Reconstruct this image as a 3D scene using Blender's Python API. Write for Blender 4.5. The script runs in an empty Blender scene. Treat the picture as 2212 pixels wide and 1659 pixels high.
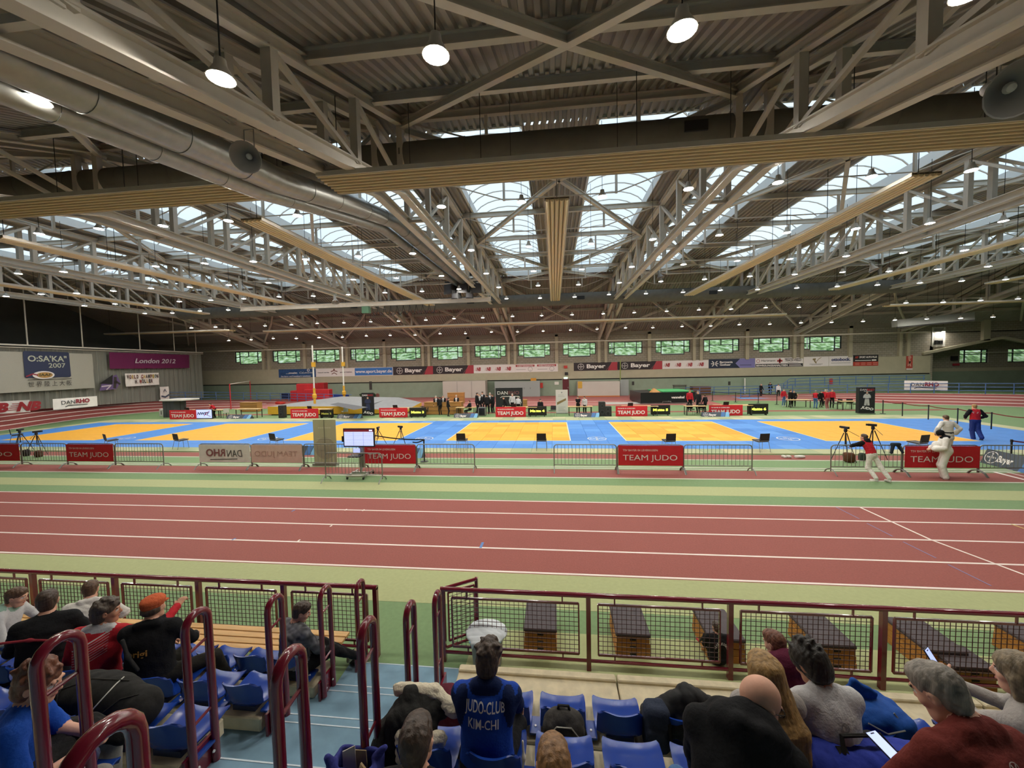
import bpy, math, random
import numpy as np
from mathutils import Vector, Matrix
random.seed(7); np.random.seed(7)
S = bpy.context.scene
COL = S.collection
PI = math.pi
# ------------------------------------------------------------------ camera
FPX = 831.0
RW = np.array([[0.9938541, 0.01530517, 0.10963477], [0.1087088, 0.0519652, -0.99271447], [-0.02089086, 0.99853161, 0.04998202]])
CAM = np.array([0.0, 0.0, 4.2])
cd = bpy.data.cameras.new('camera'); cam = bpy.data.objects.new('camera', cd); COL.objects.link(cam)
cd.sensor_fit = 'HORIZONTAL'; cd.sensor_width = 36.0; cd.lens = FPX / 2212 * 36.0; cd.clip_start = 0.05; cd.clip_end = 500
mw = Matrix([list(r) + [0] for r in RW] + [[0, 0, 0, 1]]); mw.translation = Vector(CAM)
cam.matrix_world = mw
S.camera = cam
# ------------------------------------------------------------------ world, exposure
S.view_settings.view_transform = 'Standard'; S.view_settings.look = 'None'
S.view_settings.exposure = 0.35; S.view_settings.gamma = 1.0; S.view_settings.use_curve_mapping = False
S.cycles.use_denoising = True
S.cycles.max_bounces = 8; S.cycles.diffuse_bounces = 5; S.cycles.glossy_bounces = 3; S.cycles.transparent_max_bounces = 12
S.cycles.sample_clamp_indirect = 6.0; S.cycles.caustics_reflective = False; S.cycles.caustics_refractive = False
LAMP_E = 300.0; SKY_E = 1.15
wd = bpy.data.worlds.new('overcast_sky'); S.world = wd; wd.use_nodes = True
nt = wd.node_tree; bg = nt.nodes['Background']
tc = nt.nodes.new('ShaderNodeTexCoord'); nz = nt.nodes.new('ShaderNodeTexNoise'); nz.inputs['Scale'].default_value = 2.2; nz.inputs['Detail'].default_value = 5
cr = nt.nodes.new('ShaderNodeValToRGB'); cr.color_ramp.elements[0].color = (.62, .74, .86, 1); cr.color_ramp.elements[1].color = (.84, .92, .97, 1)
cr.color_ramp.elements[0].position = .3; cr.color_ramp.elements[1].position = .7
nt.links.new(tc.outputs['Generated'], nz.inputs['Vector']); nt.links.new(nz.outputs['Fac'], cr.inputs['Fac']); nt.links.new(cr.outputs['Color'], bg.inputs['Color'])
bg.inputs['Strength'].default_value = SKY_E

# ------------------------------------------------------------------ helpers
def lin(c):
    if isinstance(c, str):
        c = [int(c[i:i + 2], 16) for i in (0, 2, 4)]
    out = []
    for v in c:
        v = v / 255.0
        out.append(v / 12.92 if v <= .04045 else ((v + .055) / 1.055) ** 2.4)
    return out
MATS = {}
def mat(name, c, rough=.6, metal=0.0, var=0.0, scale=8.0, bump=0.0, emit=0.0, spec=None, stretch=None, coat=0.0, detail=4.0):
    """procedural material: base colour varied by noise, optional bump, emission only for lamps and screens"""
    if name in MATS: return MATS[name]
    m = bpy.data.materials.new(name); m.use_nodes = True; n = m.node_tree.nodes; L = m.node_tree.links
    b = n['Principled BSDF']; col = lin(c)
    b.inputs['Base Color'].default_value = (*col, 1); b.inputs['Roughness'].default_value = rough; b.inputs['Metallic'].default_value = metal
    if spec is not None: b.inputs['Specular IOR Level'].default_value = spec
    if coat: b.inputs['Coat Weight'].default_value = coat
    if emit:
        b.inputs['Emission Color'].default_value = (*col, 1); b.inputs['Emission Strength'].default_value = emit
    if var or bump:
        t = n.new('ShaderNodeTexCoord'); z = n.new('ShaderNodeTexNoise'); z.inputs['Scale'].default_value = scale; z.inputs['Detail'].default_value = detail
        src = t.outputs['Object']
        if stretch:
            mp = n.new('ShaderNodeMapping'); mp.inputs['Scale'].default_value = stretch; L.new(src, mp.inputs['Vector']); src = mp.outputs['Vector']
        L.new(src, z.inputs['Vector'])
        if var:
            r = n.new('ShaderNodeValToRGB'); e = r.color_ramp.elements
            e[0].position = .3; e[1].position = .7
            e[0].color = (*[max(0, v * (1 - var)) for v in col], 1); e[1].color = (*[min(1, v * (1 + var)) for v in col], 1)
            L.new(z.outputs['Fac'], r.inputs['Fac']); L.new(r.outputs['Color'], b.inputs['Base Color'])
        if bump:
            bp = n.new('ShaderNodeBump'); bp.inputs['Strength'].default_value = bump; bp.inputs['Distance'].default_value = .02
            L.new(z.outputs['Fac'], bp.inputs['Height']); L.new(bp.outputs['Normal'], b.inputs['Normal'])
    MATS[name] = m
    return m

V = Vector
def ray(u, v):
    return RW @ np.array([(u - 1106) / FPX, -(v - 829.5) / FPX, -1.0])
def at(u, v, x=None, y=None, z=None):
    """the point of a world plane that the photograph shows at pixel u, v"""
    d = ray(u, v)
    t = x / d[0] if x is not None else (y / d[1] if y is not None else (z - CAM[2]) / d[2])
    return V(CAM + d * t)
def gnd(u, v, z=0.0): return at(u, v, z=z)
def proj(p):
    c = RW.T @ (np.array(p) - CAM)
    return (1106 + FPX * c[0] / -c[2], 829.5 - FPX * c[1] / -c[2]) if c[2] < -.1 else (1e6, 1e6)

ORD = ['first', 'second', 'third', 'fourth', 'fifth', 'sixth', 'seventh', 'eighth', 'ninth', 'tenth', 'eleventh', 'twelfth', 'thirteenth', 'fourteenth', 'fifteenth', 'sixteenth', 'seventeenth', 'eighteenth', 'nineteenth', 'twentieth'] + ['twenty-' + s for s in ('first', 'second', 'third', 'fourth', 'fifth', 'sixth', 'seventh', 'eighth', 'ninth')] + ['thirtieth', 'thirty-first', 'thirty-second', 'thirty-third', 'thirty-fourth']
class MB:
    """collects boxes, bars, tubes and plates of one part; build() links them as one mesh object"""
    def __init__(s): s.v = []; s.f = []; s.m = []; s.cur = 0
    def add(s, vs, fs):
        o = len(s.v); s.v += [tuple(p) for p in vs]; s.f += [tuple(i + o for i in f) for f in fs]; s.m += [s.cur] * len(fs); return s
    def box(s, x0, x1, y0, y1, z0, z1):
        return s.add([(x0, y0, z0), (x1, y0, z0), (x1, y1, z0), (x0, y1, z0), (x0, y0, z1), (x1, y0, z1), (x1, y1, z1), (x0, y1, z1)],
                     [(3, 2, 1, 0), (4, 5, 6, 7), (0, 1, 5, 4), (1, 2, 6, 5), (2, 3, 7, 6), (3, 0, 4, 7)])
    def bev(s, x0, x1, y0, y1, z0, z1, b):
        """box with chamfered vertical edges and top"""
        pts = [(x0 + b, y0), (x1 - b, y0), (x1, y0 + b), (x1, y1 - b), (x1 - b, y1), (x0 + b, y1), (x0, y1 - b), (x0, y0 + b)]
        cx, cy = (x0 + x1) / 2, (y0 + y1) / 2
        def ins(p): return (p[0] + (b if p[0] < cx else -b) * .8, p[1] + (b if p[1] < cy else -b) * .8)
        vs = [(p[0], p[1], z0) for p in pts] + [(p[0], p[1], z1 - b) for p in pts] + [(*ins(p), z1) for p in pts]
        fs = [tuple(range(7, -1, -1)), tuple(range(16, 24))]
        for k in (0, 8):
            for i in range(8): fs.append((k + i, k + (i + 1) % 8, k + 8 + (i + 1) % 8, k + 8 + i))
        return s.add(vs, fs)
    def frame(s, p, q, up=(0, 0, 1)):
        p, q = V(p), V(q); d = (q - p).normalized(); u = V(up)
        if abs(d.dot(u)) > .98: u = V((0, 1, 0)) if abs(d.y) < .9 else V((1, 0, 0))
        r = d.cross(u).normalized(); u = r.cross(d).normalized(); return p, q, r, u
    def bar(s, p, q, w, h, up=(0, 0, 1)):
        p, q, r, u = s.frame(p, q, up); vs = []
        for e in (p, q):
            for a, b in ((-1, -1), (1, -1), (1, 1), (-1, 1)): vs.append(e + r * (a * w / 2) + u * (b * h / 2))
        return s.add(vs, [(3, 2, 1, 0), (4, 5, 6, 7), (0, 1, 5, 4), (1, 2, 6, 5), (2, 3, 7, 6), (3, 0, 4, 7)])
    def ibeam(s, p, q, w, h, t=.03, up=(0, 0, 1)):
        p, q, r, u = s.frame(p, q, up)
        s.bar(p + u * (h / 2 - t / 2), q + u * (h / 2 - t / 2), w, t, up); s.bar(p - u * (h / 2 - t / 2), q - u * (h / 2 - t / 2), w, t, up)
        return s.bar(p, q, t, h - 2 * t, up)
    def tube(s, pts, r, n=8, caps=True):
        pts = [V(p) for p in pts]; rr = r if isinstance(r, (list, tuple)) else [r] * len(pts); o = None; rings = []
        for i, p in enumerate(pts):
            d = ((pts[i + 1] - p).normalized() if i < len(pts) - 1 else V((0, 0, 0))) + ((p - pts[i - 1]).normalized() if i else V((0, 0, 0)))
            d = d.normalized() if d.length > 1e-6 else V((0, 0, 1))
            if o is None: o = d.orthogonal().normalized()
            o = (o - d * o.dot(d)); o = o.normalized() if o.length > 1e-6 else d.orthogonal().normalized()
            b = d.cross(o); rings.append([p + (o * math.cos(2 * PI * k / n) + b * math.sin(2 * PI * k / n)) * rr[i] for k in range(n)])
        vs = [p for g in rings for p in g]; fs = []
        for i in range(len(pts) - 1):
            for k in range(n): fs.append((i * n + k, i * n + (k + 1) % n, (i + 1) * n + (k + 1) % n, (i + 1) * n + k))
        if caps: fs += [tuple(range(n - 1, -1, -1)), tuple(range((len(pts) - 1) * n, len(pts) * n))]
        return s.add(vs, fs)
    def lathe(s, prof, n=16, c=(0, 0, 0), axis=(0, 0, 1)):
        """prof: (radius, height) pairs along axis"""
        ax = V(axis).normalized(); o = ax.orthogonal().normalized(); b = ax.cross(o); c = V(c); vs = []; fs = []
        for r, h in prof:
            for k in range(n): vs.append(c + ax * h + (o * math.cos(2 * PI * k / n) + b * math.sin(2 * PI * k / n)) * r)
        for i in range(len(prof) - 1):
            for k in range(n): fs.append((i * n + k, i * n + (k + 1) % n, (i + 1) * n + (k + 1) % n, (i + 1) * n + k))
        if prof[0][0] > 1e-4: fs.append(tuple(range(n - 1, -1, -1)))
        if prof[-1][0] > 1e-4: fs.append(tuple(range((len(prof) - 1) * n, len(prof) * n)))
        return s.add(vs, fs)
    def prism(s, pts, a, b):
        """polygon pts given as 3-D points, extruded by the vector b-a"""
        n = len(pts); e = V(b) - V(a); vs = [V(p) for p in pts] + [V(p) + e for p in pts]
        return s.add(vs, [tuple(range(n - 1, -1, -1)), tuple(range(n, 2 * n))] + [(i, (i + 1) % n, n + (i + 1) % n, n + i) for i in range(n)])
    def build(s, name, mats, parent=None, origin=(0, 0, 0), smooth=False):
        me = bpy.data.meshes.new(name); ox, oy, oz = origin
        me.from_pydata([(x - ox, y - oy, z - oz) for x, y, z in s.v], [], s.f)
        for m in (mats if isinstance(mats, (list, tuple)) else [mats]): me.materials.append(m)
        if any(s.m): me.polygons.foreach_set('material_index', s.m)
        if smooth:
            me.polygons.foreach_set('use_smooth', [True] * len(s.f))
            try: me.set_sharp_from_angle(angle=.7)
            except Exception: pass
        me.update()
        o = bpy.data.objects.new(name, me); COL.objects.link(o)
        if parent is not None: o.parent = parent
        return o
def tag(o, label=None, cat=None, group=None, kind=None):
    if label: o['label'] = label
    if cat: o['category'] = cat
    if group: o['group'] = group
    if kind: o['kind'] = kind
    return o
def empty(name, loc=(0, 0, 0), label=None, cat=None, group=None, kind=None, rz=0.0):
    o = bpy.data.objects.new(name, None); o.location = loc; o.rotation_euler.z = rz; o.empty_display_size = .2; COL.objects.link(o)
    return tag(o, label, cat, group, kind)
def clone(o, parent=None, loc=None, rz=None, label=None):
    c = o.copy(); COL.objects.link(c)
    if parent is not None: c.parent = parent
    if loc is not None: c.location = loc
    if rz is not None: c.rotation_euler.z = rz
    if label: c['label'] = label
    for ch in list(o.children): clone(ch, c)
    return c
_tx = {}
def text_geo(s, bold=0.0, shear=0.0, spacing=1.0):
    """flat mesh of a line of text, cap height about 0.7, from Blender's own font; returns verts, faces, width"""
    k = (s, bold, shear, spacing)
    if k in _tx: return _tx[k]
    cu = bpy.data.curves.new('t', 'FONT'); cu.body = s; cu.offset = bold; cu.shear = shear; cu.space_character = spacing; cu.resolution_u = 3
    ob = bpy.data.objects.new('t', cu); COL.objects.link(ob)
    dg = bpy.context.evaluated_depsgraph_get(); me = bpy.data.meshes.new_from_object(ob.evaluated_get(dg))
    vs = [tuple(v.co)[:2] for v in me.vertices]; fs = [tuple(p.vertices) for p in me.polygons]
    bpy.data.objects.remove(ob); bpy.data.curves.remove(cu); bpy.data.meshes.remove(me)
    xs = [v[0] for v in vs] or [0]; x0 = min(xs); w = max(xs) - x0
    _tx[k] = ([(x - x0, y) for x, y in vs], fs, w); return _tx[k]
class Board:
    """a flat board's own frame: origin at its lower corner, ux along it, uy up it; n faces the reader"""
    def __init__(s, o, ux, uy=(0, 0, 1)):
        s.o = V(o); s.ux = V(ux).normalized(); s.uy = V(uy).normalized(); s.n = s.ux.cross(s.uy).normalized()
    def P(s, x, y, d=0.0): return s.o + s.ux * x + s.uy * y + s.n * d
    def slab(s, mb, x0, x1, y0, y1, d0, d1):
        p = [s.P(x0, y0, d0), s.P(x1, y0, d0), s.P(x1, y1, d0), s.P(x0, y1, d0)]
        return mb.prism(p, s.P(0, 0, d0), s.P(0, 0, d1))
    def poly(s, mb, pts, d0, d1): return mb.prism([s.P(x, y, d0) for x, y in pts], s.P(0, 0, d0), s.P(0, 0, d1))
    def text(s, mb, txt, x, y, h, bold=0.0, shear=0.0, width=None, align='l', mirror=False, spacing=1.0, rot=0.0, d=.004):
        vs, fs, w = text_geo(txt, bold, shear, spacing)
        k = h / .72; kx = k if width is None else width / max(w, 1e-6); W = w * kx
        ox = x - (W if align == 'r' else W / 2 if align == 'c' else 0)
        c, sn = math.cos(rot), math.sin(rot); pts = []
        for a, b in vs:
            a = a * kx; b = b * k
            if mirror: a = W - a
            pts.append(s.P(ox + a * c - b * sn, y + a * sn + b * c, d))
        if mirror: fs = [tuple(reversed(f)) for f in fs]
        mb.add(pts, fs); return W
    def ring(s, mb, x, y, r0, r1, d=.004, n=28, a0=0, a1=2 * PI, sx=1.0):
        vs = []; fs = []
        for i in range(n + 1):
            a = a0 + (a1 - a0) * i / n
            vs += [s.P(x + r0 * math.cos(a) * sx, y + r0 * math.sin(a), d), s.P(x + r1 * math.cos(a) * sx, y + r1 * math.sin(a), d)]
        for i in range(n): fs.append((2 * i, 2 * i + 1, 2 * i + 3, 2 * i + 2))
        return mb.add(vs, fs)
    def disc(s, mb, x, y, r, d=.004, n=24, sx=1.0):
        return mb.add([s.P(x + r * math.cos(2 * PI * i / n) * sx, y + r * math.sin(2 * PI * i / n), d) for i in range(n)], [tuple(range(n))])
def line(bd, mb, pts, w, d=.004):
    """a stroke of width w along 2-D pts on a board"""
    for (xa, ya), (xb, yb) in zip(pts, pts[1:]):
        l = math.hypot(xb - xa, yb - ya) or 1; nx, ny = -(yb - ya) / l * w / 2, (xb - xa) / l * w / 2
        ex, ey = (xb - xa) / l * w * .3, (yb - ya) / l * w * .3
        mb.add([bd.P(xa + nx - ex, ya + ny - ey, d), bd.P(xa - nx - ex, ya - ny - ey, d), bd.P(xb - nx + ex, yb - ny + ey, d), bd.P(xb + nx + ex, yb + ny + ey, d)], [(0, 1, 2, 3)])
# ================================================================== SETTING
XC, BAY = 0.34, 11.75                      # middle bay axis, truss spacing
YW = 51.0                                  # far wall
YB0, YB1, ZT = 13.0, 38.5, 12.8            # roof bends, height of the flat roof
SL = .378
def zroof(y): return ZT - SL * max(0, YB0 - y, y - YB1)
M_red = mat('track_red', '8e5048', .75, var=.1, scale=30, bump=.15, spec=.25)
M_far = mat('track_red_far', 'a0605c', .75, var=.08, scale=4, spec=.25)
M_grn = mat('floor_green', '728c60', .7, var=.07, scale=14, spec=.25)
M_olv = mat('floor_olive', 'a3a878', .7, var=.05, scale=14, spec=.25)
M_line = mat('line_white', 'e2d5cc', .6)
M_lblue = mat('line_blue', '4f79b4', .6); M_lpur = mat('line_faded_blue', '7b6f93', .7); M_lyel = mat('line_yellow', 'c9b060', .6)
M_con = mat('concrete', 'd0c3a4', .85, var=.12, scale=9, bump=.3)
M_wall = mat('wall_block', '9d9580', .9)
M_wall2 = mat('wall_band', 'b3ab93', .9, var=.04, scale=2)
M_wgreen = mat('wall_green', '8c9a86', .85, var=.05, scale=1.5)
M_dark = mat('dark_gap', '2a2925', .9)
M_steel = mat('steel_paint', 'c9c2b4', .55, var=.05, scale=3)
M_steel2 = mat('steel_paint_grey', '8a8375', .6)
M_deck = mat('deck_grey', '95918a', .7, var=.06, scale=2)
M_white = mat('white_paint', 'd9d6cc', .5)
M_blackf = mat('black_frame', '1d1d1e', .5)
M_galv = mat('galvanised', '9a9a94', .35, .8, var=.08, scale=6)
M_ductd = mat('duct_grey', '6a675f', .8, var=.08, scale=3)
# brick joints on the block wall (too far away to tell single blocks apart)
nt = M_wall.node_tree; bk = nt.nodes.new('ShaderNodeTexBrick'); tc = nt.nodes.new('ShaderNodeTexCoord'); mp = nt.nodes.new('ShaderNodeMapping')
mp.inputs['Rotation'].default_value = (PI / 2, 0, 0); bk.inputs['Scale'].default_value = 1.0; bk.inputs['Brick Width'].default_value = .5; bk.inputs['Row Height'].default_value = .25
bk.inputs['Mortar Size'].default_value = .02
bk.inputs['Color1'].default_value = (*lin('a0988a'), 1); bk.inputs['Color2'].default_value = (*lin('978f7e'), 1); bk.inputs['Mortar'].default_value = (*lin('7c7668'), 1)
nt.links.new(tc.outputs['Object'], mp.inputs['Vector']); nt.links.new(mp.outputs['Vector'], bk.inputs['Vector']); nt.links.new(bk.outputs['Color'], nt.nodes['Principled BSDF'].inputs['Base Color'])

# ---- floor and its painted lanes
floor = tag(MB().box(-60, 60, -10, 56, -.3, 0).build('floor', M_grn), kind='structure')
def strip(name, m, x0, x1, y0, y1, z): return MB().box(x0, x1, y0, y1, .0005, z).build(name, m, floor)
strip('olive_strip', M_olv, -60, 60, 6.42, 7.5, .003)
strip('olive_strip', M_olv, -1.3, 60, 4.75, 5.85, .003)
strip('olive_strip', M_olv, -60, 60, 12.38, 13.26, .003)
strip('running_track', M_red, -60, 60, 7.5, 11.65, .004)
for y in (7.55, 8.53, 9.57, 10.6, 11.6): strip('lane_line', M_line, -60, 60, y - .028, y + .028, .006)
strip('running_track', M_red, -60, 60, 14.2, 15.24, .004)
strip('lane_line', M_line, -60, 60, 14.1, 14.16, .006)
for y in (15.42, 15.66, 16.92): strip('lane_line', M_line, -60, 60, y - .03, y + .03, .006)
strip('running_track', M_red, -60, 60, 17.02, 17.85, .004)
strip('running_track', M_red, -36, 30, 32.9, 33.7, .004)
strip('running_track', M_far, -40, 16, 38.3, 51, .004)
for y in (39.5, 40.6, 42.6, 42.75): strip('lane_line', M_line, -38, 14, y - .05, y + .05, .006)
# diagonal start line, dashes and lane ticks on the near track
def gline(name, m, pts, w, z=.008):
    mb = MB()
    for p, q in zip(pts, pts[1:]): mb.bar(V((p[0], p[1], z - .002)), V((q[0], q[1], z - .002)), w, .003)
    return mb.build(name, m, floor)
gline('start_line', M_line, [gnd(1857, 1096), gnd(2010, 1166), gnd(2215, 1243)], .05)
for a, b in (((1806, 1096), (1856, 1121)), ((1873, 1131), (1928, 1159)), ((1951, 1171), (2022, 1206)), ((2048, 1220), (2141, 1266))):
    gline('faded_dash', M_lpur, [gnd(*a), gnd(*b)], .03)
gline('yellow_dash', M_lyel, [gnd(2185, 1133), gnd(2215, 1143)], .04)
for a, b in (((1038, 1184), (1043, 1172)),): gline('blue_tick', M_lblue, [gnd(*a), gnd(*b)], .06)
for a, b in (((630, 1105), (637, 1102)), ((501, 1167), (509, 1163))): gline('blue_tick', M_lblue, [gnd(*a), gnd(*b)], .04)
for a, b in (((745, 1103), (749, 1100)), ((783, 1104), (787, 1101)), ((713, 1138), (717, 1135)), ((642, 1171), (648, 1166))): gline('white_tick', M_line, [gnd(*a), gnd(*b)], .04)
gline('start_line', M_line, [gnd(2148, 1020), gnd(2215, 1037)], .12)
gline('start_line', M_line, [gnd(2170, 1019), gnd(2215, 1030)], .05)

# ---- banked curves of the oval
def bank(name, inner, outer, label):
    o = empty(name, (0, 0, 0), label, 'track')
    mb = MB(); n = len(inner); K = 4
    def pt(i, t): return V(inner[i]).lerp(V(outer[i]), t)
    vs = [pt(i, k / K) for i in range(n) for k in range(K + 1)]
    mb.add(vs, [(i * (K + 1) + k, i * (K + 1) + k + 1, (i + 1) * (K + 1) + k + 1, (i + 1) * (K + 1) + k) for i in range(n - 1) for k in range(K)])
    for i in range(n - 1):                                     # outer face down to the floor
        a, b = V(outer[i]), V(outer[i + 1]); mb.cur = 1
        mb.add([a, b, (b.x, b.y, 0), (a.x, a.y, 0)], [(0, 1, 2, 3)])
    mb.build('banked_surface', [mat('bank_red', '8e4a45', .75, var=.06, scale=6, spec=.25), M_dark], o)
    for k in range(K + 1):
        mb = MB(); vs = []; fs = []
        for i in range(n):
            t = k / K; w = .02 if k in (1, 2, 3) else .025
            vs += [pt(i, max(0, t - w)) + V((0, 0, .012)), pt(i, min(1, t + w)) + V((0, 0, .012))]
        mb.add(vs, [(2 * i, 2 * i + 1, 2 * i + 3, 2 * i + 2) for i in range(n - 1)]).build('lane_line', M_line, o)
    return o
def smooth(pts, m=6):
    """Catmull-Rom through the points"""
    P = [V(p) for p in pts]; out = []
    for i in range(len(P) - 1):
        a, b, c, d = P[max(0, i - 1)], P[i], P[i + 1], P[min(len(P) - 1, i + 2)]
        for k in range(m):
            t = k / m; out.append(.5 * ((2 * b) + (c - a) * t + (2 * a - 5 * b + 4 * c - d) * t * t + (3 * b - a - 3 * c + d) * t ** 3))
    return out + [P[-1]]
LI = smooth([(-40.6, 15.5, .01), (-40.9, 19, .01), (-41.5, 23.9, .01), (-43, 28.2, .01), (-43.7, 32, .01), (-42.5, 35.5, .01), (-39.5, 37.8, .01), (-34, 38.4, .01)])
LO = smooth([(-43.2, 16, 1.1), (-43.6, 20, 1.2), (-44.3, 25.7, 1.2), (-46, 30, 1.2), (-47.3, 34.5, 1.1), (-47, 38.9, .9), (-45, 44.5, .5), (-37, 49.3, .03)])
RI = smooth([(9, 42.3, .01), (14.6, 42.2, .01), (21, 41.5, .01), (26.6, 39.9, .01), (30, 37.9, .01), (36.8, 34.4, .01), (43, 29, .01)])
RO = smooth([(9, 48.5, .03), (15.7, 48.3, .05), (23, 47.6, .15), (29.5, 45.5, .35), (34.6, 43, .5), (41.5, 38, .65), (48, 31, .7)])
bank('banked_curve', LI, LO, 'banked red track curve with white lane lines below the hanging net')
bank('banked_curve', RI, RO, 'banked red track curve with white lane lines behind the black column poster')

# ---- far wall with windows
wallb = MB()
WX = [.34 - 2.94 + 5.875 * k for k in range(-7, 7)]
WZ0, WZ1, WW = 5.05, 6.87, 4.25
edges = [-58] + [e for x in WX for e in (x - WW / 2, x + WW / 2)] + [44.4]
for i in range(0, len(edges), 2): wallb.box(edges[i], edges[i + 1], YW, YW + .35, 4.25, 8.4)
for x in WX:
    wallb.box(x - WW / 2, x + WW / 2, YW, YW + .35, WZ1, 8.4); wallb.box(x - WW / 2, x + WW / 2, YW, YW + .35, 4.25, WZ0)
    for s in (-1, 1):
        a = x + s * (WW / 2); b = x + s * 1.42; wallb.box(min(a, b), max(a, b), YW, YW + .35, WZ0, 5.33)
wall_back = tag(wallb.build('wall_back', M_wall), kind='structure')
def cut(x0, x1): return [(x0, x1)]
MB().box(-58, 44.4, YW - .14, YW + .35, 2.2, 4.25).build('wall_band', M_wall2, wall_back)
MB().box(-58, 44.4, YW - .05, YW + .35, 2.05, 2.2).build('shadow_gap', M_dark, wall_back)
MB().box(-58, 44.4, YW - .2, YW + .35, 0, 2.05).build('lower_wall', M_wgreen, wall_back)
MB().box(-58, 44.4, YW - .05, YW + .35, 6.95, 7.15).build('lintel_course', M_wall2, wall_back)
MB().box(-58, 44.4, YW - .3, YW + .35, 7.75, 8.35).build('eaves_beam', M_steel2, wall_back)
for k in range(-7, 8):
    x = XC + 5.875 * k
    if k % 2:
        for s in (-.42, .42): MB().box(x + s - .17, x + s + .17, YW - .32, YW, 4.25, 8.0).build('wall_column', M_wall2, wall_back)
        MB().box(x - .3, x + .3, YW - .2, YW, 5.9, 6.0).build('tie_bar', M_steel2, wall_back)
    else: MB().box(x - .2, x + .2, YW - .3, YW, 4.25, 8.0).build('wall_column', M_wall2, wall_back)
MB().tube([(-45, YW - 3.6, 6.85), (41, YW - 3.6, 6.85)], .05, 6).build('service_pipe', M_steel); tag(bpy.data.objects['service_pipe'], 'thin pale pipe running above the far windows', 'pipe')
M_glass = mat('window_glass', 'cfe0dc', .1)
nt = M_glass.node_tree; b = nt.nodes['Principled BSDF']; tr = nt.nodes.new('ShaderNodeBsdfTransparent'); mx = nt.nodes.new('ShaderNodeMixShader'); gl = nt.nodes.new('ShaderNodeBsdfGlossy')
gl.inputs['Roughness'].default_value = .05; mx.inputs[0].default_value = .05; tr.inputs[0].default_value = (.9, .95, .93, 1)
nt.links.new(tr.outputs[0], mx.inputs[1]); nt.links.new(gl.outputs[0], mx.inputs[2]); nt.links.new(mx.outputs[0], nt.nodes['Material Output'].inputs[0])
def window(i, x, y=YW, zo=0.0):
    w = tag(empty('window_%d' % i, (x, y, zo)), kind='structure'); f = MB(); h = .09
    def vb(xx, z0, z1): f.box(xx - h / 2, xx + h / 2, .1, .2, z0, z1)
    def hb(x0, x1, z): f.box(x0, x1, .1, .2, z - h / 2, z + h / 2)
    for s in (-1, 1): vb(s * 2.08, 5.33, WZ1); vb(s * 1.4, WZ0, WZ1); hb(min(s * 1.4, s * 2.1), max(s * 1.4, s * 2.1), 5.37); hb(min(s * 1.4, s * 2.1), max(s * 1.4, s * 2.1), 6.05)
    hb(-2.1, 2.1, WZ1 - .05); hb(-1.4, 1.4, WZ0 + .05); hb(-1.4, 1.4, 6.15); vb(-.02, 6.15, WZ1)
    f.build('window_frame', M_blackf, w)
    for (x0, x1, z0, z1) in ((-2.05, -1.4, 5.4, 6.0), (1.4, 2.05, 5.4, 6.0), (-2.05, -1.4, 6.1, 6.8), (1.4, 2.05, 6.1, 6.8), (-1.36, -.07, 6.2, 6.8), (.03, 1.36, 6.2, 6.8), (-1.36, 1.36, 5.12, 6.1)):
        MB().box(x0, x1, .145, .155, z0, z1).build('pane', M_glass, w)
    return w
for i, x in enumerate(WX): window(i + 1, x)
# recessed bay on the far side, its slanted lintel and two lower windows
def pX(u, v): return at(u, v, y=YW)
a, b2, c2, d2 = pX(1990, 764), pX(2125, 736), pX(2162, 729), pX(2230, 752)
upper = MB(); ztop = 8.4
upper.prism([(44.4, YW, ztop), (44.4, YW, a.z), (b2.x, YW, b2.z), (c2.x, YW, c2.z), (58, YW, d2.z - .2), (58, YW, ztop)], (0, 0, 0), (0, .35, 0))
wr = tag(upper.build('wall_annex', M_wall), kind='structure')
for p, q in ((a, b2), (b2, c2), (c2, V((58, YW, d2.z - .2)))): MB().bar(p + V((0, -.1, 0)), q + V((0, -.1, 0)), .5, .3).build('slanted_lintel', M_wall2, wr)
MB().box(b2.x - .35, b2.x + .35, YW - .35, YW, b2.z, ztop).build('wall_column', M_wall2, wr)
MB().box(44.4, 44.75, YW, YW + 3.5, 0, 5.4).build('reveal', M_wall, wr)
Y2 = YW + 3.5
ax = MB(); w2 = [at(2103, 790, y=Y2).x, at(2208, 788, y=Y2).x]
xs = [44.4, w2[0] - 1.6, w2[0] + 1.6, w2[1] - 1.6, w2[1] + 1.6, 62]
for i in (0, 2, 4): ax.box(xs[i], xs[i + 1], Y2, Y2 + .3, 2.6, 7)
for x in w2: ax.box(x - 1.6, x + 1.6, Y2, Y2 + .3, 4.9, 7); ax.box(x - 1.6, x + 1.6, Y2, Y2 + .3, 2.6, 3.2)
ax.build('recess_wall', M_wall, wr)
MB().box(44.4, 62, Y2 - .2, Y2 + .3, 0, 2.2).build('lower_wall', M_wgreen, wr); MB().box(44.4, 62, Y2 - .05, Y2 + .3, 2.2, 2.6).build('wall_band', M_wall2, wr)
MB().box(44.4, 62, YW, Y2, 6.9, 7.0).build('recess_ceiling', M_deck, wr)
MB().tube([at(2085, 762, y=Y2 - .5), at(2230, 760, y=Y2 - .5)], .05, 6).build('service_pipe', M_steel, wr)
for i, x in enumerate(w2):
    w = tag(empty('window_%d' % (15 + i), (x, Y2, 0)), kind='structure'); f = MB()
    for xx in (-1.55, -.95, .95, 1.55): f.box(xx - .05, xx + .05, .1, .2, 3.2, 4.9)
    for z in (3.25, 4.3, 4.85): f.box(-1.6, 1.6, .1, .2, z - .05, z + .05)
    f.build('window_frame', M_blackf, w)
    for x0, x1 in ((-1.5, -1.0), (-.9, .9), (1.0, 1.5)):
        for z0, z1 in ((3.3, 4.25), (4.35, 4.8)): MB().box(x0, x1, .145, .155, z0, z1).build('pane', M_glass, w)
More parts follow.
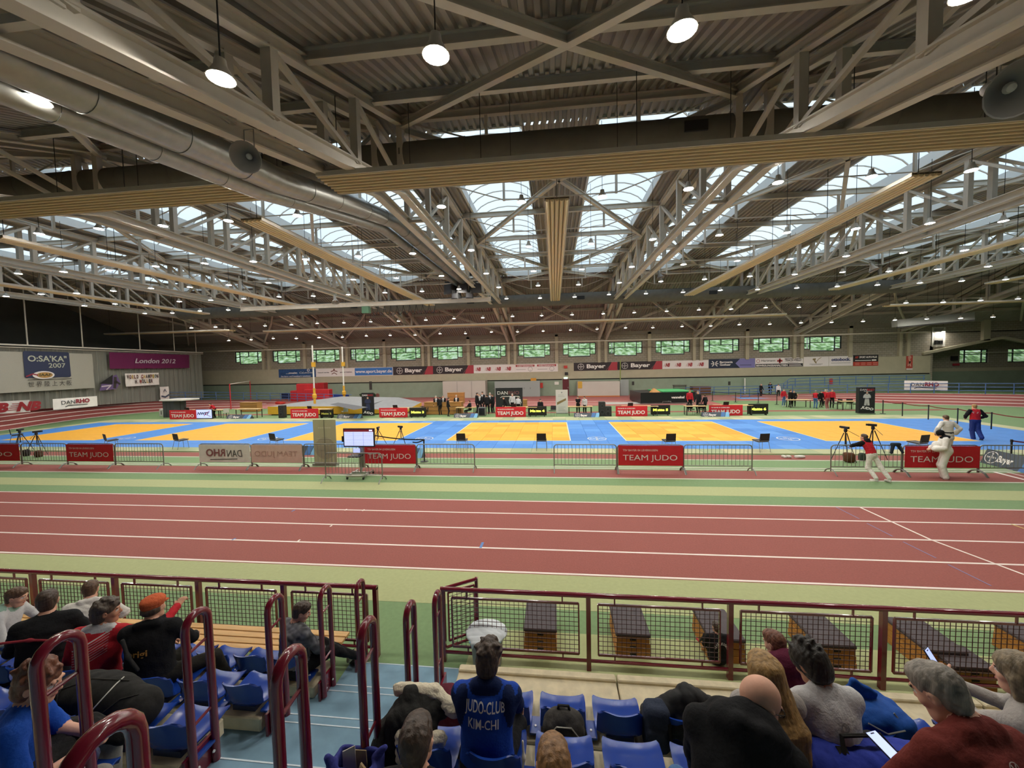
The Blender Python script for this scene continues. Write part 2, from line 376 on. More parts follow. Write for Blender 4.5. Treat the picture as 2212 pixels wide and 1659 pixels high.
# end walls and the wall behind the stands
M_wdark = mat('end_wall_grey', '5d5f5c', .9, var=.06, scale=1)
tag(MB().box(-58.4, -58, -10, 51.4, 0, 13).build('wall_left', M_wdark), kind='structure')
tag(MB().box(60, 60.4, -10, 55, 0, 13).build('wall_right', M_wall), kind='structure')
tag(MB().box(-58, 60, -10.4, -10, 0, 8).build('wall_front', M_wdark), kind='structure')

# ---- roof deck: trapezoidal sheet running up the slopes, openings for the skylights
SKX = [(XC + BAY * j + s * 3.05) for j in range(-3, 4) for s in (-1, 1)]; SKW = 1.7
def deck(mb, x0, x1, ya, yb):
    per = .28; n = max(1, round((x1 - x0) / per)); per = (x1 - x0) / n; prof = []
    for i in range(n):
        x = x0 + i * per
        prof += [(x, 0), (x + per * .38, 0), (x + per * .5, .1), (x + per * .88, .1)]
    prof.append((x1, 0)); vs = []
    for y in (ya, yb): vs += [(x, y, zroof(y) + z) for x, z in prof]
    m = len(prof); mb.add(vs, [(i, i + 1, m + i + 1, m + i) for i in range(m - 1)])
ceil = tag(empty('ceiling', (0, 0, ZT)), kind='structure')
def cpart(name, mb, m): return mb.build(name, m, ceil, (0, 0, ZT))
mb = MB(); deck(mb, -58, 60, .5, YB0); cpart('near_slope_deck', mb, M_deck)
mb = MB(); deck(mb, -58, 60, YB1, YW); cpart('far_slope_deck', mb, M_deck)
mb = MB(); deck(mb, -58, 60, YB0, 14.3); deck(mb, -58, 60, 37.7, YB1)
ed = [-58] + [e for x in SKX for e in (x - SKW, x + SKW)] + [60]
for i in range(0, len(ed), 2): deck(mb, ed[i], ed[i + 1], 14.3, 37.7)
cpart('flat_deck', mb, M_deck)
cpart('stand_ceiling', MB().box(-58, 60, -10, .5, 8.05, 8.2), M_wdark)
cpart('sky_leak_blocker', MB().add([(-58, .5, 8.35), (60, .5, 8.35), (60, YB0, 13.05), (-58, YB0, 13.05), (-58, YB1, 13.05), (60, YB1, 13.05), (60, YW, 8.4), (-58, YW, 8.4)], [(0, 1, 2, 3), (4, 5, 6, 7)]), M_dark)  # unseen sheet above the sloping decks, added to keep sky light from leaking in
# ---- barrel skylights: kerb, arched ribs, translucent panes
M_pane = mat('skylight_pane', 'e8f2f8', .3)
nt = M_pane.node_tree; tr = nt.nodes.new('ShaderNodeBsdfTransparent'); tl = nt.nodes.new('ShaderNodeBsdfTranslucent'); mx = nt.nodes.new('ShaderNodeMixShader')
tr.inputs[0].default_value = (.82, .88, .92, 1); tl.inputs[0].default_value = (.8, .86, .9, 1); mx.inputs[0].default_value = .3
nt.links.new(tr.outputs[0], mx.inputs[1]); nt.links.new(tl.outputs[0], mx.inputs[2]); nt.links.new(mx.outputs[0], nt.nodes['Material Output'].inputs[0])
M_kerb = mat('skylight_kerb', 'cfd2d0', .6)
def skylight(x):
    o = empty('skylight', (x, 26, ZT), None, None, 'barrel skylights in the flat roof')
    k = MB(); y0, y1 = 14.3 - 26, 37.7 - 26
    for s in (-1, 1): k.box(s * SKW - .05, s * SKW + .05, y0, y1, 0, .45)
    k.box(-SKW, SKW, y0 - .05, y0 + .05, 0, .45); k.box(-SKW, SKW, y1 - .05, y1 + .05, 0, .45)
    k.build('kerb', M_kerb, o)
    def arc(t): a = PI * (.12 + .76 * t); return (-SKW * math.cos(a) / math.cos(PI * .12), .45 + 1.0 * (math.sin(a) - math.sin(PI * .12)))
    n = 22; N = 8
    rib = MB().tube([(arc(i / N)[0], 0, arc(i / N)[1]) for i in range(N + 1)], .035, 4, False)
    vs = [(arc(i / N)[0], y, arc(i / N)[1]) for y in (.03, (y1 - y0) / n - .03) for i in range(N + 1)]
    pn = MB().add(vs, [(i, i + 1, N + 2 + i, N + 1 + i) for i in range(N)])
    r0 = rib.build('rib', M_steel, o); r0.location.y = y0; p0 = pn.build('pane', M_pane, o); p0.location.y = y0
    for i in range(1, n + 1):
        r = r0.copy(); COL.objects.link(r); r.location.y = y0 + (y1 - y0) * i / n
        if i < n: p = p0.copy(); COL.objects.link(p); p.location.y = y0 + (y1 - y0) * i / n
    for y in (y0, y1):
        g = MB(); pts = [(arc(i / N)[0], y, arc(i / N)[1]) for i in range(N + 1)]; g.add(pts, [tuple(range(N + 1))]); g.build('end_pane', M_pane, o)
    return o
sk = None
for i, x in enumerate(SKX):
    if sk is None: sk = skylight(x); s = sk
    else: s = clone(sk, None, (x, 26, ZT))
    s['kind'] = 'thing'; s['category'] = 'skylight'; s['label'] = 'barrel rooflight with arched ribs and white panes, %s from the dark end' % ORD[i]
# ---- planted hillside seen through the far windows
M_hill = mat('hillside_green', 'b9cf98', .9, var=.5, scale=1.5, bump=.6, detail=10)
e = [n for n in M_hill.node_tree.nodes if n.type == 'VALTORGB'][0].color_ramp.elements
e[0].position, e[0].color = .34, (*lin('4a6640'), 1); e[1].position, e[1].color = .47, (*lin('90b26a'), 1)
for p_, c_ in ((.56, 'cfdfae'), (.68, 'f2f5e6')): q_ = e.new(p_); q_.color = (*lin(c_), 1)
hb = MB(); nx, ny = 60, 16; rnd = random.Random(3); vs = []
for j in range(ny + 1):
    for i in range(nx + 1): vs.append((-75 + 150 * i / nx, 55.5 + 24 * j / ny, 2.8 + 10.5 * (j / ny) ** .75 + rnd.uniform(-.25, .25)))
hb.add(vs, [(j * (nx + 1) + i, j * (nx + 1) + i + 1, (j + 1) * (nx + 1) + i + 1, (j + 1) * (nx + 1) + i) for j in range(ny) for i in range(nx)])
hl = tag(hb.build('hillside', M_hill), kind='structure')
for x in range(-42, 44, 9): MB().box(x, x + 6.5, 56.4, 56.6, 4.6, 5.32).build('white_kerb', M_white, hl)
for x in (-45, -31, -8.2, 8.3, 25.8, 34.5): MB().tube([(x, 57, 4), (x, 57, 12)], .09, 6).build('lamp_post', M_white, hl)
# ================================================================== ROOF STEEL, DUCTS, PANELS, LAMPS
def zlow(y): return 10.25 - .246 * max(0, YB0 - y, y - YB1)
def ztp(y): return zroof(y) - .28
ys_near = [YB0 - 3.1 * k for k in range(1, 5)]; ys_flat = [YB0 + (YB1 - YB0) * k / 9 for k in range(10)]; ys_far = [YB1 + 3.1 * k for k in range(1, 5)]
YN = sorted(ys_near) + ys_flat + ys_far
def truss():
    o = empty('roof_truss', (0, 0, 10)); O = (0, 0, 10)
    for s in (-.45, .45):
        for p0, p1 in ((.6, YB0), (YB0, YB1), (YB1, YW - .2)):
            m = MB(); m.ibeam((s, p0, zlow(p0)), (s, p1, zlow(p1)), .26, .3, .035, (0, 0, 1)); m.build('bottom_chord', M_steel, o, O)
            m = MB(); m.ibeam((s, p0, ztp(p0)), (s, p1, ztp(p1)), .22, .26, .03); m.build('top_chord', M_steel, o, O)
        for y in YN[1:-1]:
            if ztp(y) - zlow(y) > .35: MB().bar((s, y, zlow(y) + .1), (s, y, ztp(y) - .1),   .2, .2).build('post', M_steel, o, O)
        for ya, yb in zip(YN, YN[1:]):
            mid = (ya + yb) / 2
            up = (mid > YB0 and mid < (YB0 + YB1) / 2) or mid > YB1
            a, b = ((s, ya, zlow(ya) + .12), (s, yb, ztp(yb) - .12)) if up else ((s, ya, ztp(ya) - .12), (s, yb, zlow(yb) + .12))
            MB().bar(a, b, .11, .11).build('brace', M_steel, o, O)
    for y in YN[1::2]: MB().bar((-.45, y, zlow(y)), (.45, y, zlow(y)), .1, .1).build('cross_tie', M_steel, o, O)
    return o
T = truss(); TX = [XC - BAY / 2 + BAY * j for j in range(-3, 5)]
tnames = ['pale steel double truss second from the dark end of the hall', 'pale steel double truss above the purple banner and red pit', 'pale steel double truss next outside the silver ducts', 'pale steel double truss with silver ducts running along it',
          'pale steel double truss between middle heater and the horn speaker bay', 'pale steel double truss with a paging horn near its far end', 'pale steel double truss above the black column poster', 'pale steel double truss nearest the recessed wall bay']
for i, x in enumerate(TX):
    t = T if i == 0 else clone(T)
    t.location = (x, 0, 10); tag(t, tnames[i], 'truss', 'double roof trusses')
# purlins across the bays, with posts and tie rods below the middle ones; wind bracing between them
PY = [1.6, 4.7, 7.83, 10.9, 13.1, 17.6, 21.8, 26.0, 30.2, 34.4, 38.4, 41.6, 44.7, 47.8]
pname = 'rolled steel purlin crossing all bays under the roof deck'
for i, y in enumerate(PY):
    z = zroof(y) - .16; o = empty('purlin', (XC, y, z)); flat = YB0 < y < YB1; O = (XC, y, z)
    tag(o, ('underspanned steel purlin with hanging posts and tie rods, %s from the stands' if flat else 'plain steel purlin under the sloping deck, %s from the stands') % ORD[i], 'purlin', 'purlins')
    for j in range(-4, 5):
        x0, x1 = XC + BAY * (j - .5) + .5, XC + BAY * (j + .5) - .5
        MB().ibeam((x0, y, z), (x1, y, z), .16, .26, .03).build('beam', M_steel, o, O)
        if flat:
            for t in (.27, .73):
                xx = x0 + (x1 - x0) * t; MB().bar((xx, y, z - .1), (xx, y, z - 1.05), .1, .1).build('post', M_steel, o, O)
            m = MB(); a, b = x0 + (x1 - x0) * .27, x0 + (x1 - x0) * .73
            m.tube([(x0, y, z - .05), (a, y, z - 1.02), (b, y, z - 1.02), (x1, y, z - .05)], .03, 5); m.build('tie_rod', M_steel, o, O)
for j in range(-4, 5):
    cx = XC + BAY * j; h = BAY / 2 - .5; o = empty('wind_brace', (cx, 20, 12))
    tag(o, 'zigzag steel wind bracing under the deck, %s bay from the dark end' % ORD[j + 4], 'bracing', 'wind bracing of the bays')
    def br(x0, y0, x1, y1):
        MB().ibeam((cx + x0, y0, zroof(y0) - .42), (cx + x1, y1, zroof(y1) - .42), .16, .22, .03).build('brace', M_steel, o, (cx, 20, 12))
    for s in (-1, 1):
        br(0, 7.83, s * h, 2.2); br(0, 7.83, s * h, 13.0); br(0, 17.6, s * h, 26); br(0, 17.6, s * h, 13.3); br(0, 34.4, s * h, 26); br(0, 34.4, s * h, 38.4); br(s * h, 38.6, 0, 44.7); br(0, 44.7, s * h, 50)
# ---- ventilation ducts
def duct(name, label, pts, r, m, n=20, ringstep=2.2, group=None):
    o = empty(name, pts[0], label, 'duct', group); O = pts[0]
    MB().tube(pts, r, n).build('pipe', m, o, O, True)
    for a, b in zip(pts, pts[1:]):
        a, b = V(a), V(b); L = (b - a).length; d = (b - a) / L
        for i in range(1, int(L / ringstep) + 1):
            p = a + d * (i * ringstep - .3)
            if (p - b).length < .5 or (p - a).length < .5: continue
            MB().tube([p - d * .025, p + d * .025], r * 1.03, n).build('joint_ring', m, o, O, True)
    return o
d1 = duct('ventilation_duct', 'dark grey round duct crossing the hall above the striped heater panel', [(-40, 13.4, 11.5), (40, 13.4, 11.5)], .5, M_ductd)
def grilles(o, xs, y, z, r, O):
    for x in xs: MB().box(x - .35, x + .35, y - r - .03, y - r + .1, z - .16, z + .16).build('vent_grille', M_blackf, o, O)
grilles(d1, [4.5, -9, 17], 13.4, 11.5, .5, (-40, 13.4, 11.5))
d2 = duct('ventilation_duct', 'dull grey round duct crossing the hall on the window side', [(-40, 37.8, 10.4), (32, 37.8, 10.4)], .58, M_ductd)
grilles(d2, [-20, -8, 2.6, 14.5, 25], 37.8, 10.4, .58, (-40, 37.8, 10.4))
duct('ventilation_duct', 'large shiny silver duct running along the truss towards the speaker cluster', [(-6.85, 1.0, 7.75), (-6.85, 9.2, 8.95), (-6.85, 12.6, 9.75), (-6.85, 16.4, 10.55), (-6.85, 30, 10.75)], .31, M_galv, 20, 1.5)
duct('ventilation_duct', 'smaller silver duct slung beside the large silver duct', [(-7.4, 1.0, 7.6), (-7.4, 9.2, 8.75), (-7.4, 12.6, 9.5), (-7.4, 16.4, 10.3), (-7.4, 29.5, 10.55)], .22, M_galv, 16, 1.5)
# ---- radiant heater panels: every pipe of a panel is a ridge of its own
M_pan = mat('heater_cream', 'b9a98c', .45, var=.03, scale=1); M_pan2 = mat('heater_groove', '2f2b26', .8)
M_pst = mat('heater_cream_glossy', 'e0cda4', .35)
M_pan3 = mat('heater_groove_pale', '8d8069', .7)
def heater(label, p, q, w, n, group=None, hang=2.0):
    p, q = V(p), V(q); o = empty('heater_panel', p, label, 'heater', group); d = (q - p).normalized(); r = d.cross(V((0, 0, 1))).normalized(); O = p
    MB().bar(p + V((0, 0, .05)), q + V((0, 0, .05)), w, .05).build('backing', M_pan2 if n == 7 else M_pan3, o, O)
    for i in range(n):
        t = (i + .5) / n - .5; a = r * (t * w); MB().tube([p + a, q + a], w / n * (.28 if n == 7 else .4), 8).build('heater_pipe', M_pst, o, O, True)
    for s in (-.5, .5): MB().bar(p + r * (s * w) + V((0, 0, .03)), q + r * (s * w) + V((0, 0, .03)), .03, .12).build('edge_trim', M_steel, o, O)
    L = (q - p).length; k = max(2, int(L / 4))
    for i in range(k + 1):
        c = p + d * (.3 + (L - .6) * i / k); zt = zroof(c.y) - .2
        if zt > c.z + .2: MB().tube([c + V((0, 0, .05)), V((c.x, c.y, zt))], .012, 4).build('hanger', M_dark, o, O)
    return o
heater('long striped heater panel crossing the hall in front of the dark duct', (-6.05, 10.15, 9.2), (30, 10.15, 9.2), 1.08, 7)
heater('shorter striped heater panel beyond the silver ducts on the dark end side', (-7.65, 10.15, 9.2), (-30, 10.15, 9.2), 1.08, 7)
for j in range(-3, 4):
    x = XC + BAY * j
    lb = {-3: 'cream heater panel in the bay above the hanging net', -2: 'cream heater panel in the bay above the dark curved track', -1: 'cream heater panel one bay from the silver duct, outer side', 0: 'cream heater panel in the middle bay between the rooflights',
          1: 'cream heater panel in the bay after the paging horn truss', 2: 'cream heater panel over the bay of the column poster', 3: 'cream heater panel over the recessed wall bay'}[j]
    heater(lb, (x - .15, 14, 10.0), (x - .15, 35.8, 10.0), .85, 5, 'heater panels along the bays')
heater('thin cream heater panel crossing above the far windows, long one', (-34, 42.5, 8.75), (23.5, 42.5, 8.75), .9, 4)
heater('thin cream heater panel near the recessed wall bay', (31, 40, 9.0), (52, 40, 9.0), .9, 4)
heater('thin cream heater panel low before the net', (-52, 40, 8.75), (-36, 40, 8.75), .9, 4)
# ---- hanging lamps
M_lens = mat('lamp_lens', 'fff1d8', .4); b = M_lens.node_tree.nodes['Principled BSDF']; b.inputs['Emission Color'].default_value = (1, .95, .86, 1); b.inputs['Emission Strength'].default_value = LAMP_E
M_lhouse = mat('lamp_housing', 'c9c4b8', .5)
def lamp_proto():
    o = empty('hanging_lamp')
    MB().lathe([(.04, .24), (.07, .235), (.08, .15), (.13, .06), (.165, 0), (.172, -.015), (.163, -.015), (.15, .01), (.12, .05), (.04, .08)], 20).build('reflector', M_lhouse, o, (0, 0, 0), True)
    MB().lathe([(0.0, -.036), (.06, -.032), (.105, -.021), (.137, .0), (.137, .01), (0.0, .012)], 20).build('lens', M_lens, o)
    MB().tube([(0, 0, 0), (0, 0, 1)], .01, 4).build('cord', M_dark, o).location.z = .23
    return o
LP = lamp_proto(); first = True; NL = 0; cnt = {}
ROWS = [(4.87, 8.09), (11.0, 9.75), (14.4, 10.2), (19.2, 10.0), (24.0, 9.95), (28.7, 9.95), (33.5, 9.9), (38.2, 8.95), (43.0, 7.9)]
for r, (y, z) in enumerate(ROWS):
    for k in range(-14, 17):
        x = XC + 2.94 * (k + .5); u, v = proj((x, y, z))
        if y > 5 and not (-40 < u < 2250 and v > -30): continue
        if y < 5 and abs(k + .5) > 5: continue
        if y < 0 and (k % 2 or abs(k) > 4): continue
        if k > 13 and y < 28: continue
        l = LP if first else clone(LP); first = False; NL += 1
        xx = -8.15 if 10 < y < 12 and k == -3 else x + random.uniform(-.06, .06)
        if y < 5: xx -= .22
        l.location = (xx, y, z + random.uniform(-.05, .05))
        for ch in l.children:
            if ch.name.startswith('cord'): ch.scale.z = max(.2, zroof(y) - l.location.z - .23)
        zone = 'low over the stands' if y < 6 else 'over the striped heater panel' if y < 12 else 'under the flat roof between the rooflights' if y < 36 else 'under the sloping deck before the far windows'
        cnt[r] = cnt.get(r, 0) + 1; tag(l, 'lit bell lamp on a cord, %s row from the stands, %s from the dark end' % (ORD[r], ORD[cnt[r] - 1]), 'lamp', 'hanging lamps ' + zone)
# ---- loudspeaker cluster and paging horns, hoist rail
M_spk = mat('speaker_black', '232323', .6, var=.1, scale=20); M_grill = mat('speaker_grille', '38383a', .8)
sp = at(1000, 625, y=29.5); o = empty('speaker_cluster', sp, 'black loudspeaker cluster hanging at the end of the silver ducts', 'loudspeaker')
def spk_box(a, dz, dx, w=.85, h=.75):
    m = MB(); c, s = math.cos(a), math.sin(a)
    def t(x, y, z): return V((dx + x * c - y * s, x * s + y * c, dz + z))
    m.prism([t(-w / 2, -.35, -h / 2), t(w / 2, -.35, -h / 2), t(w / 2 - .05, -.35, h / 2), t(-w / 2 + .05, -.35, h / 2)], t(0, 0, 0), t(0, .6, .12)); m.build('cabinet', M_spk, o)
    g = MB(); g.prism([t(-w / 2 + .06, -.37, -h / 2 + .06), t(w / 2 - .06, -.37, -h / 2 + .06), t(w / 2 - .1, -.37, h / 2 - .06), t(-w / 2 + .1, -.37, h / 2 - .06)], t(0, 0, 0), t(0, -.02, 0)); g.build('grille', M_grill, o)
spk_box(-.5, 0, -.95); spk_box(0, .05, 0); spk_box(.5, 0, .95); spk_box(-.2, -.55, -.5, .6, .45); spk_box(.2, -.55, .5, .6, .45)
MB().box(-1.4, 1.4, -.1, .1, .55, .65).build('hanging_bar', M_blackf, o)
for x in (-1.1, 1.1): MB().tube([(x, 0, .6), (x, 0, 1.9)], .02, 5).build('hanging_cable', M_dark, o)
MB().box(.5, .75, -.1, .1, 1.0, 2.1).build('hoist_motor', M_blackf, o)
def horn(p, d, label, k=1.0):
    o = empty('paging_horn', p, label, 'loudspeaker'); ax = V(d).normalized()
    MB().lathe([(.05 * k, -.5 * k), (.09 * k, -.4 * k), (.1 * k, -.2 * k), (.17 * k, 0), (.3 * k, .22 * k), (.34 * k, .27 * k), (.32 * k, .265 * k), (.16 * k, .03 * k), (.04 * k, -.05 * k)], 20, (0, 0, 0), ax).build('bell', mat('horn_grey', '8d8a84', .5), o, (0, 0, 0), True)
    MB().lathe([(.0, .04 * k), (.07 * k, .05 * k), (.05 * k, .1 * k), (0, .12 * k)], 12, (0, 0, 0), ax).build('driver', M_white, o, (0, 0, 0), True)
    MB().tube([(-.1, 0, .1), (-.1, 0, .5), (.1, 0, .5), (.1, 0, .1)], .012, 5).build('bracket', M_galv, o)
horn(at(540, 338, y=7.0), (.25, -.8, -.5), 'grey paging horn mounted on the silver duct', .8)
horn(at(2175, 190, y=7.2), (-.25, -.8, -.5), 'grey paging horn at the edge near the top beams', 1.2)
horn(at(724, 648, y=26), (.3, -.3, -.9), 'small pale paging horn on the truss outside the silver ducts', .8)
horn(at(1425, 595, y=28.5), (.2, -.3, -.9), 'small pale paging horn under the truss beside a floodlight', .8)
horn(at(1885, 577, y=26), (.2, -.3, -.9), 'small pale paging horn on the truss above the column poster', .8)
p, q = at(520, 668, y=31.1), at(1060, 652, y=31.1); rz_ = empty('hoist_rail', p, 'long white hoist rail with looped cable crossing under the duct', 'rail')
q.z = p.z; MB().ibeam(p, q, .22, .34, .04).build('rail_beam', M_steel, rz_, p)
c = p.lerp(q, .52); MB().box(c.x - .3, c.x + .3, c.y - .2, c.y + .2, c.z - .75, c.z - .2).build('hoist_trolley', mat('hoist_green', '3f6a4c', .5), rz_, p)
m = MB()
for i in range(10):
    a = c + V((.5 + i * .55, 0, -.2)); pts = [a + V((.55 * t, 0, -.75 * math.sin(PI * t) ** .8)) for t in [k / 8 for k in range(9)]]; m.tube(pts, .025, 5)
m.build('cable_loop', M_dark, rz_, p)
for s in (0, .5, 1.0):
    a = p.lerp(q, s); MB().tube([a, a + V((0, 0, 12.4 - a.z))], .03, 5).build('hanger', M_steel, rz_, p)
# galvanised box below the roof at the recessed bay
a, b = at(1932, 699, y=45), at(2098, 683, y=45); o = empty('shutter_box', a, 'long galvanised shutter box under the roof before the recessed bay', 'box')
MB().bar(a, b, .7, .75).build('casing', mat('galv_dull', '9c9f98', .6, .2), o, a); MB().bar(a + V((0, -.3, -.45)), b + V((0, -.3, -.45)), .2, .15).build('bottom_slot', M_dark, o, a)
# ================================================================== SOFT FORMS: smooth unions of cones and ellipsoids, skinned by surface nets
def rot(yaw=0, pitch=0, roll=0):
    """columns right, forward, up; yaw turns left, pitch looks down, roll tips to the right"""
    a, b, c = math.radians(yaw), math.radians(-pitch), math.radians(roll)
    Rz = np.array([[math.cos(a), -math.sin(a), 0], [math.sin(a), math.cos(a), 0], [0, 0, 1]])
    Rx = np.array([[1, 0, 0], [0, math.cos(b), -math.sin(b)], [0, math.sin(b), math.cos(b)]])
    Ry = np.array([[math.cos(c), 0, math.sin(c)], [0, 1, 0], [-math.sin(c), 0, math.cos(c)]])
    return Rz @ Rx @ Ry
A_ = lambda *p: np.array(p, float)
def cone(a, b, ra, rb, m=0, k=.03, flat=None, bias=0.0, sub=False): return dict(t='c', a=np.array(a, float), b=np.array(b, float), ra=ra, rb=rb, m=m, k=k, fl=flat, bias=bias, sub=sub)
def ell(c, r, R=None, m=0, k=.03, bias=0.0, sub=False): return dict(t='e', a=np.array(c, float), r=np.array(r, float), R=np.eye(3) if R is None else R, m=m, k=k, bias=bias, sub=sub)
def rbox(c, r, R=None, e=.03, m=0, k=.02, bias=0.0, sub=False): return dict(t='b', a=np.array(c, float), r=np.array(r, float), R=np.eye(3) if R is None else R, e=e, m=m, k=k, bias=bias, sub=sub)
def _bounds(p):
    if p['t'] == 'c':
        return np.minimum(p['a'] - p['ra'], p['b'] - p['rb']), np.maximum(p['a'] + p['ra'], p['b'] + p['rb'])
    e = np.abs(p['R']) @ p['r']; return p['a'] - e, p['a'] + e
def _eval(p, X, Y, Z):
    if p['t'] == 'c':
        a, ba = p['a'], p['b'] - p['a']; l2 = max(1e-9, float(ba @ ba)); x, y, z = X - a[0], Y - a[1], Z - a[2]
        t = np.clip((x * ba[0] + y * ba[1] + z * ba[2]) / l2, 0, 1); x = x - t * ba[0]; y = y - t * ba[1]; z = z - t * ba[2]
        if p['fl'] is not None:
            n, s = p['fl']; dn = (x * n[0] + y * n[1] + z * n[2]) * (1 / s - 1); x = x + dn * n[0]; y = y + dn * n[1]; z = z + dn * n[2]
            return (np.sqrt(x * x + y * y + z * z) - (p['ra'] + (p['rb'] - p['ra']) * t)) * (.5 + .5 * s)
        return np.sqrt(x * x + y * y + z * z) - (p['ra'] + (p['rb'] - p['ra']) * t)
    R = p['R']; x, y, z = X - p['a'][0], Y - p['a'][1], Z - p['a'][2]
    q = [x * R[0, i] + y * R[1, i] + z * R[2, i] for i in range(3)]; r = p['r']
    if p['t'] == 'b':
        e = min(p['e'], r.min() * .99); d = [np.abs(q[i]) - (r[i] - e) for i in range(3)]
        o = np.sqrt(sum(np.maximum(v, 0) ** 2 for v in d)); return o + np.minimum(np.maximum(np.maximum(d[0], d[1]), d[2]), 0) - e
    k0 = np.sqrt(sum((q[i] / r[i]) ** 2 for i in range(3))); k1 = np.sqrt(sum((q[i] / r[i] ** 2) ** 2 for i in range(3)))
    return k0 * (k0 - 1) / np.maximum(k1, 1e-6)
def nets(prims, h):
    """smooth union of prims on a grid of step h -> verts, quads, material index per quad"""
    lo = np.min([_bounds(p)[0] for p in prims if not p['sub']], 0) - 2.5 * h; hi = np.max([_bounds(p)[1] for p in prims if not p['sub']], 0) + 2.5 * h
    n = np.ceil((hi - lo) / h).astype(int) + 1
    ax = [(lo[i] + h * np.arange(n[i])).astype(np.float32) for i in range(3)]
    F = np.full(n, .5, np.float32); B = np.full(n, 9., np.float32); M = np.zeros(n, np.int8)
    for p in prims:
        l, u = _bounds(p); pad = p['k'] + 3 * h
        i0 = np.clip(np.floor((l - pad - lo) / h).astype(int), 0, n - 1); i1 = np.clip(np.ceil((u + pad - lo) / h).astype(int) + 1, 1, n)
        if (i1 <= i0).any(): continue
        s = tuple(slice(a, b) for a, b in zip(i0, i1))
        X = ax[0][s[0]][:, None, None]; Y = ax[1][s[1]][None, :, None]; Z = ax[2][s[2]][None, None, :]
        d = _eval(p, X, Y, Z).astype(np.float32); f = F[s]; k = max(p['k'], 1e-4)
        if p['sub']:
            hh = np.clip(.5 - .5 * (f + d) / k, 0, 1); F[s] = f * (1 - hh) - d * hh + k * hh * (1 - hh); continue
        hh = np.clip(.5 + .5 * (f - d) / k, 0, 1); F[s] = f * (1 - hh) + d * hh - k * hh * (1 - hh)
        b = B[s]; better = d - p['bias'] < b; B[s] = np.where(better, d - p['bias'], b); M[s] = np.where(better, p['m'], M[s])
    S_ = F < 0; c = n - 1; acc = np.zeros((*c, 3), np.float32); cnt = np.zeros(c, np.int8); cross = []
    for a in range(3):
        f0 = np.take(F, range(n[a] - 1), a); f1 = np.take(F, range(1, n[a]), a); s0 = f0 < 0; cr = s0 != (f1 < 0)
        t = np.where(cr, f0 / np.where(cr, f0 - f1, 1), 0); P = np.zeros((*f0.shape, 3), np.float32)
        for b in range(3):
            sh = [1, 1, 1]; sh[b] = f0.shape[b]; P[..., b] = ax[b][:f0.shape[b]].reshape(sh)
        P[..., a] += t * h; P *= cr[..., None]
        o = [i for i in range(3) if i != a]
        for d0 in (0, 1):
            for d1 in (0, 1):
                sl = [slice(None)] * 3; sl[o[0]] = slice(d0, d0 + c[o[0]]); sl[o[1]] = slice(d1, d1 + c[o[1]])
                acc += P[tuple(sl)]; cnt += cr[tuple(sl)]
        cross.append((cr, s0))
    on = cnt > 0; idx = np.full(c, -1, np.int64); idx[on] = np.arange(on.sum()); vs = acc[on] / cnt[on][:, None]
    fs = []; ms = []
    for a in range(3):
        cr, s0 = cross[a]; o = [(a + 1) % 3, (a + 2) % 3]
        w = np.argwhere(cr); w = w[(w[:, o[0]] > 0) & (w[:, o[1]] > 0) & (w[:, o[0]] < c[o[0]]) & (w[:, o[1]] < c[o[1]])]
        if not len(w): continue
        def I(d0, d1):
            q = w.copy(); q[:, o[0]] -= d0; q[:, o[1]] -= d1; return idx[q[:, 0], q[:, 1], q[:, 2]]
        q = np.stack([I(1, 1), I(0, 1), I(0, 0), I(1, 0)], 1); ins = s0[w[:, 0], w[:, 1], w[:, 2]]; q[~ins] = q[~ins][:, ::-1]
        g = w.copy(); g[~ins, a] += 1; fs.append(q); ms.append(M[g[:, 0], g[:, 1], g[:, 2]])
    return vs, np.concatenate(fs), np.concatenate(ms)
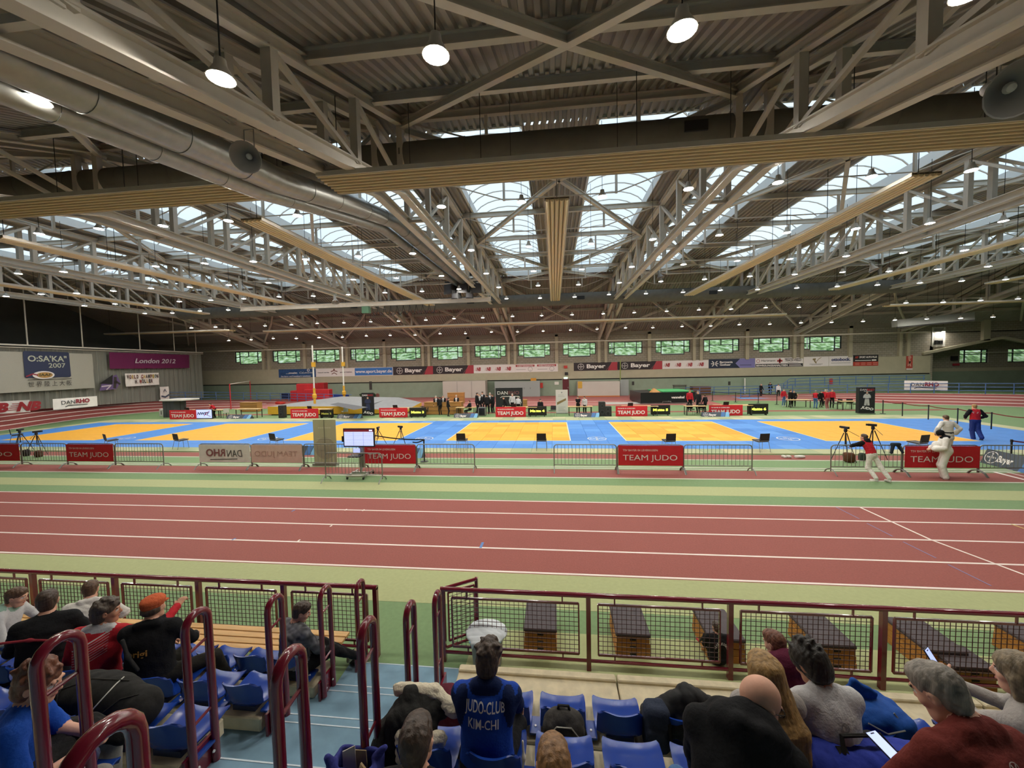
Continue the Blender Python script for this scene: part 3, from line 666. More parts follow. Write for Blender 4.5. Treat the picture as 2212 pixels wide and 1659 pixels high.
def soft(name, prims, h, mats, parent=None, wrinkle=0.0, wfreq=30, wmats=None, extra=None, seed=0, smooth=1):
    """mesh object of a soft form; wrinkle displaces the cloth a little; extra is a list of further (prims, step) joined in"""
    parts = [nets(prims, h)] + [nets(*e) for e in (extra or [])]
    vs = []; fs = []; ms = []; o = 0
    for pi, (v, f, m) in enumerate(parts):
        v = v.astype(np.float64)
        for _ in range(smooth if pi == 0 else 0):                     # one relaxing pass keeps the surface even
            s = np.zeros_like(v); k = np.zeros(len(v)); e = np.concatenate([f[:, [i, (i + 1) % 4]] for i in range(4)])
            np.add.at(s, e[:, 0], v[e[:, 1]]); np.add.at(k, e[:, 0], 1); v = v * .5 + .5 * s / np.maximum(k, 1)[:, None]
        if wrinkle and pi == 0:
            rg = np.random.RandomState(seed + 5); N = np.zeros_like(v); a = v[f[:, 2]] - v[f[:, 0]]; b = v[f[:, 3]] - v[f[:, 1]]; nn = np.cross(a, b)
            for i in range(4): np.add.at(N, f[:, i], nn)
            N /= np.maximum(1e-9, np.linalg.norm(N, axis=1))[:, None]; d = np.zeros(len(v))
            for _ in range(6):
                w = rg.normal(size=3); w *= wfreq * rg.uniform(.5, 1.6) / np.linalg.norm(w); q = v @ w + rg.uniform(0, 6) + 1.2 * np.sin(v @ rg.normal(size=3) * 9); d += (np.abs(np.sin(q)) - .6) / 6
            if wmats is not None:
                ok = np.zeros(len(v), bool); sel = np.isin(m, list(wmats))
                for i in range(4): ok[f[sel, i]] = True
                d *= ok
            v = v + N * (d * wrinkle * 2)[:, None]
        vs.append(v); fs.append(f + o); ms.append(m); o += len(v)
    v = np.concatenate(vs); f = np.concatenate(fs); m = np.concatenate(ms)
    me = bpy.data.meshes.new(name); me.vertices.add(len(v)); me.vertices.foreach_set('co', v.astype(np.float32).ravel())
    me.loops.add(f.size); me.loops.foreach_set('vertex_index', f.astype(np.int32).ravel())
    me.polygons.add(len(f)); me.polygons.foreach_set('loop_start', np.arange(0, f.size, 4, dtype=np.int32)); me.polygons.foreach_set('loop_total', np.full(len(f), 4, np.int32))
    for mm in (mats if isinstance(mats, (list, tuple)) else [mats]): me.materials.append(mm)
    me.polygons.foreach_set('material_index', m.astype(np.int32)); me.polygons.foreach_set('use_smooth', np.ones(len(f), bool)); me.update(calc_edges=True)
    ob = bpy.data.objects.new(name, me); COL.objects.link(ob)
    if parent is not None: ob.parent = parent
    return ob
# ------------------------------------------------------------------ people
def cloth(name, c, var=.08, rough=.85, bump=.25, scale=60): return mat(name, c, rough, var=var, scale=scale, bump=bump, spec=.2)
def skin(name, c): return mat(name, c, .55, var=.06, scale=25, spec=.35)
SK1 = skin('skin_fair', 'd9a58c'); SK2 = skin('skin_tan', 'c08d72'); M_eye = mat('eye_white', 'e8e2da', .3); M_iris = mat('iris_dark', '3a2c22', .3); M_lip = mat('lips', 'b06a60', .5)
def hairmat(name, c): return mat(name, c, .5, var=.45, scale=40, stretch=(1, 1, .12), bump=.5, detail=6)
def ik(a, c, l1, l2, hint):
    a, c, hint = (np.array(x, float) for x in (a, c, hint)); d = c - a; L = np.linalg.norm(d); L2 = min(L, (l1 + l2) * .999); d = d / max(L, 1e-6)
    x = (l1 * l1 - l2 * l2 + L2 * L2) / (2 * L2); y = math.sqrt(max(0, l1 * l1 - x * x)); h = hint - d * (hint @ d); h /= max(1e-6, np.linalg.norm(h))
    return a + d * x + h * y, a + d * L2
def hand_prims(w, d, nrm, m, side=1, curl=35, k=.006, s=1.0):
    """palm, four unequal bent fingers and a thumb that leaves the side of the palm"""
    d = d / np.linalg.norm(d); nrm = nrm - d * (nrm @ d); nrm /= np.linalg.norm(nrm); r = np.cross(d, nrm)
    P = [cone(w - d * .03 * s, w + d * .02 * s, .027 * s, .03 * s, m, .01, (nrm, .75)), cone(w + d * .02 * s, w + d * .075 * s, .038 * s, .041 * s, m, .015, (nrm, .42))]
    for i, L in enumerate((.072, .082, .077, .06)):
        p = w + d * (.088 - (.008 if i in (0, 3) else 0)) * s + r * side * (.03 - .0205 * i) * s; dd = d.copy(); rr = .0098 * s
        for j, fr in enumerate((.45, .32, .23)):
            a = math.radians(curl * (.6 + .4 * j)) ; dd = dd * math.cos(a) + np.cross(r, dd) * math.sin(a) * (1 if np.cross(r, d) @ nrm > 0 else -1); q = p + dd * L * fr * s
            P.append(cone(p, q, rr, rr * .9, m, k)); p = q; rr *= .9
    p = w + d * .025 * s + r * side * .033 * s; dd = d * .72 + r * side * .6 + nrm * .3; dd /= np.linalg.norm(dd)
    q = p + dd * .042 * s; dd = dd * .8 + d * .3 + nrm * .35; dd /= np.linalg.norm(dd); P += [cone(p, q, .0135 * s, .0115 * s, m, .01), cone(q, q + dd * .034 * s, .0112 * s, .009 * s, m, .005)]
    return P
def person(label, loc, yaw=0, scale=1.0, lean=5, side=0, twist=0, head=(0, 0, 0), hands=None, feet=None, stand=False, top=None, bottom=None, shoe=None, sk=None, hair='short', hairc=None,
           sleeve='long', fat=1.0, h=.011, fine=True, hcurl=(40, 40), hnrm=None, extra=None, hood=None, collar=None, wr=.007, group=None, ehint=None, knee=None, baggy=1.0, gi=False, face=True, child=None, hv=1.0, hip_w=1.0, sl_m=None):
    """one continuous clothed body built from joints; hair, cap and the like are its children"""
    top = top or cloth('black_cloth', '1b1b1d'); bottom = bottom or cloth('black_trousers', '1d1d20'); shoe = shoe or mat('dark_shoe', '24211f', .6); sk = sk or SK1
    mats = [sk, top, bottom, shoe, M_eye, M_iris, M_lip, hood or top, collar or top, sl_m or top]
    th = math.radians(lean); sd = math.radians(side)
    def dr(f): a = th * f; return A_(math.sin(sd * f), math.sin(a) * math.cos(sd * f), math.cos(a) * math.cos(sd * f))
    p0 = A_(0, 0, 0); p1 = p0 + .17 * dr(.5); p2 = p1 + .2 * dr(1.0); p3 = p2 + .145 * dr(1.2)
    up = dr(1.1); tw = math.radians(twist); rt = A_(math.cos(tw), math.sin(tw), 0); rt = rt - up * (rt @ up); rt /= np.linalg.norm(rt); fw = np.cross(up, rt)
    Rc = np.stack([rt, fw, up], 1)
    def C(x, y, z): return p2 + rt * x + fw * y + up * z                          # chest frame
    sh = [C(-.175 * fat ** .5, 0, .095), C(.175 * fat ** .5, 0, .095)]
    Rh = rot(*head); nb = p3 + up * .005; nt_ = p3 + up * .045 + fw * .012; hc = nt_ + Rh @ A_(0, .022, .105)
    def H(x, y, z): return hc + Rh @ A_(x, y, z)
    B = []; f2 = fat
    B += [ell(p0 + A_(0, .0, .02), (.175 * hip_w * f2 ** .6, .125 * f2, .13), None, 2, .05), ell(p0 * .5 + p1 * .5 + A_(0, .01, .02), (.16 * f2, .118 * f2, .15), np.stack([rt, np.cross(dr(.5), rt), dr(.5)], 1), 1, .06, bias=.012),
          ell(p1 + up * .05, (.16 * f2, .115 * f2, .16), Rc, 1, .06), ell(C(0, .0, -.01), (.178 * f2 ** .7, .12 * f2, .17), Rc, 1, .06), cone(sh[0] + rt * .02, sh[1] - rt * .02, .075, .075, 1, .06, (fw, .9)),
          cone(C(-.13, -.012, .1), nb - rt * .035, .055, .05, 1, .04), cone(C(.13, -.012, .1), nb + rt * .035, .055, .05, 1, .04)]
    B += [cone(nb - up * .02, nt_ + up * .02, .062, .057, 0, .02), ell(p3 - up * .005 - fw * .005, (.088, .078, .035), Rc, 8, .012)]
    B += [cone(nb + up * .012 + rt * (.066 * math.cos(q)) + fw * (.06 * math.sin(q) + .004), nb + up * .012 + rt * (.066 * math.cos(q + .63)) + fw * (.06 * math.sin(q + .63) + .004), .0135, .0135, 8, .006, None, .01) for q in [.628 * i for i in range(10)]]
    # arms
    hands = hands if hands is not None else [(-.2, .24, .03), (.2, .24, .03)]; hp = []
    for i, s in ((0, -1), (1, 1)):
        if hands[i] is None: continue
        hint = ehint[i] if ehint else A_(s * .7, -.45, -.55); el, wr_ = ik(sh[i], hands[i], .295, .255, hint)
        ra = .058 * (f2 ** .4) * baggy; lm = sl_m and 9 or 1
        B += [cone(sh[i], el, ra, ra * .86, lm, .03)]
        d = (wr_ - el) / max(1e-6, np.linalg.norm(wr_ - el))
        if sleeve == 'long': B += [cone(el, wr_, ra * .84, ra * .66, lm, .02)]
        elif sleeve == 'short': B += [cone(el, wr_, .042, .029, 0, .02), cone(el, el + d * .01, .044, .04, 0, .02)]; B[-3]['b'] = sh[i] + (el - sh[i]) * .88; B[-3]['ra'] = ra * .9; B[-3]['rb'] = ra * .86; B += [cone(sh[i] + (el - sh[i]) * .6, el, .047, .043, 0, .01)]
        elif sleeve == 'wide': B += [cone(el, wr_ - d * .03, ra * 1.0, ra * 1.15, lm, .02)]
        n = np.array(hnrm[i], float) if hnrm else A_(0, .3, -1.0)
        HP = hand_prims(wr_ + d * .012, d, n, 0, s * (1 if n @ up < 0 else 1), hcurl[i])
        if fine: hp += HP
        else: B += HP
    # legs
    fl = feet if feet is not None else ([(-.1, 0, -.86), (.1, 0, -.86)] if stand else [(-.13, .36, -.53), (.13, .36, -.53)])
    for i, s in ((0, -1), (1, 1)):
        hj = A_(s * .085 * hip_w, .0, -.02); t = fl[i]
        if t is None: continue
        kn, an = ik(hj, t, .43, .43, (knee[i] if knee else (A_(s * .1, 1, .1) if stand else A_(s * .25, .4, 1.0)))); bl = baggy if gi or baggy > 1 else 1
        B += [cone(hj, kn, .088 * f2 ** .5, .062 * bl, 2, .035), cone(kn, an + (A_(0, 0, .05) if bl > 1 else 0), .06 * bl, .043 * bl ** 1.6, 2, .03)]
        if gi: B[-2]['ra'], B[-2]['rb'] = .102, .088; B[-1]['ra'], B[-1]['rb'] = .087, .082
        fd = an - kn; fd = A_(fd[0] * .2 + s * .25, 1.0 if not knee else 0.9, 0); fd /= np.linalg.norm(fd)
        B += [cone(an + A_(0, 0, -.035) - fd * .03, an + A_(0, 0, -.055) + fd * .15, .04, .034, 3, .02), cone(an + A_(0, 0, -.06) - fd * .05, an + A_(0, 0, -.07) + fd * .16, .03, .028, 3, .01)]
    # head
    Hd = [ell(H(0, -.012, .028), (.076, .096, .088), Rh, 0, .02), ell(H(0, .022, -.03), (.06, .072, .09), Rh, 0, .03), cone(H(-.03, .045, -.09), H(.03, .045, -.09), .03, .03, 0, .03), ell(H(0, .068, -.1), (.022, .02, .018), Rh, 0, .02),
          cone(H(0, .088, .015), H(0, .106, -.022), .008, .013, 0, .012), cone(H(-.012, .096, -.03), H(.012, .096, -.03), .009, .009, 0, .008), cone(H(-.035, .083, .03), H(.035, .083, .03), .011, .011, 0, .012),
          ell(H(-.04, .06, -.025), (.025, .02, .02), Rh, 0, .02), ell(H(.04, .06, -.025), (.025, .02, .02), Rh, 0, .02)]
    if face:
        for s in (-1, 1):
            Hd += [ell(H(s * .031, .08, .008), (.012, .01, .0055), Rh, 4, .002, .003), ell(H(s * .031, .0885, .008), (.006, .004, .006), Rh, 5, .001, .004), cone(H(s * .018, .093, .03), H(s * .045, .083, .03), .004, .003, 5, .002, None, .003)]
        Hd += [ell(H(0, .092, -.062), (.022, .008, .0075), Rh, 6, .004, .002)]
    for s in (-1, 1): Hd += [ell(H(s * .077, -.006, -.004), (.009, .019, .031), Rh @ rot(0, 8, s * 12), 0, .005), ell(H(s * .083, .002, -.002), (.006, .009, .017), Rh, 0, .004, 0, True)]
    Hd += [cone(nb - up * .05, nt_ + up * .03, .052, .053, 0, .02)]
    ex = extra(C, H, dict(sh=sh, p0=p0, p1=p1, p2=p2, p3=p3, Rc=Rc, Rh=Rh)) if extra else []
    B += [e for e in ex if not e.get('hd')]
    o = soft('person', B if fine else B + Hd, h, mats, None, wr, 34, {1, 2, 7, 8, 9}, ([(Hd, .0065)] if fine else []) + ([(hp, .0052)] if fine and hp else []), seed=int(abs(loc[0] * 97 + loc[1] * 31)))
    o.location = loc; o.rotation_euler.z = math.radians(yaw); o.scale = (scale,) * 3
    tag(o, label, 'person', group)
    # hair
    hs = .0065 if fine else h * .7; hm = hairc or hairmat('hair_brown', '4a3626')
    HP = None
    if hair == 'short':
        HP = [ell(H(0, -.016, .042), (.081, .101, .087), Rh, 0, .01), ell(H(0, -.044, -.022), (.063, .054, .072), Rh, 0, .03), ell(H(0, .03, .085), (.06, .055, .035), Rh, 0, .03), ell(H(0, .105, -.035), (.085, .075, .085), Rh, 0, .012, 0, True)]
        HP += [ell(H(s * .09, .0, -.012), (.026, .03, .038), Rh, 0, .006, 0, True) for s in (-1, 1)]
    elif hair == 'messy':
        HP = [ell(H(0, -.02, .04), (.086 * hv, .106 * hv, .096 * hv), Rh, 0, .01), ell(H(0, -.05, -.03), (.078 * hv, .07 * hv, .075 * hv), Rh, 0, .03)]
        rg = random.Random(int(abs(loc[0]) * 100))
        for _ in range(26):
            a, e = rg.uniform(0, 2 * PI), rg.uniform(.15, 1.5); q = A_(.08 * math.cos(a) * math.cos(e), -.02 + .1 * math.sin(a) * math.cos(e), .04 + .095 * math.sin(e)); HP.append(cone(H(*q), H(*(q * (1.06 * hv) + A_(rg.uniform(-.025, .025), rg.uniform(-.025, .025), .004))), .024, .01, 0, .015))
        HP += [ell(H(0, .115, -.045), (.085, .075, .085), Rh, 0, .012, 0, True), ell(H(0, -.03, -.14), (.12, .12, .05), Rh, 0, .01, 0, True)]
        HP += [ell(H(s * .1, .0, -.01), (.036, .034, .044), Rh, 0, .006, 0, True) for s in (-1, 1)]
    elif hair == 'long':
        HP = [ell(H(0, -.015, .036), (.088, .108, .095), Rh, 0, .01)]
        for i in range(7):
            a = -PI * .98 + PI * .96 * i / 6; x, y = math.cos(a), math.sin(a)
            g0 = H(.06 * x, -.02 + .08 * y, .03); g1 = H(.085 * x, -.035 + .075 * y, -.13); g2 = C(.125 * x, -.15 + .02 * (1 + y), .02); g3 = C(.14 * x + .02, -.16 + .02 * (1 + y), -.24)
            HP += [cone(g0, g1, .045, .048, 0, .04), cone(g1, g2, .048, .045, 0, .04), cone(g2, g3, .045, .028, 0, .035)]
        HP += [ell(H(0, .105, -.04), (.068, .075, .1), Rh, 0, .012, 0, True)]
    elif hair == 'bob':
        HP = [ell(H(0, -.015, .04), (.098, .115, .1), Rh, 0, .01), ell(H(0, -.05, -.05), (.1, .085, .1), Rh, 0, .04), cone(H(-.085, .0, .0), H(-.08, .0, -.1), .035, .03, 0, .03), cone(H(.085, .0, .0), H(.08, .0, -.1), .035, .03, 0, .03), ell(H(0, .125, -.04), (.07, .08, .11), Rh, 0, .012, 0, True)]
    elif hair == 'cap':
        cm = child or cloth('cap_orange', 'c8623c'); CP = [ell(H(0, -.015, .05), (.086, .108, .078), Rh, 0, .01), ell(H(0, -.01, .075), (.09, .115, .05), Rh, 0, .02), ell(H(0, 0, -.05), (.15, .15, .065), Rh, 0, .01, 0, True), cone(H(-.045, .09, .035), H(.045, .09, .035), .03, .03, 0, .02, (Rh @ A_(0, 0, 1), .35)), cone(H(0, -.015, .125), H(0, -.015, .13), .01, .008, 0, .004)]
        cp = soft('cap', CP, hs, cm, o, .003, 60); HP = [ell(H(0, -.03, -.005), (.081, .088, .06), Rh, 0, .01), ell(H(0, .08, -.02), (.1, .075, .1), Rh, 0, .01, 0, True)]
    elif hair == 'hood':
        HP = None
    if HP: soft('hair', HP, hs, hm, o, .006 if hair != 'long' else .0035, 90, seed=3)
    return o
# ================================================================== JUDO MATS
TXW, TYW = .98, .945; MX0, MY0 = -6.05 - .98 * 33 - .98, 17.95 - .05
M_yel = [mat('mat_yellow', 'e6a733', .6, var=.05, scale=5, spec=.3), mat('mat_yellow_light', 'ecb040', .6, spec=.3), mat('mat_yellow_dark', 'd89a28', .6, spec=.3)]
M_blu = [mat('mat_blue', '4683cc', .6, var=.05, scale=5, spec=.3), mat('mat_blue_dark', '3c78c0', .6, spec=.3), mat('mat_blue_light', '568fd2', .6, spec=.3)]
M_mol = [mat('mat_olive', 'a9ac84', .65, spec=.3), mat('mat_olive_light', 'b8b48c', .65, spec=.3), mat('mat_olive_dark', '98a27c', .65, spec=.3)]
mats_o = empty('judo_mat', (0, 24, 0), 'great field of blue and yellow judo mats with a pale border', 'mat')
def cellcol(i, j):
    """column i, row j -> material list; columns from the border left of the first area"""
    x = i - 1 - 0                                     # -1 is the border column
    if j in (0, 12, 13) or i == 0 or i == 66: return 'o'
    if j in (1, 2, 11, 10): 
        if j != 10: return 'b'
    if 3 <= j <= 9 and (i - 4) % 10 < 7 and 4 <= i <= 60: return 'y'
    return 'b'
MX0 = -6.05 - 30 * .98 - 4 * .98                       # border column edge
cells = []
rg = random.Random(11)
for j in range(13):
    for i in range(67):
        c = 'o' if (j in (0, 11, 12) or i in (0, 66)) else ('y' if 3 <= j <= 9 and (i - 4) % 10 < 7 and 4 <= i < 64 else 'b')
        x0, y0 = MX0 + i * .98, 17.95 + j * TYW
        blk = (i - 4) // 10; checker = 28 <= i <= 58
        k = 0
        if c == 'y' and blk in (3, 4): k = rg.choice((0, 1, 2, 1)) if (i + j) % 2 else rg.choice((0, 2, 0))
        if c == 'b' and checker and i < 55: k = rg.choice((0, 0, 1, 2))
        if c == 'o': k = rg.choice((0, 1, 2))
        cells.append((x0, y0, c, k, i, j))
def tilepts(mb, x0, y0, g=.004, z=.042): mb.bev(x0 + g, x0 + .98 - g, y0 + g, y0 + TYW - g, .004, z, .006)
keep = sorted(cells, key=lambda c: (0 if 30 <= c[4] <= 57 else 1, abs(c[4] - 43) * .25 + c[5]))[:295]
ks = set((c[4], c[5]) for c in keep); protos = {}
pal = {'y': M_yel, 'b': M_blu, 'o': M_mol}
for x0, y0, c, k, i, j in keep:
    if (c, k) not in protos:
        mb = MB(); tilepts(mb, 0, 0); protos[(c, k)] = mb.build('tatami_tile', pal[c][k], mats_o); t = protos[(c, k)]
    else: t = protos[(c, k)].copy(); COL.objects.link(t)
    t.location = (x0, y0 - 24, 0)
rest = MB(); allm = M_yel + M_blu + M_mol
for x0, y0, c, k, i, j in cells:
    if (i, j) in ks: continue
    rest.cur = {'y': 0, 'b': 3, 'o': 6}[c] + k; tilepts(rest, x0, y0 - 24, .001, .042)
tag(rest.build('tatami_tile_mass', allm, mats_o), kind='stuff')
M_mline = mat('mat_white_edge', 'd9cfae', .6)
for b in range(6):                                    # thin white edge round each yellow area
    x0 = MX0 + .98 * (4 + 10 * b); x1 = x0 + 7 * .98; y0, y1 = 17.95 + 3 * TYW - 24, 17.95 + 10 * TYW - 24; mb = MB()
    for a in ((x0 - .03, x1 + .03, y0 - .03, y0 + .03), (x0 - .03, x1 + .03, y1 - .03, y1 + .03), (x0 - .03, x0 + .03, y0, y1), (x1 - .03, x1 + .03, y0, y1)): mb.box(*a, .043, .046)
    mb.build('edge_tape', M_mline, mats_o)
def cross_logo(bd, mb, x, y, r, sx=1.0):
    """ring with the word set across and down"""
    bd.ring(mb, x, y, r * .9, r, sx=sx)
    bd.text(mb, 'BAYER', x - r * .74 * sx, y - r * .12, r * .26, bold=.02, width=r * 1.48 * sx)
    for i, ch in enumerate('BA'): bd.text(mb, ch, x, y + r * (.5 - .32 * i), r * .24, bold=.02, width=r * .26 * sx, align='c')
    for i, ch in enumerate('ER'): bd.text(mb, ch, x, y - r * (.42 + .32 * i), r * .24, bold=.02, width=r * .26 * sx, align='c')
gb = Board((0, -24, .0), (1, 0, 0), (0, 1, 0))
for b in range(5):
    x = MX0 + .98 * (4 + 10 * b + 8.5); mb = MB(); cross_logo(gb, mb, x, 17.95 + 3.6 * TYW, .52)
    mb.build('printed_logo', M_white, mats_o).location.z = .044
# ================================================================== BARRIERS AND BANNERS IN FRONT OF THE MATS
M_bar = mat('barrier_steel', '8b8c86', .4, .75, var=.08, scale=9)
def barrier(x0, x1, y, label, group='crowd barriers before the mats'):
    o = empty('crowd_barrier', (x0, y, 0), label, 'barrier', group); w = x1 - x0 - .04; zb, zt, r = .27, 1.06, .12
    fr = [(0, 0, .1), (0, 0, zt - r)] + [(r - r * math.cos(a), 0, zt - r + r * math.sin(a)) for a in (PI / 6, PI / 3, PI / 2)] + [(w - r + r * math.sin(a), 0, zt - r + r * math.cos(a)) for a in (0, PI / 6, PI / 3, PI / 2)] + [(w, 0, .1)]
    MB().tube(fr, .021, 7).build('frame', M_bar, o, smooth=True); MB().tube([(0, 0, zb), (w, 0, zb)], .018, 6).build('lower_rail', M_bar, o)
    n = 17; b0 = None
    for i in range(1, n):
        x = w * i / n; zz = zt
        b = MB().tube([(0, 0, zb), (0, 0, zz)], .008, 5).build('upright', M_bar, o) if b0 is None else b0.copy()
        if b0 is None: b0 = b
        else: COL.objects.link(b)
        b.location = (x, 0, 0)
    for x in (.0, w):
        MB().tube([(x, -.33, .0), (x, -.22, .12), (x, -.05, .19), (x, .05, .19), (x, .22, .12), (x, .33, .0)], .02, 6).build('foot', M_bar, o)
    return o
YBAR = 14.95
def bx_(u): return at(u, 990, y=YBAR).x
M_bred = cloth('banner_red', 'cc3038', .05, .6, .1, 6); M_bwht = cloth('banner_white', 'ece6e0', .05, .7, .15, 5); M_bpink = cloth('banner_back_pink', 'dcbbaf', .05, .7, .15, 5)
M_ltr = mat('lettering_white', 'ebe4de', .6)
def cloth_sheet(bd, w, h, d0, amp, mb, nx=24, ny=6, seed=0):
    rg = random.Random(seed); ph = [rg.uniform(0, 6) for _ in range(4)]
    def D(x, y): return d0 + amp * (math.sin(x * 5 + ph[0]) * .5 + math.sin(x * 11 + y * 3 + ph[1]) * .3 + math.sin(y * 7 + ph[2]) * .2)
    for side, s in ((0, 0.0), (1, -.006)):
        vs = [bd.P(w * i / nx, h * j / ny, D(w * i / nx, h * j / ny) + s) for j in range(ny + 1) for i in range(nx + 1)]
        fs = [(j * (nx + 1) + i, j * (nx + 1) + i + 1, (j + 1) * (nx + 1) + i + 1, (j + 1) * (nx + 1) + i) for j in range(ny) for i in range(nx)]
        mb.add(vs, fs if side == 0 else [tuple(reversed(f)) for f in fs])
    return D
def team_banner(bd, w, h, label, amp=.008, seed=0):
    o = empty('banner', bd.o, label, 'banner', 'red team banners'); m = MB(); cloth_sheet(bd, w, h, .012, amp, m, seed=seed); m.build('cloth', M_bred, o, bd.o, True)
    t = MB(); bd.text(t, 'TSV BAYER 04 LEVERKUSEN', w * .07, h * .72, h * .1, .0, width=w * .54, d=.032); bd.text(t, 'TEAM JUDO', w * .07, h * .27, h * .28, .0, width=w * .84, d=.03); t.build('lettering', M_ltr, o, bd.o)
    return o
defs = [(-112, 48, 'r', 'cut by the frame edge, under the tripods'), (48, 147, '', 'between the two red banners before the tripod pair'), (147, 250, 'r', 'the second red one on the dark end side'), (250, 355, '', 'open one before the gap beside the empty chairs'),
        (433, 545, 'm', 'carrying the mirrored white cloth'), (545, 657, 'p', 'carrying the pale pink reversed cloth'), (657, 788, '', 'before the beige display banner'), (788, 901, 'r', 'behind the screen on its trolley'), (901, 1027, '', 'open one beside the belt post'),
        (1197, 1334, '', 'open one in the middle before an empty chair'), (1334, 1477, 'r', 'red banner in the middle'), (1477, 1627, '', 'open one before the chair by the round mat logo'), (1795, 1950, '', 'on which the person in the red vest leans'), (1950, 2115, 'r', 'behind the person in white with a black hood'), (2115, 2262, '', 'the last one beside the tilted grey board')]
for n, (u0, u1, kind, where) in enumerate(defs):
    x0, x1 = bx_(u0), bx_(u1)
    barrier(x0, x1, YBAR, 'galvanised crowd barrier, ' + where)
    bd = Board((x0 + .02, YBAR - .045, .27), (1, 0, 0)); w, h = x1 - x0 - .06, .77
    if kind == 'r': team_banner(bd, w, h, 'red cloth team banner on barrier, ' + where.replace('red banner ', '').replace('the second red one', 'second'), seed=n)
    if kind == 'm':
        o = empty('banner', bd.o, 'white cloth banner with mirrored dark lettering showing through on barrier', 'banner'); m = MB(); cloth_sheet(bd, w, h, .012, .015, m, seed=4); m.build('cloth', M_bwht, o, bd.o, True)
        t = MB(); bd.text(t, 'DAN', w * .55, h * .32, h * .4, .0, .15, w * .3, mirror=True, d=.03); line(bd, t, [(w * .22, h * .16), (w * .75, h * .2)], .03, .03); t.build('lettering', mat('ink_grey', '4d4a48', .7), o, bd.o)
        t = MB(); bd.text(t, 'RHO', w * .14, h * .36, h * .4, .03, 0, w * .38, mirror=True, d=.03); t.build('lettering', mat('ink_faded_red', '8f5a5c', .7), o, bd.o)
    if kind == 'p':
        o = empty('banner', bd.o, 'pale pink back of a team banner with faint mirrored lettering on barrier', 'banner'); m = MB(); cloth_sheet(bd, w, h, .012, .012, m, seed=8); m.build('cloth', M_bpink, o, bd.o, True)
        t = MB(); bd.text(t, 'TEAM JUDO', w * .07, h * .36, h * .3, 0, 0, w * .84, mirror=True, d=.028); t.build('lettering', mat('ink_pink', 'bb9488', .7), o, bd.o)
b = barrier(-8.55, -6.3, 13.35, 'galvanised crowd barrier standing alone in front of the screen trolley')
# ---- screen on a wheeled stand
M_scr = mat('screen_black', '17181c', .35)
Ys = 14.0; p0, p1 = at(744, 965, y=Ys), at(809, 925, y=Ys); c = (p0 + p1) / 2; o = empty('display_screen', (c.x, Ys, 0), 'large screen with tournament lists on a wheeled stand behind a barrier', 'screen'); O = (c.x, Ys, 0)
w, h = abs(p1.x - p0.x), abs(p1.z - p0.z); bd = Board((p0.x, Ys - .05, min(p0.z, p1.z)), (1, 0, 0)); m = MB(); bd.slab(m, 0, w, 0, h, -.07, 0); m.build('screen_case', M_scr, o, O)
def screenmat(n, c, e): return mat(n, c, .4, emit=e)
m = MB(); bd.slab(m, .04, w - .04, .05, h * .82, 0, .004); m.build('list_page', screenmat('screen_page', 'b9c4f2', .95), o, O)
m = MB(); bd.slab(m, .04, w - .04, h * .82, h - .04, 0, .004); m.build('title_bar', screenmat('screen_title', '6e2028', .5), o, O)
m = MB(); bd.slab(m, w * .84, w * .94, h * .86, h * .93, .004, .006); m.build('logo_box', screenmat('screen_logo', 'c9d2ff', 1.0), o, O)
m = MB()
for i in range(11): line(bd, m, [(.06, h * (.1 + .066 * i)), (w - .06, h * (.1 + .066 * i))], .008, .006)
for f in (.33, .65): line(bd, m, [(w * f, h * .08), (w * f, h * .8)], .008, .006)
m.build('list_rules', mat('screen_ink', '5a5f86', .5, emit=.2), o, O)
MB().box(c.x - .05, c.x + .15, Ys, Ys + .08, .35, bd.o.z + h * .6).build('column', M_galv, o, O)
m = MB(); b2d = Board((c.x - .22, Ys - .07, bd.o.z - .22), (1, 0, 0)); b2d.slab(m, 0, .26, 0, .17, 0, .03); m.build('small_tablet', screenmat('tablet_page', 'aab6f0', .8), o, O)
MB().box(c.x - .35, c.x + .12, Ys - .32, Ys + .1, bd.o.z - .35, bd.o.z - .31).build('shelf', M_blackf, o, O)
m = MB(); z = .1
for s in (-.32, .32): m.box(c.x + s - .03, c.x + s + .03, Ys - .45, Ys + .4, z, z + .06)
m.box(c.x - .35, c.x + .35, Ys - .05, Ys + .05, z, z + .08); m.box(c.x - .35, c.x + .35, Ys - .47, Ys - .4, z, z + .06); m.build('trolley_base', mat('alu', 'b5b5b0', .35, .7), o, O)
m = MB(); m.tube([(c.x + .05, Ys - .1, .2), (c.x + .05, Ys, .7), (c.x + .02, Ys, 1.1)], .03, 7); m.build('gas_strut', M_galv, o, O)
for sx in (-.32, .32):
    for sy in (-.42, .38): MB().lathe([(0, -.02), (.05, -.02), (.05, .02), (0, .02)], 12, (c.x + sx, Ys + sy, .05), (1, 0, 0)).build('caster', M_blackf, o, O)
MB().box(p0.x - .07, p0.x, Ys - .05, Ys, bd.o.z + .2, bd.o.z + .42).build('speaker', M_scr, o, O)
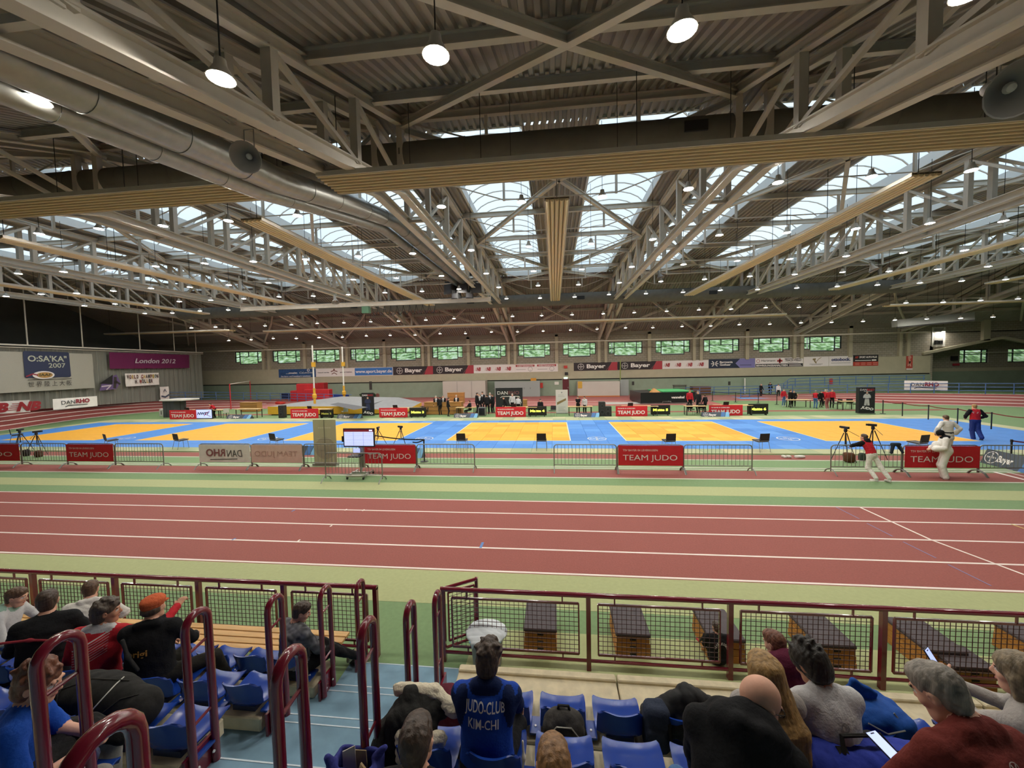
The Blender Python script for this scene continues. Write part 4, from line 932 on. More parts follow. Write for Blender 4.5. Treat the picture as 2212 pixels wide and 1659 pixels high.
# ---- beige display banner seen from behind
a, b_ = gnd(681, 1005), gnd(729, 1005); yb = a.y; o = empty('display_banner', (a.x, yb, 0), 'tall beige display banner seen from behind with faint round print', 'banner'); bd = Board((a.x, yb, .04), (1, 0, 0)); w = b_.x - a.x; h = at(702, 906, y=yb).z - .05
m = MB(); bd.slab(m, -.02, w + .02, 0, h, 0, .006); m.build('sheet', mat('beige_sheet', 'b5b490', .7, var=.03, scale=2), o, (a.x, yb, 0))
m = MB(); bd.ring(m, w / 2, h * .36, 0, w * .47, .008, 32); m.build('round_print', mat('beige_print', 'a09a82', .7), o, (a.x, yb, 0))
m = MB(); [line(bd, m, [(w * (.22 + .085 * i), h * .82), (w * (.26 + .085 * i), h * .82)], .05, .01) for i in range(7)]
for i in range(4): line(bd, m, [(w * .12, h * (.58 - .05 * i)), (w * (.8 - .1 * (i % 2)), h * (.58 - .05 * i))], .012, .01)
m.build('lettering', mat('beige_ink', 'cbc8ab', .7), o, (a.x, yb, 0))
MB().tube([bd.P(w / 2, 0, .03), bd.P(w / 2, h, .03)], .012, 6).build('support_pole', mat('pole_grey', '6b6a5a', .5), o, (a.x, yb, 0))
MB().box(a.x - .04, b_.x + .04, yb - .14, yb + .1, 0, .09).build('base_cassette', M_galv, o, (a.x, yb, 0))
# ---- chairs on the mat border
M_chs = mat('chair_black', '221e1f', .55)
def chair_proto():
    o = empty('chair'); m = MB()
    m.prism([(-.24, -.02, .44), (.24, -.02, .44), (.24, .42, .47), (-.24, .42, .47)], (0, 0, 0), (0, 0, .035)); m.build('seat', M_chs, o)
    m = MB(); m.prism([(-.23, -.03, .5), (.23, -.03, .5), (.22, -.08, .84), (-.22, -.08, .84)], (0, 0, 0), (0, -.03, .005)); m.build('backrest', M_chs, o)
    for s in (-1, 1):
        m = MB(); m.tube([(s * .25, .4, 0), (s * .23, .36, .45)], .011, 6); m.build('leg', M_galv, o)
        m = MB(); m.tube([(s * .25, -.12, 0), (s * .23, -.02, .45), (s * .21, -.07, .6)], .011, 6); m.build('leg', M_galv, o)
    m = MB(); m.tube([(-.23, .0, .44), (-.23, .38, .44), (.23, .38, .44), (.23, .0, .44)], .011, 6); m.build('seat_frame', M_galv, o)
    return o
CH = chair_proto(); n = 0
for u, v, rz, lb in ((28, 958, -.55, 'black chair behind the first tripod at the frame edge'), (232, 972, -.45, 'black chair on the mat border behind the open barrier beside the second red banner'), (384, 972, -.3, 'black chair standing in the gap between barriers'), (592, 972, -.3, 'black chair behind the pink reversed banner'),
                     (997, 974, .0, 'black chair behind the barrier beside the belt post'), (1170, 975, 0, 'black chair in the middle facing the checkered yellow area'), (1448, 977, .12, 'black chair behind the middle red banner'), (1649, 978, .2, 'black chair beside the round mat logo with legs in view'), (1995, 984, .3, 'black chair behind the person in white with a black hood')):
    p = gnd(u, v); o = CH if n == 0 else clone(CH); o.location = (p.x, max(p.y, 17.95), .045); o.rotation_euler.z = rz; tag(o, lb, 'chair', 'black chairs along the mat border'); n += 1
# ---- tripods with cameras
def tripod(u, v, hgt, label, rz=0, pan=1):
    p = gnd(u, v); p.z = .045 if p.y > 17.95 else 0; o = empty('camera_tripod', p, label, 'tripod', 'camera tripods', rz=rz); m = M_blackf
    for k in range(3):
        a = 2 * PI * k / 3 + .5; q = V((.46 * math.cos(a), .46 * math.sin(a), .0)); t = V((.05 * math.cos(a), .05 * math.sin(a), hgt * .78)); mm = MB(); mm.tube([q, q.lerp(t, .45), t], [.012, .014, .02], 6)
        mm.tube([q * .55 + V((0, 0, hgt * .35)), (0, 0, hgt * .42)], .008, 5); mm.build('leg', m, o)
    MB().tube([(0, 0, hgt * .4), (0, 0, hgt * .86)], .02, 7).build('centre_column', m, o)
    MB().lathe([(.05, hgt * .8), (.06, hgt * .83), (.06, hgt * .88), (.04, hgt * .9)], 10).build('fluid_head', m, o)
    mm = MB(); mm.box(-.05, .05, -.12, .16, hgt * .9, hgt * .9 + .09); mm.lathe([(.0, 0), (.04, 0), (.045, .07), (0, .07)], 10, (0, .15, hgt * .9 + .045), (0, 1, 0)); mm.build('camera', M_scr, o)
    mm = MB(); mm.tube([(.03, -.03, hgt * .86), (pan * .3, -.3, hgt * .7)], .009, 5); mm.build('pan_handle', m, o); return o
tripod(46, 976, 1.3, 'black camera tripod nearest the frame edge before the first mat', .4); tripod(82, 982, 1.3, 'black camera tripod second from the edge, with bags at its feet', -.3)
tripod(818, 966, 1.05, 'small black camera tripod beside the screen', .2, -1); tripod(867, 966, 1.1, 'small black camera tripod beside the belt post', 1.0, -1)
tripod(1825, 994, 1.45, 'black camera tripod behind the person in the red vest, bag between its legs', .3); tripod(1884, 990, 1.5, 'taller black camera tripod next to the person in the red vest', .9, -1)
# ---- bags and shoes on the floor there
def lump(name, label, cat, u, v, r, c, mm=None, n=3, h=.03, group=None, z=None):
    p = gnd(u, v); p.z = (.045 if 17.95 < p.y < 30 else 0) if z is None else z; rg = random.Random(u); P = [rbox((0, 0, r[2] * .8), [q * .85 for q in r], rot(rg.uniform(-30, 30), 0, 0), min(r) * .5, 0, .06)]
    for _ in range(n): P.append(ell((rg.uniform(-.6, .6) * r[0], rg.uniform(-.5, .5) * r[1], r[2] * rg.uniform(.6, 1.3)), [q * rg.uniform(.4, .7) for q in r], None, 0, .06))
    P.append(rbox((0, 0, -.5), (1, 1, .5), None, .01, 0, .02, 0, True)); o = soft(name, P, h, mm or cloth('lump_' + c, c), None, .01, 30, seed=u); o.location = p; return tag(o, label, cat, group)
lump('bag', 'dark rucksack on the floor beside the second tripod', 'bag', 57, 985, (.16, .14, .2), '2a2422'); lump('bag', 'brownish rucksack on the floor beside the second tripod', 'bag', 84, 987, (.17, .14, .19), '4a3326')
lump('bag', 'brown camera bag standing between the tripod legs', 'bag', 1834, 998, (.2, .17, .23), '5a3a26'); lump('bag', 'dark green bag next to the brown camera bag', 'bag', 1862, 994, (.14, .12, .18), '39423a')
for u in (1694, 1704): lump('slipper', 'white slipper on the floor beyond the barrier gap, ' + ('farther from' if u < 1700 else 'nearer to') + ' the crumpled shoe', 'shoe', u, 989, (.06, .14, .06), 'd6d2c8', n=1, h=.015, group='white slippers')
lump('shoe', 'crumpled white shoe on the floor beside the slippers', 'shoe', 1727, 989, (.22, .1, .06), 'd0ccc4', n=2, h=.015)
x = bx_(1932); P = [cone((x - .12, YBAR - .05, 1.1), (x + .1, YBAR - .05, 1.1), .06, .06), cone((x - .1, YBAR - .06, 1.08), (x - .16, YBAR - .07, .8), .06, .045), cone((x + .1, YBAR + .05, 1.08), (x + .2, YBAR - .08, .82), .05, .04)]
tag(soft('jacket', P, .02, cloth('navy_cloth', '2b3440')), 'dark jacket slung over the barrier next to the red banner', 'jacket')
# ---- belt posts
M_belt = cloth('belt_red', '7d2c2e'); M_beltb = cloth('belt_black', '1f2126')
def post_proto():
    o = empty('belt_post'); MB().lathe([(.17, 0), (.17, .02), (.03, .035), (.03, .95), (.035, .95), (.035, 1.0), (0, 1.0)], 14).build('post', M_blackf, o, (0, 0, 0), True); MB().lathe([(.04, .9), (.04, .98)], 10).build('belt_head', M_blackf, o); return o
PP = post_proto(); n = 0; R1 = [(1907, 893.5), (1949, 900), (2005, 907.6), (2068, 917), (2141, 928.6), (2240, 944)]; R2 = [(1539, 866), (1589, 869), (1638, 871), (1678, 874)]
def posts(lst, label, group):
    global n; out = []
    for u, v in lst:
        p = gnd(u, v); o = PP if n == 0 else clone(PP); n += 1; o.location = p; tag(o, label + (', %s from its near end' % ORD[len(lst) - 1 - len(out)] if len(lst) > 1 else ''), 'post', group); out.append(p)
    return out
def belts(ps, m, label, zz=.94):
    o = empty('belt', ps[0], label, 'belt'); O = ps[0]
    for a, b in zip(ps, ps[1:]):
        mb = MB(); k = 6
        pts = [a.lerp(b, i / k) + V((0, 0, zz - .06 * math.sin(PI * i / k))) for i in range(k + 1)]
        for q, r in zip(pts, pts[1:]): mb.bar(q, r, .01, .05)
        mb.build('belt_length', m, o, O)
pa = posts(R1, 'black belt post in the row along the mat corner', 'belt posts along the mat corner'); belts(pa, M_belt, 'red belt strung between the black posts at the mat corner')
pa = posts(R2, 'black belt post beyond the green crash pad', 'belt posts beyond the green crash pad'); belts(pa, M_beltb, 'dark belt strung between posts beyond the green crash pad')
pa = posts([(917, 997)], 'black belt post beside the middle red banner and the small tripods', None); pb = posts([(2183, 1006)], 'dark belt post at the tilted grey board', None)
belts([gnd(812, 985), pa[0]], M_beltb, 'black belt running from the post to the screen', .98); belts([pa[0], gnd(893, 1004)], M_beltb, 'black belt running from the post to the red banner', .98); belts([pb[0], gnd(2290, 1012)], cloth('belt_plum', '7a3f52'), 'plum belt at the tilted grey board', .95)
# ---- grey A-shaped boards with the ring logo
M_bg = mat('board_grey', '3c4550', .5); M_bl1 = mat('board_blue', '3f6ea8', .5); M_bl2 = mat('board_light_blue', '79b4dc', .5)
def aboard(a, b, hgt, label, group='grey logo boards', full=True):
    o = empty('logo_board', a, label, 'board', group); w = (b - a).length; ux = (b - a).normalized(); nn = V((ux.y, -ux.x, 0)); up = (V((0, 0, 1)) * hgt - nn * .22).normalized(); bd = Board(a, ux, up); h2 = math.hypot(hgt, .22)
    m = MB(); pk = a + up * h2; m.prism([a, pk, pk - nn * .22 - V((0, 0, hgt))], (0, 0, 0), b - a); m.build('wedge', M_bg, o, a)
    m = MB(); cross_logo(bd, m, w * .15, h2 * .5, h2 * .4); bd.text(m, 'Bayer', w * .27, h2 * .3, h2 * .42, .03, width=w * .26, d=.006); m.build('lettering', M_ltr, o, a)
    m = MB(); bd.poly(m, [(w * .66, 0), (w * .8, 0), (w * .87, h2), (w * .73, h2)], .002, .004); m.build('blue_band', M_bl1, o, a)
    m = MB(); bd.poly(m, [(w * .82, 0), (w * .97, 0), (w, h2 * .6), (w, h2), (w * .89, h2)], .002, .004); m.build('light_blue_band', M_bl2, o, a); return o
for (u0, u1, v), lb in zip(((488, 540, 905.5), (727, 779, 905), (980, 1031, 903.5), (1240, 1295, 902.5), (1517, 1577, 901.5)), ('before the desk of the first mat', 'beside the black judoka column', 'before the suited group table', 'before the loudspeakers', 'overlapping the last red banner')):
    aboard(gnd(u0, v), gnd(u1, v), .36, 'grey wedge board with ring logo on mat edge ' + lb)
aboard(gnd(603, 984), gnd(684, 983), .42, 'dark grey logo board behind the pink reversed banner', None); aboard(gnd(838, 989), gnd(912, 990), .42, 'dark wedge board with blue end behind the red banner at the screen', None)
aboard(gnd(2117, 999), gnd(2245, 1030), .55, 'tilted grey logo board by the last barrier', None)
# ================================================================== FAR SIDE: boards, desks, posters, mats, cabinets
M_poster = mat('poster_black', '1e1f21', .5); M_tabw = mat('table_wood', 'c9ab78', .5, var=.08, scale=5); M_dark2 = mat('dark_leg', '3a3733', .6); M_wood = mat('plywood', 'a9793f', .55, var=.12, scale=6, stretch=(1, 1, 6)); M_red2 = mat('pad_red', 'b8272d', .55, var=.08, scale=3); M_grey = mat('pad_grey', '86888a', .7, var=.06, scale=3)
# red team boards and lit number boards
for k, (u0, u1, vt, vb, wh) in enumerate(((368, 423, 886, 906.5, 'first, beside the blue lit screen'), (629, 687, 883, 904.5, 'before the yellow pole vault pad'), (820, 880, 881, 902.5, 'beside the third number board'), (1071, 1136, 879, 901.5, 'before the black backdrop'), (1330, 1399, 877, 900, 'beside the loudspeakers'), (1531, 1605, 875, 898.5, 'overlapped by a wedge board'))):
    a, b = gnd(u0, vb), gnd(u1, vb); a.y = b.y = (a.y + b.y) / 2; t = at((u0 + u1) / 2, vt, y=a.y); w = b.x - a.x; bd = Board((a.x, a.y, .03), (1, 0, 0)); h = t.z - .03
    o = empty('team_board', a, 'red team board at the far mat edge, ' + wh, 'board', 'red team boards'); m = MB(); bd.slab(m, 0, w, 0, h, -.04, 0); m.build('panel', M_bred, o, a)
    t = MB(); bd.text(t, 'TSV BAYER 04 LEVERKUSEN', w * .06, h * .72, h * .1, .03, width=w * .55); bd.text(t, 'TEAM JUDO', w * .06, h * .22, h * .34, .03, width=w * .86); t.build('lettering', M_ltr, o, a)
    for s in (.1, .9): MB().box(a.x + w * s - .03, a.x + w * s + .03, a.y - .1, a.y + .25, 0, .03).build('foot', M_blackf, o, a)
    # scorers' table right behind the board
    tb = empty('scorer_table', (a.x + w / 2 + .5, a.y + .65, 0), 'scorers table hidden behind a red team board, ' + wh, 'table', 'scorer tables'); MB().box(-1.1, 1.6, -.35, .35, .72, .76).build('tabletop', M_tabw, tb)
    for s in (-1.0, 1.5):
        for q in (-.3, .3): MB().box(s - .025, s + .025, q - .025, q + .025, 0, .72).build('leg', M_dark2, tb)
    lp = empty('laptop', (a.x + w * .5 + .2 * (k % 2), a.y + .6, .76), 'dark laptop on the scorers table behind the board, ' + wh, 'laptop', 'laptops on scorer tables'); MB().box(-.2, .2, -.12, .13, 0, .02).build('keyboard_base', M_blackf, lp); mm = MB(); mm.prism([(-.2, -.13, .02), (.2, -.13, .02), (.2, -.2, .27), (-.2, -.2, .27)], (0, 0, 0), (0, -.015, 0)); mm.build('lid', M_blackf, lp)
M_led = mat('led_yellow', 'e4ef5a', .5, emit=1.1); M_ledd = mat('led_dim', 'a8a648', .5, emit=.25)
for u0, u1, vt, vb, n in ((692, 719, 885.5, 903, 2), (885, 920, 880.5, 902, 3), (1141, 1181, 877.5, 899.5, 4), (1406, 1448, 875, 897.5, 5), (1617, 1660, 872.5, 896.5, 6)):
    a, b = gnd(u0, vb), gnd(u1, vb); a.y = b.y = (a.y + b.y) / 2; t = at((u0 + u1) / 2, vt, y=a.y); w = b.x - a.x; bd = Board((a.x, a.y, .08), (1, 0, 0)); h = t.z - .08
    o = empty('number_board', a, 'black lit board with the yellow word and number %s at the mat edge' % {2: 'two, dim', 3: 'three', 4: 'four', 5: 'five', 6: 'six'}[n], 'board', 'lit number boards'); m = MB(); bd.slab(m, 0, w, 0, h, -.12, 0); m.build('case', M_scr, o, a); m = MB(); bd.slab(m, .04, w - .04, .04, h - .04, 0, .004); m.build('display', mat('led_panel', '171710', .5), o, a)
    t = MB(); bd.text(t, 'Matte %d' % n, w * .5, h * .38, h * .24, .05, width=w * .78, align='c', d=.008); t.build('lettering', M_ledd if n == 2 else M_led, o, a)
    for s in (.12, .88): MB().box(a.x + w * s - .03, a.x + w * s + .03, a.y - .1, a.y + .15, 0, .08).build('foot', M_blackf, o, a)
# lit screen with a swirl logo
a, b = gnd(425, 905.5), gnd(459, 905.5); a.y = b.y; w = b.x - a.x; h = at(440, 884, y=a.y).z; bd = Board((a.x, a.y, .06), (1, 0, 0)); o = empty('lit_screen', a, 'pale blue lit screen with dark slanted lettering beside the first red board', 'screen'); m = MB(); bd.slab(m, 0, w, 0, h - .06, -.08, 0); m.build('screen_case', M_scr, o, a)
m = MB(); bd.slab(m, .04, w - .04, .04, h - .1, 0, .004); m.build('display', screenmat('screen_pale', 'a9b6e4', .9), o, a); t = MB(); bd.text(t, 'NWSY', w * .08, h * .38, h * .26, .04, .35, w * .78, d=.008); t.build('lettering', mat('ink_black', '17171a', .6), o, a); t = MB(); line(bd, t, [(w * .5, h * .25), (w * .62, h * .5), (w * .85, h * .75)], .05, .01); line(bd, t, [(w * .55, h * .45), (w * .9, h * .2)], .04, .01); t.build('swirl', mat('ink_crimson', 'a02a4a', .6), o, a)
MB().box(a.x + .1, b.x - .1, a.y - .1, a.y + .2, 0, .06).build('foot', M_blackf, o, a)
# loudspeakers on the floor
def floor_speaker(u, vt, vb, w, label):
    p = gnd(u, vb); h = at(u, vt, y=p.y).z; o = empty('floor_speaker', p, label, 'loudspeaker'); MB().bev(-w / 2, w / 2, 0, .45, 0, h, .03).build('cabinet', M_spk, o)
    bd = Board((-w / 2, -.005, 0), (1, 0, 0))
    for f, r in ((.72, .26), (.3, .36)):
        m = MB(); bd.ring(m, w / 2, h * f, r * w * .6, r * w, .006); m.build('woofer_ring', M_grill, o); m = MB(); bd.disc(m, w / 2, h * f, r * w * .6, .004); m.build('woofer_cone', mat('cone_black', '141414', .7), o)
floor_speaker(607, 876, 903, .5, 'tall black loudspeaker before the yellow pole vault pad'); floor_speaker(1301, 868, 899.5, .5, 'tall black loudspeaker beside the fifth red board'); floor_speaker(1313.5, 878, 899.5, .55, 'shorter black loudspeaker beside the tall one')
p = gnd(1041, 899); o = empty('flight_case', p, 'black flight case with silver edges before the suited group', 'case'); h = at(1041, 881, y=p.y).z; MB().box(-.28, .28, 0, .5, .06, h).build('case_body', M_scr, o)
for x in (-.28, .28): MB().box(x - .03, x + .03, -.02, .52, .05, h + .01).build('edge_profile', M_galv, o)
for z in (.06, h): MB().box(-.3, .3, -.02, .52, z - .03, z + .02).build('edge_profile', M_galv, o)
for x in (-.24, .24): MB().lathe([(0, -.02), (.05, -.02), (.05, .02), (0, .02)], 10, (x, .1, .04), (1, 0, 0)).build('caster', M_blackf, o)
# tables
def table(u0, u1, vt, vb, label, top=None, legm=None, wd=.7):
    a, b = gnd(u0, vb), gnd(u1, vb); a.y = b.y = (a.y + b.y) / 2; h = min(.8, max(.68, at((u0 + u1) / 2, vt, y=a.y).z)); o = empty('table', a, label, 'table'); w = b.x - a.x
    MB().box(0, w, 0, wd, h - .035, h).build('tabletop', top or M_tabw, o)
    for x in (.1, w - .1):
        for y in (.06, wd - .06): MB().box(x - .025, x + .025, y - .025, y + .025, 0, h - .035).build('leg', legm or M_dark2, o)
    MB().box(.1, w - .1, wd / 2 - .02, wd / 2 + .02, h - .1, h - .035).build('apron', legm or M_dark2, o); return a, w, h
table(458, 478, 886, 903, 'dark table where the man in red leans'); table(508, 556, 884, 903, 'wood-topped table before the plywood box'); table(984, 1026, 881.5, 898, 'wood-topped table before the suited group'); table(1227, 1281, 878.5, 898.5, 'long pale table with two people at it'); table(1481, 1528, 877.5, 897.5, 'wood-topped table beside two suited men')
table(1705, 1755, 864.5, 881, 'long table at which helpers stand'); table(1818, 1856, 867, 886, 'table with boxes beside the black column poster')
# black roll-up poster columns and backdrops
def rollup(u0, u1, vt, vb, label, m, dep=.05):
    a, b = gnd(u0, vb), gnd(u1, vb); a.y = b.y = (a.y + b.y) / 2; w = b.x - a.x; h = at((u0 + u1) / 2, vt, y=a.y).z; bd = Board((a.x, a.y, .05), (1, 0, 0)); o = empty('roll_up_poster', a, label, 'poster'); mm = MB(); bd.slab(mm, 0, w, 0, h - .05, -dep, 0); mm.build('sheet', m, o, a)
    MB().box(a.x, b.x, a.y - .08, a.y + .1, 0, .06).build('base_cassette', M_galv, o, a); return o, a, bd, w, h - .05
def judoka(bd, w, h, y0, k, o, a, mg, msk):
    """flat print of a standing figure in a jacket with a belt"""
    cx = w / 2
    m = MB(); bd.poly(m, [(cx - .3 * k, y0), (cx - .05 * k, y0), (cx, y0 + .35 * k), (cx + .05 * k, y0), (cx + .3 * k, y0), (cx + .22 * k, y0 + .75 * k), (cx - .22 * k, y0 + .75 * k)], .002, .004); bd.poly(m, [(cx + k * q, y0 + k * r) for q, r in ((-.2, .74), (.2, .74), (.23, .95), (.3, .84), (.42, .92), (.38, 1.15), (.27, 1.3), (.09, 1.37), (0, 1.22), (-.09, 1.37), (-.27, 1.3), (-.38, 1.15), (-.42, .92), (-.3, .84), (-.23, .95))], .002, .004); m.build('printed_figure', mg, o, a)
    m = MB(); bd.disc(m, cx, y0 + 1.47 * k, .13 * k, .004, 20, .85); m.build('printed_face', msk, o, a); m = MB(); bd.poly(m, [(cx - .27 * k, y0 + .74 * k), (cx + .27 * k, y0 + .74 * k), (cx + .27 * k, y0 + .8 * k), (cx - .27 * k, y0 + .8 * k)], .004, .006); m.build('printed_belt', mat('ink_black', '17171a', .6), o, a)
M_gi = mat('print_gi', 'b9b7b2', .6); M_gib = mat('print_gi_blue', '2d3452', .6); M_sk = mat('print_skin', 'c29c84', .6); M_inkr = mat('ink_red', 'a3262c', .6); M_ink = mat('ink_black', '17171a', .6)
o, a, bd, w, h = rollup(783, 808.5, 848.5, 898.5, 'black roll-up poster of a judoka in blue with white lettering', M_poster); judoka(bd, w, h, h * .24, h * .36, o, a, M_gib, M_sk); t = MB(); bd.text(t, 'DAN', w * .06, h * .86, h * .07, .02, width=w * .42); bd.text(t, 'JUDO', w * .1, h * .12, h * .09, .05, .2, w * .8, rot=-.2); t.build('lettering', M_ltr, o, a); t = MB(); bd.text(t, 'RHO', w * .5, h * .86, h * .07, .04, width=w * .44); t.build('lettering', M_inkr, o, a)
o, a, bd, w, h = rollup(1854, 1890, 836.5, 894, 'black column poster of a judoka in white with slanted lettering', M_poster, .3); judoka(bd, w, h, h * .3, h * .33, o, a, M_gi, M_sk); t = MB(); bd.text(t, 'DAN', w * .06, h * .87, h * .07, .0, width=w * .42); bd.text(t, 'JUDO', w * .12, h * .2, h * .09, .05, .2, w * .8, rot=-.22); line(bd, t, [(w * .3, h * .84), (w * .8, h * .85)], .02); t.build('lettering', M_ltr, o, a); t = MB(); bd.text(t, 'RHO', w * .5, h * .87, h * .07, .04, width=w * .44); t.build('lettering', M_inkr, o, a)
o, a, bd, w, h = rollup(1071.5, 1129, 838, 880.5, 'black backdrop with rounded corners and white and red lettering', M_poster, .2); t = MB(); bd.text(t, 'DAN', w * .07, h * .66, h * .18, .0, .0, w * .38); line(bd, t, [(w * .18, h * .5), (w * .25, h * .56), (w * .85, h * .56), (w * .9, h * .5)], .05); t.build('lettering', M_ltr, o, a); t = MB(); bd.text(t, 'RHO', w * .48, h * .66, h * .18, .03, .0, w * .4); t.build('lettering', mat('ink_dull_red', '6d4340', .6), o, a)
o, a, bd, w, h = rollup(1201, 1227, 842, 893.5, 'white roll-up poster with a gold sash design', mat('poster_white', 'cfccc4', .6)); t = MB(); bd.poly(t, [(w * .1, h * .35), (w * .85, h * .55), (w * .85, h * .64), (w * .1, h * .46)], .002, .004); t.build('gold_sash', mat('ink_gold', '8a7448', .6), o, a); t = MB()
for i, f in enumerate((.1, .14, .2, .26, .72, .78)): line(bd, t, [(w * .2, h * f), (w * (.8 - .08 * (i % 3)), h * f)], .025)
bd.disc(t, w * .5, h * .88, .06); t.build('lettering', mat('ink_greygreen', '8b9088', .6), o, a)
# ---- pole vault pad
a, b = gnd(579, 897.5), gnd(874, 895); ya = a.y; x0, x1 = a.x, b.x; o = empty('pole_vault_pad', ((x0 + x1) / 2, ya + 3, 0), 'large grey and yellow pole vault landing pad', 'mat'); O = tuple(o.location); xm = gnd(785, 897).x
m = MB(); m.add([(x0, ya, .1), (xm, ya, .1), (xm, ya, .78), (x0, ya, .82)], [(0, 1, 2, 3)]); m.add([(x0, ya, .1), (x0, ya, .82), (x0 + .6, ya + 6.5, .8), (x0 + .6, ya + 6.5, .1)], [(0, 1, 2, 3)]); m.build('yellow_skirt', mat('pad_yellow', 'd8a52e', .55, var=.06, scale=3), o, O)
m = MB(); m.add([(xm, ya, .1), (x1, ya + .3, .1), (x1, ya + .3, .3), (xm, ya, .55)], [(0, 1, 2, 3)]); m.add([(x1, ya + .3, .1), (x1 - .5, ya + 6, .1), (x1 - .5, ya + 6, .5), (x1, ya + .3, .3)], [(0, 1, 2, 3)]); m.build('yellow_skirt', MATS['pad_yellow'], o, O)
m = MB(); m.add([(x0, ya, .82), (xm, ya, .78), (xm + .3, ya + 3.2, 1.0), (x0 + 4, ya + 5.5, 1.25), (x0 + .6, ya + 6.5, .85)], [(0, 1, 2, 3, 4)]); m.add([(xm, ya, .78), (xm, ya, .55), (x1, ya + .3, .3), (x1 - .5, ya + 6, .5), (xm + .5, ya + 6.5, 1.0), (xm + .3, ya + 3.2, 1.0)], [(0, 1, 2, 3, 4, 5)]); m.add([(x0 + 4, ya + 5.5, 1.25), (xm + .3, ya + 3.2, 1.0), (xm + .5, ya + 6.5, 1.0)], [(0, 1, 2)]); m.build('grey_cover', M_grey, o, O)
m = MB(); q = [at(712, 874, z=1.07), at(730, 870, z=1.1), at(795, 880, z=.95), at(765, 886, z=.9)]; m.add([p + V((0, 0, .02)) for p in q], [(0, 1, 2, 3)]); m.build('dark_patch', mat('pad_dark', '54565a', .7), o, O)
MB().box(x0 + .2, x1 - .3, ya + .2, ya + 6, 0, .12).build('pallet', M_dark2, o, O)
def upright(u, vb, vt, label, z=0.0):
    p = gnd(u, vb); zt = at(u - 3, vt, y=p.y).z; o = empty('vault_upright', p, label, 'post'); h = zt
    MB().box(-.25, .25, -.4, .4, 0, .15).build('base', M_dark2, o); MB().tube([(0, 0, .1), (0, 0, h * .36)], .11, 10).build('yellow_sleeve', MATS['pad_yellow'], o); MB().lathe([(.12, 0), (.2, .1), (.2, .4), (.12, .5)], 12, (0, 0, h * .2)).build('protector', MATS['pad_yellow'], o)
    MB().tube([(0, 0, h * .36), (0, 0, h)], .07, 10).build('white_pole', M_white, o); MB().box(-.12, .2, -.1, .1, h * .68, h * .68 + .45).build('yellow_clamp', MATS['pad_yellow'], o)
upright(681, 890, 746, 'tall pole vault upright with yellow sleeve beside the grey pad apex'); upright(744.5, 880, 749, 'tall pole vault upright with yellow sleeve farther along the pad')
for u, vt, vb, lb in ((530, 757, 856, 'thin white upright before the dark wall end'), (597, 759, 852, 'thin white upright before the red pads')):
    p = gnd(u, vb); o = empty('vault_upright', p, lb, 'post'); zt = at(u - 2, vt, y=p.y).z; MB().tube([(0, 0, .2), (0, 0, zt)], .05, 8).build('white_pole', M_white, o); MB().box(-.4, .4, -.3, .3, 0, .2).build('base', M_white, o); MB().box(0, .5, -.03, .03, zt * .5, zt * .5 + .05).build('bar_peg', M_white, o)
o = empty('high_bar', gnd(499, 884), 'red and white jump stand with a crossbar near the dark wall end', 'stand'); p, q = gnd(499, 884), gnd(542, 866); zt = at(499, 829, y=p.y).z
for s in (p, q): MB().tube([s, s + V((0, 0, zt))], .05, 8).build('red_post', M_red2, o, p)
MB().tube([p + V((0, 0, zt - .05)), q + V((0, 0, zt - .05))], .035, 6).build('crossbar', M_white, o, p)
# magenta and striped mat heap, red pad stack, tarps
def pad(name, label, u0, u1, vt, vb, d, m, cat='mat', rzz=0, group=None, tilt=0):
    a, b = gnd(u0, vb), gnd(u1, vb); w = (b - a).length; h = at((u0 + u1) / 2, vt, y=(a.y + b.y) / 2).z; o = empty(name, a, label, cat, group); o.rotation_euler.z = math.atan2(b.y - a.y, b.x - a.x)
    MB().bev(0, w, 0, d, 0.0, h, .08).build('cover', m, o, (0, 0, 0)); return o, w, h
M_mag = mat('pad_magenta', '8e1f45', .55, var=.08, scale=2); M_pink = mat('pad_pink', 'd6b3c2', .55); M_navy = mat('pad_navy', '1f2a50', .6)
o, w, h = pad('landing_mat', 'dark red landing mat with pink and white stripes behind the blue rail', 507, 600, 841, 858, 3.0, M_mag)
for i, f in enumerate((.35, .55, .8)): m = MB(); m.prism([(w * f, -.02, h * .3), (w * (f + .06), -.02, h * .3), (w * (f - .1), -.02, h * .85), (w * (f - .2), -.02, h * .85)], (0, 0, 0), (0, .015, 0)); m.build('pale_stripe', M_pink, o)
pad('landing_mat', 'pale striped mat end sticking out before the red pads', 565, 625, 849, 862, 1.0, M_navy); pad('landing_mat', 'green low mat lying behind the blue rail', 440, 560, 857, 862, 1.5, mat('pad_green', '3f8a60', .6))
pad('crash_pad', 'small red pad at the dark end of the upright stack', 627, 640, 844, 866.5, 1.2, M_red2); pad('crash_pad', 'tall red pad standing upright in the stack', 640.5, 678, 829, 866.5, 1.0, M_red2); pad('crash_pad', 'broad red pad leaning in front of the stack', 657, 711, 841, 867, .8, M_red2); pad('crash_pad', 'red pad on the far side of the upright stack', 684, 700, 827, 862, 1.0, M_red2)
lump('tarp', 'blue tarpaulin heap at the wall foot', 'tarp', 735, 861, (1.3, .6, .35), '2c3f86', h=.08); lump('tarp', 'green hose heap at the wall foot', 'hose', 795, 860, (1.2, .5, .4), '3b4a35', h=.08); lump('tarp', 'reddish net heap at the wall foot', 'net', 822, 859, (.7, .4, .4), '7c5048', h=.08); lump('bag', 'red bag lying on the far track', 'bag', 604, 873, (.7, .3, .18), 'b0382f', h=.06)
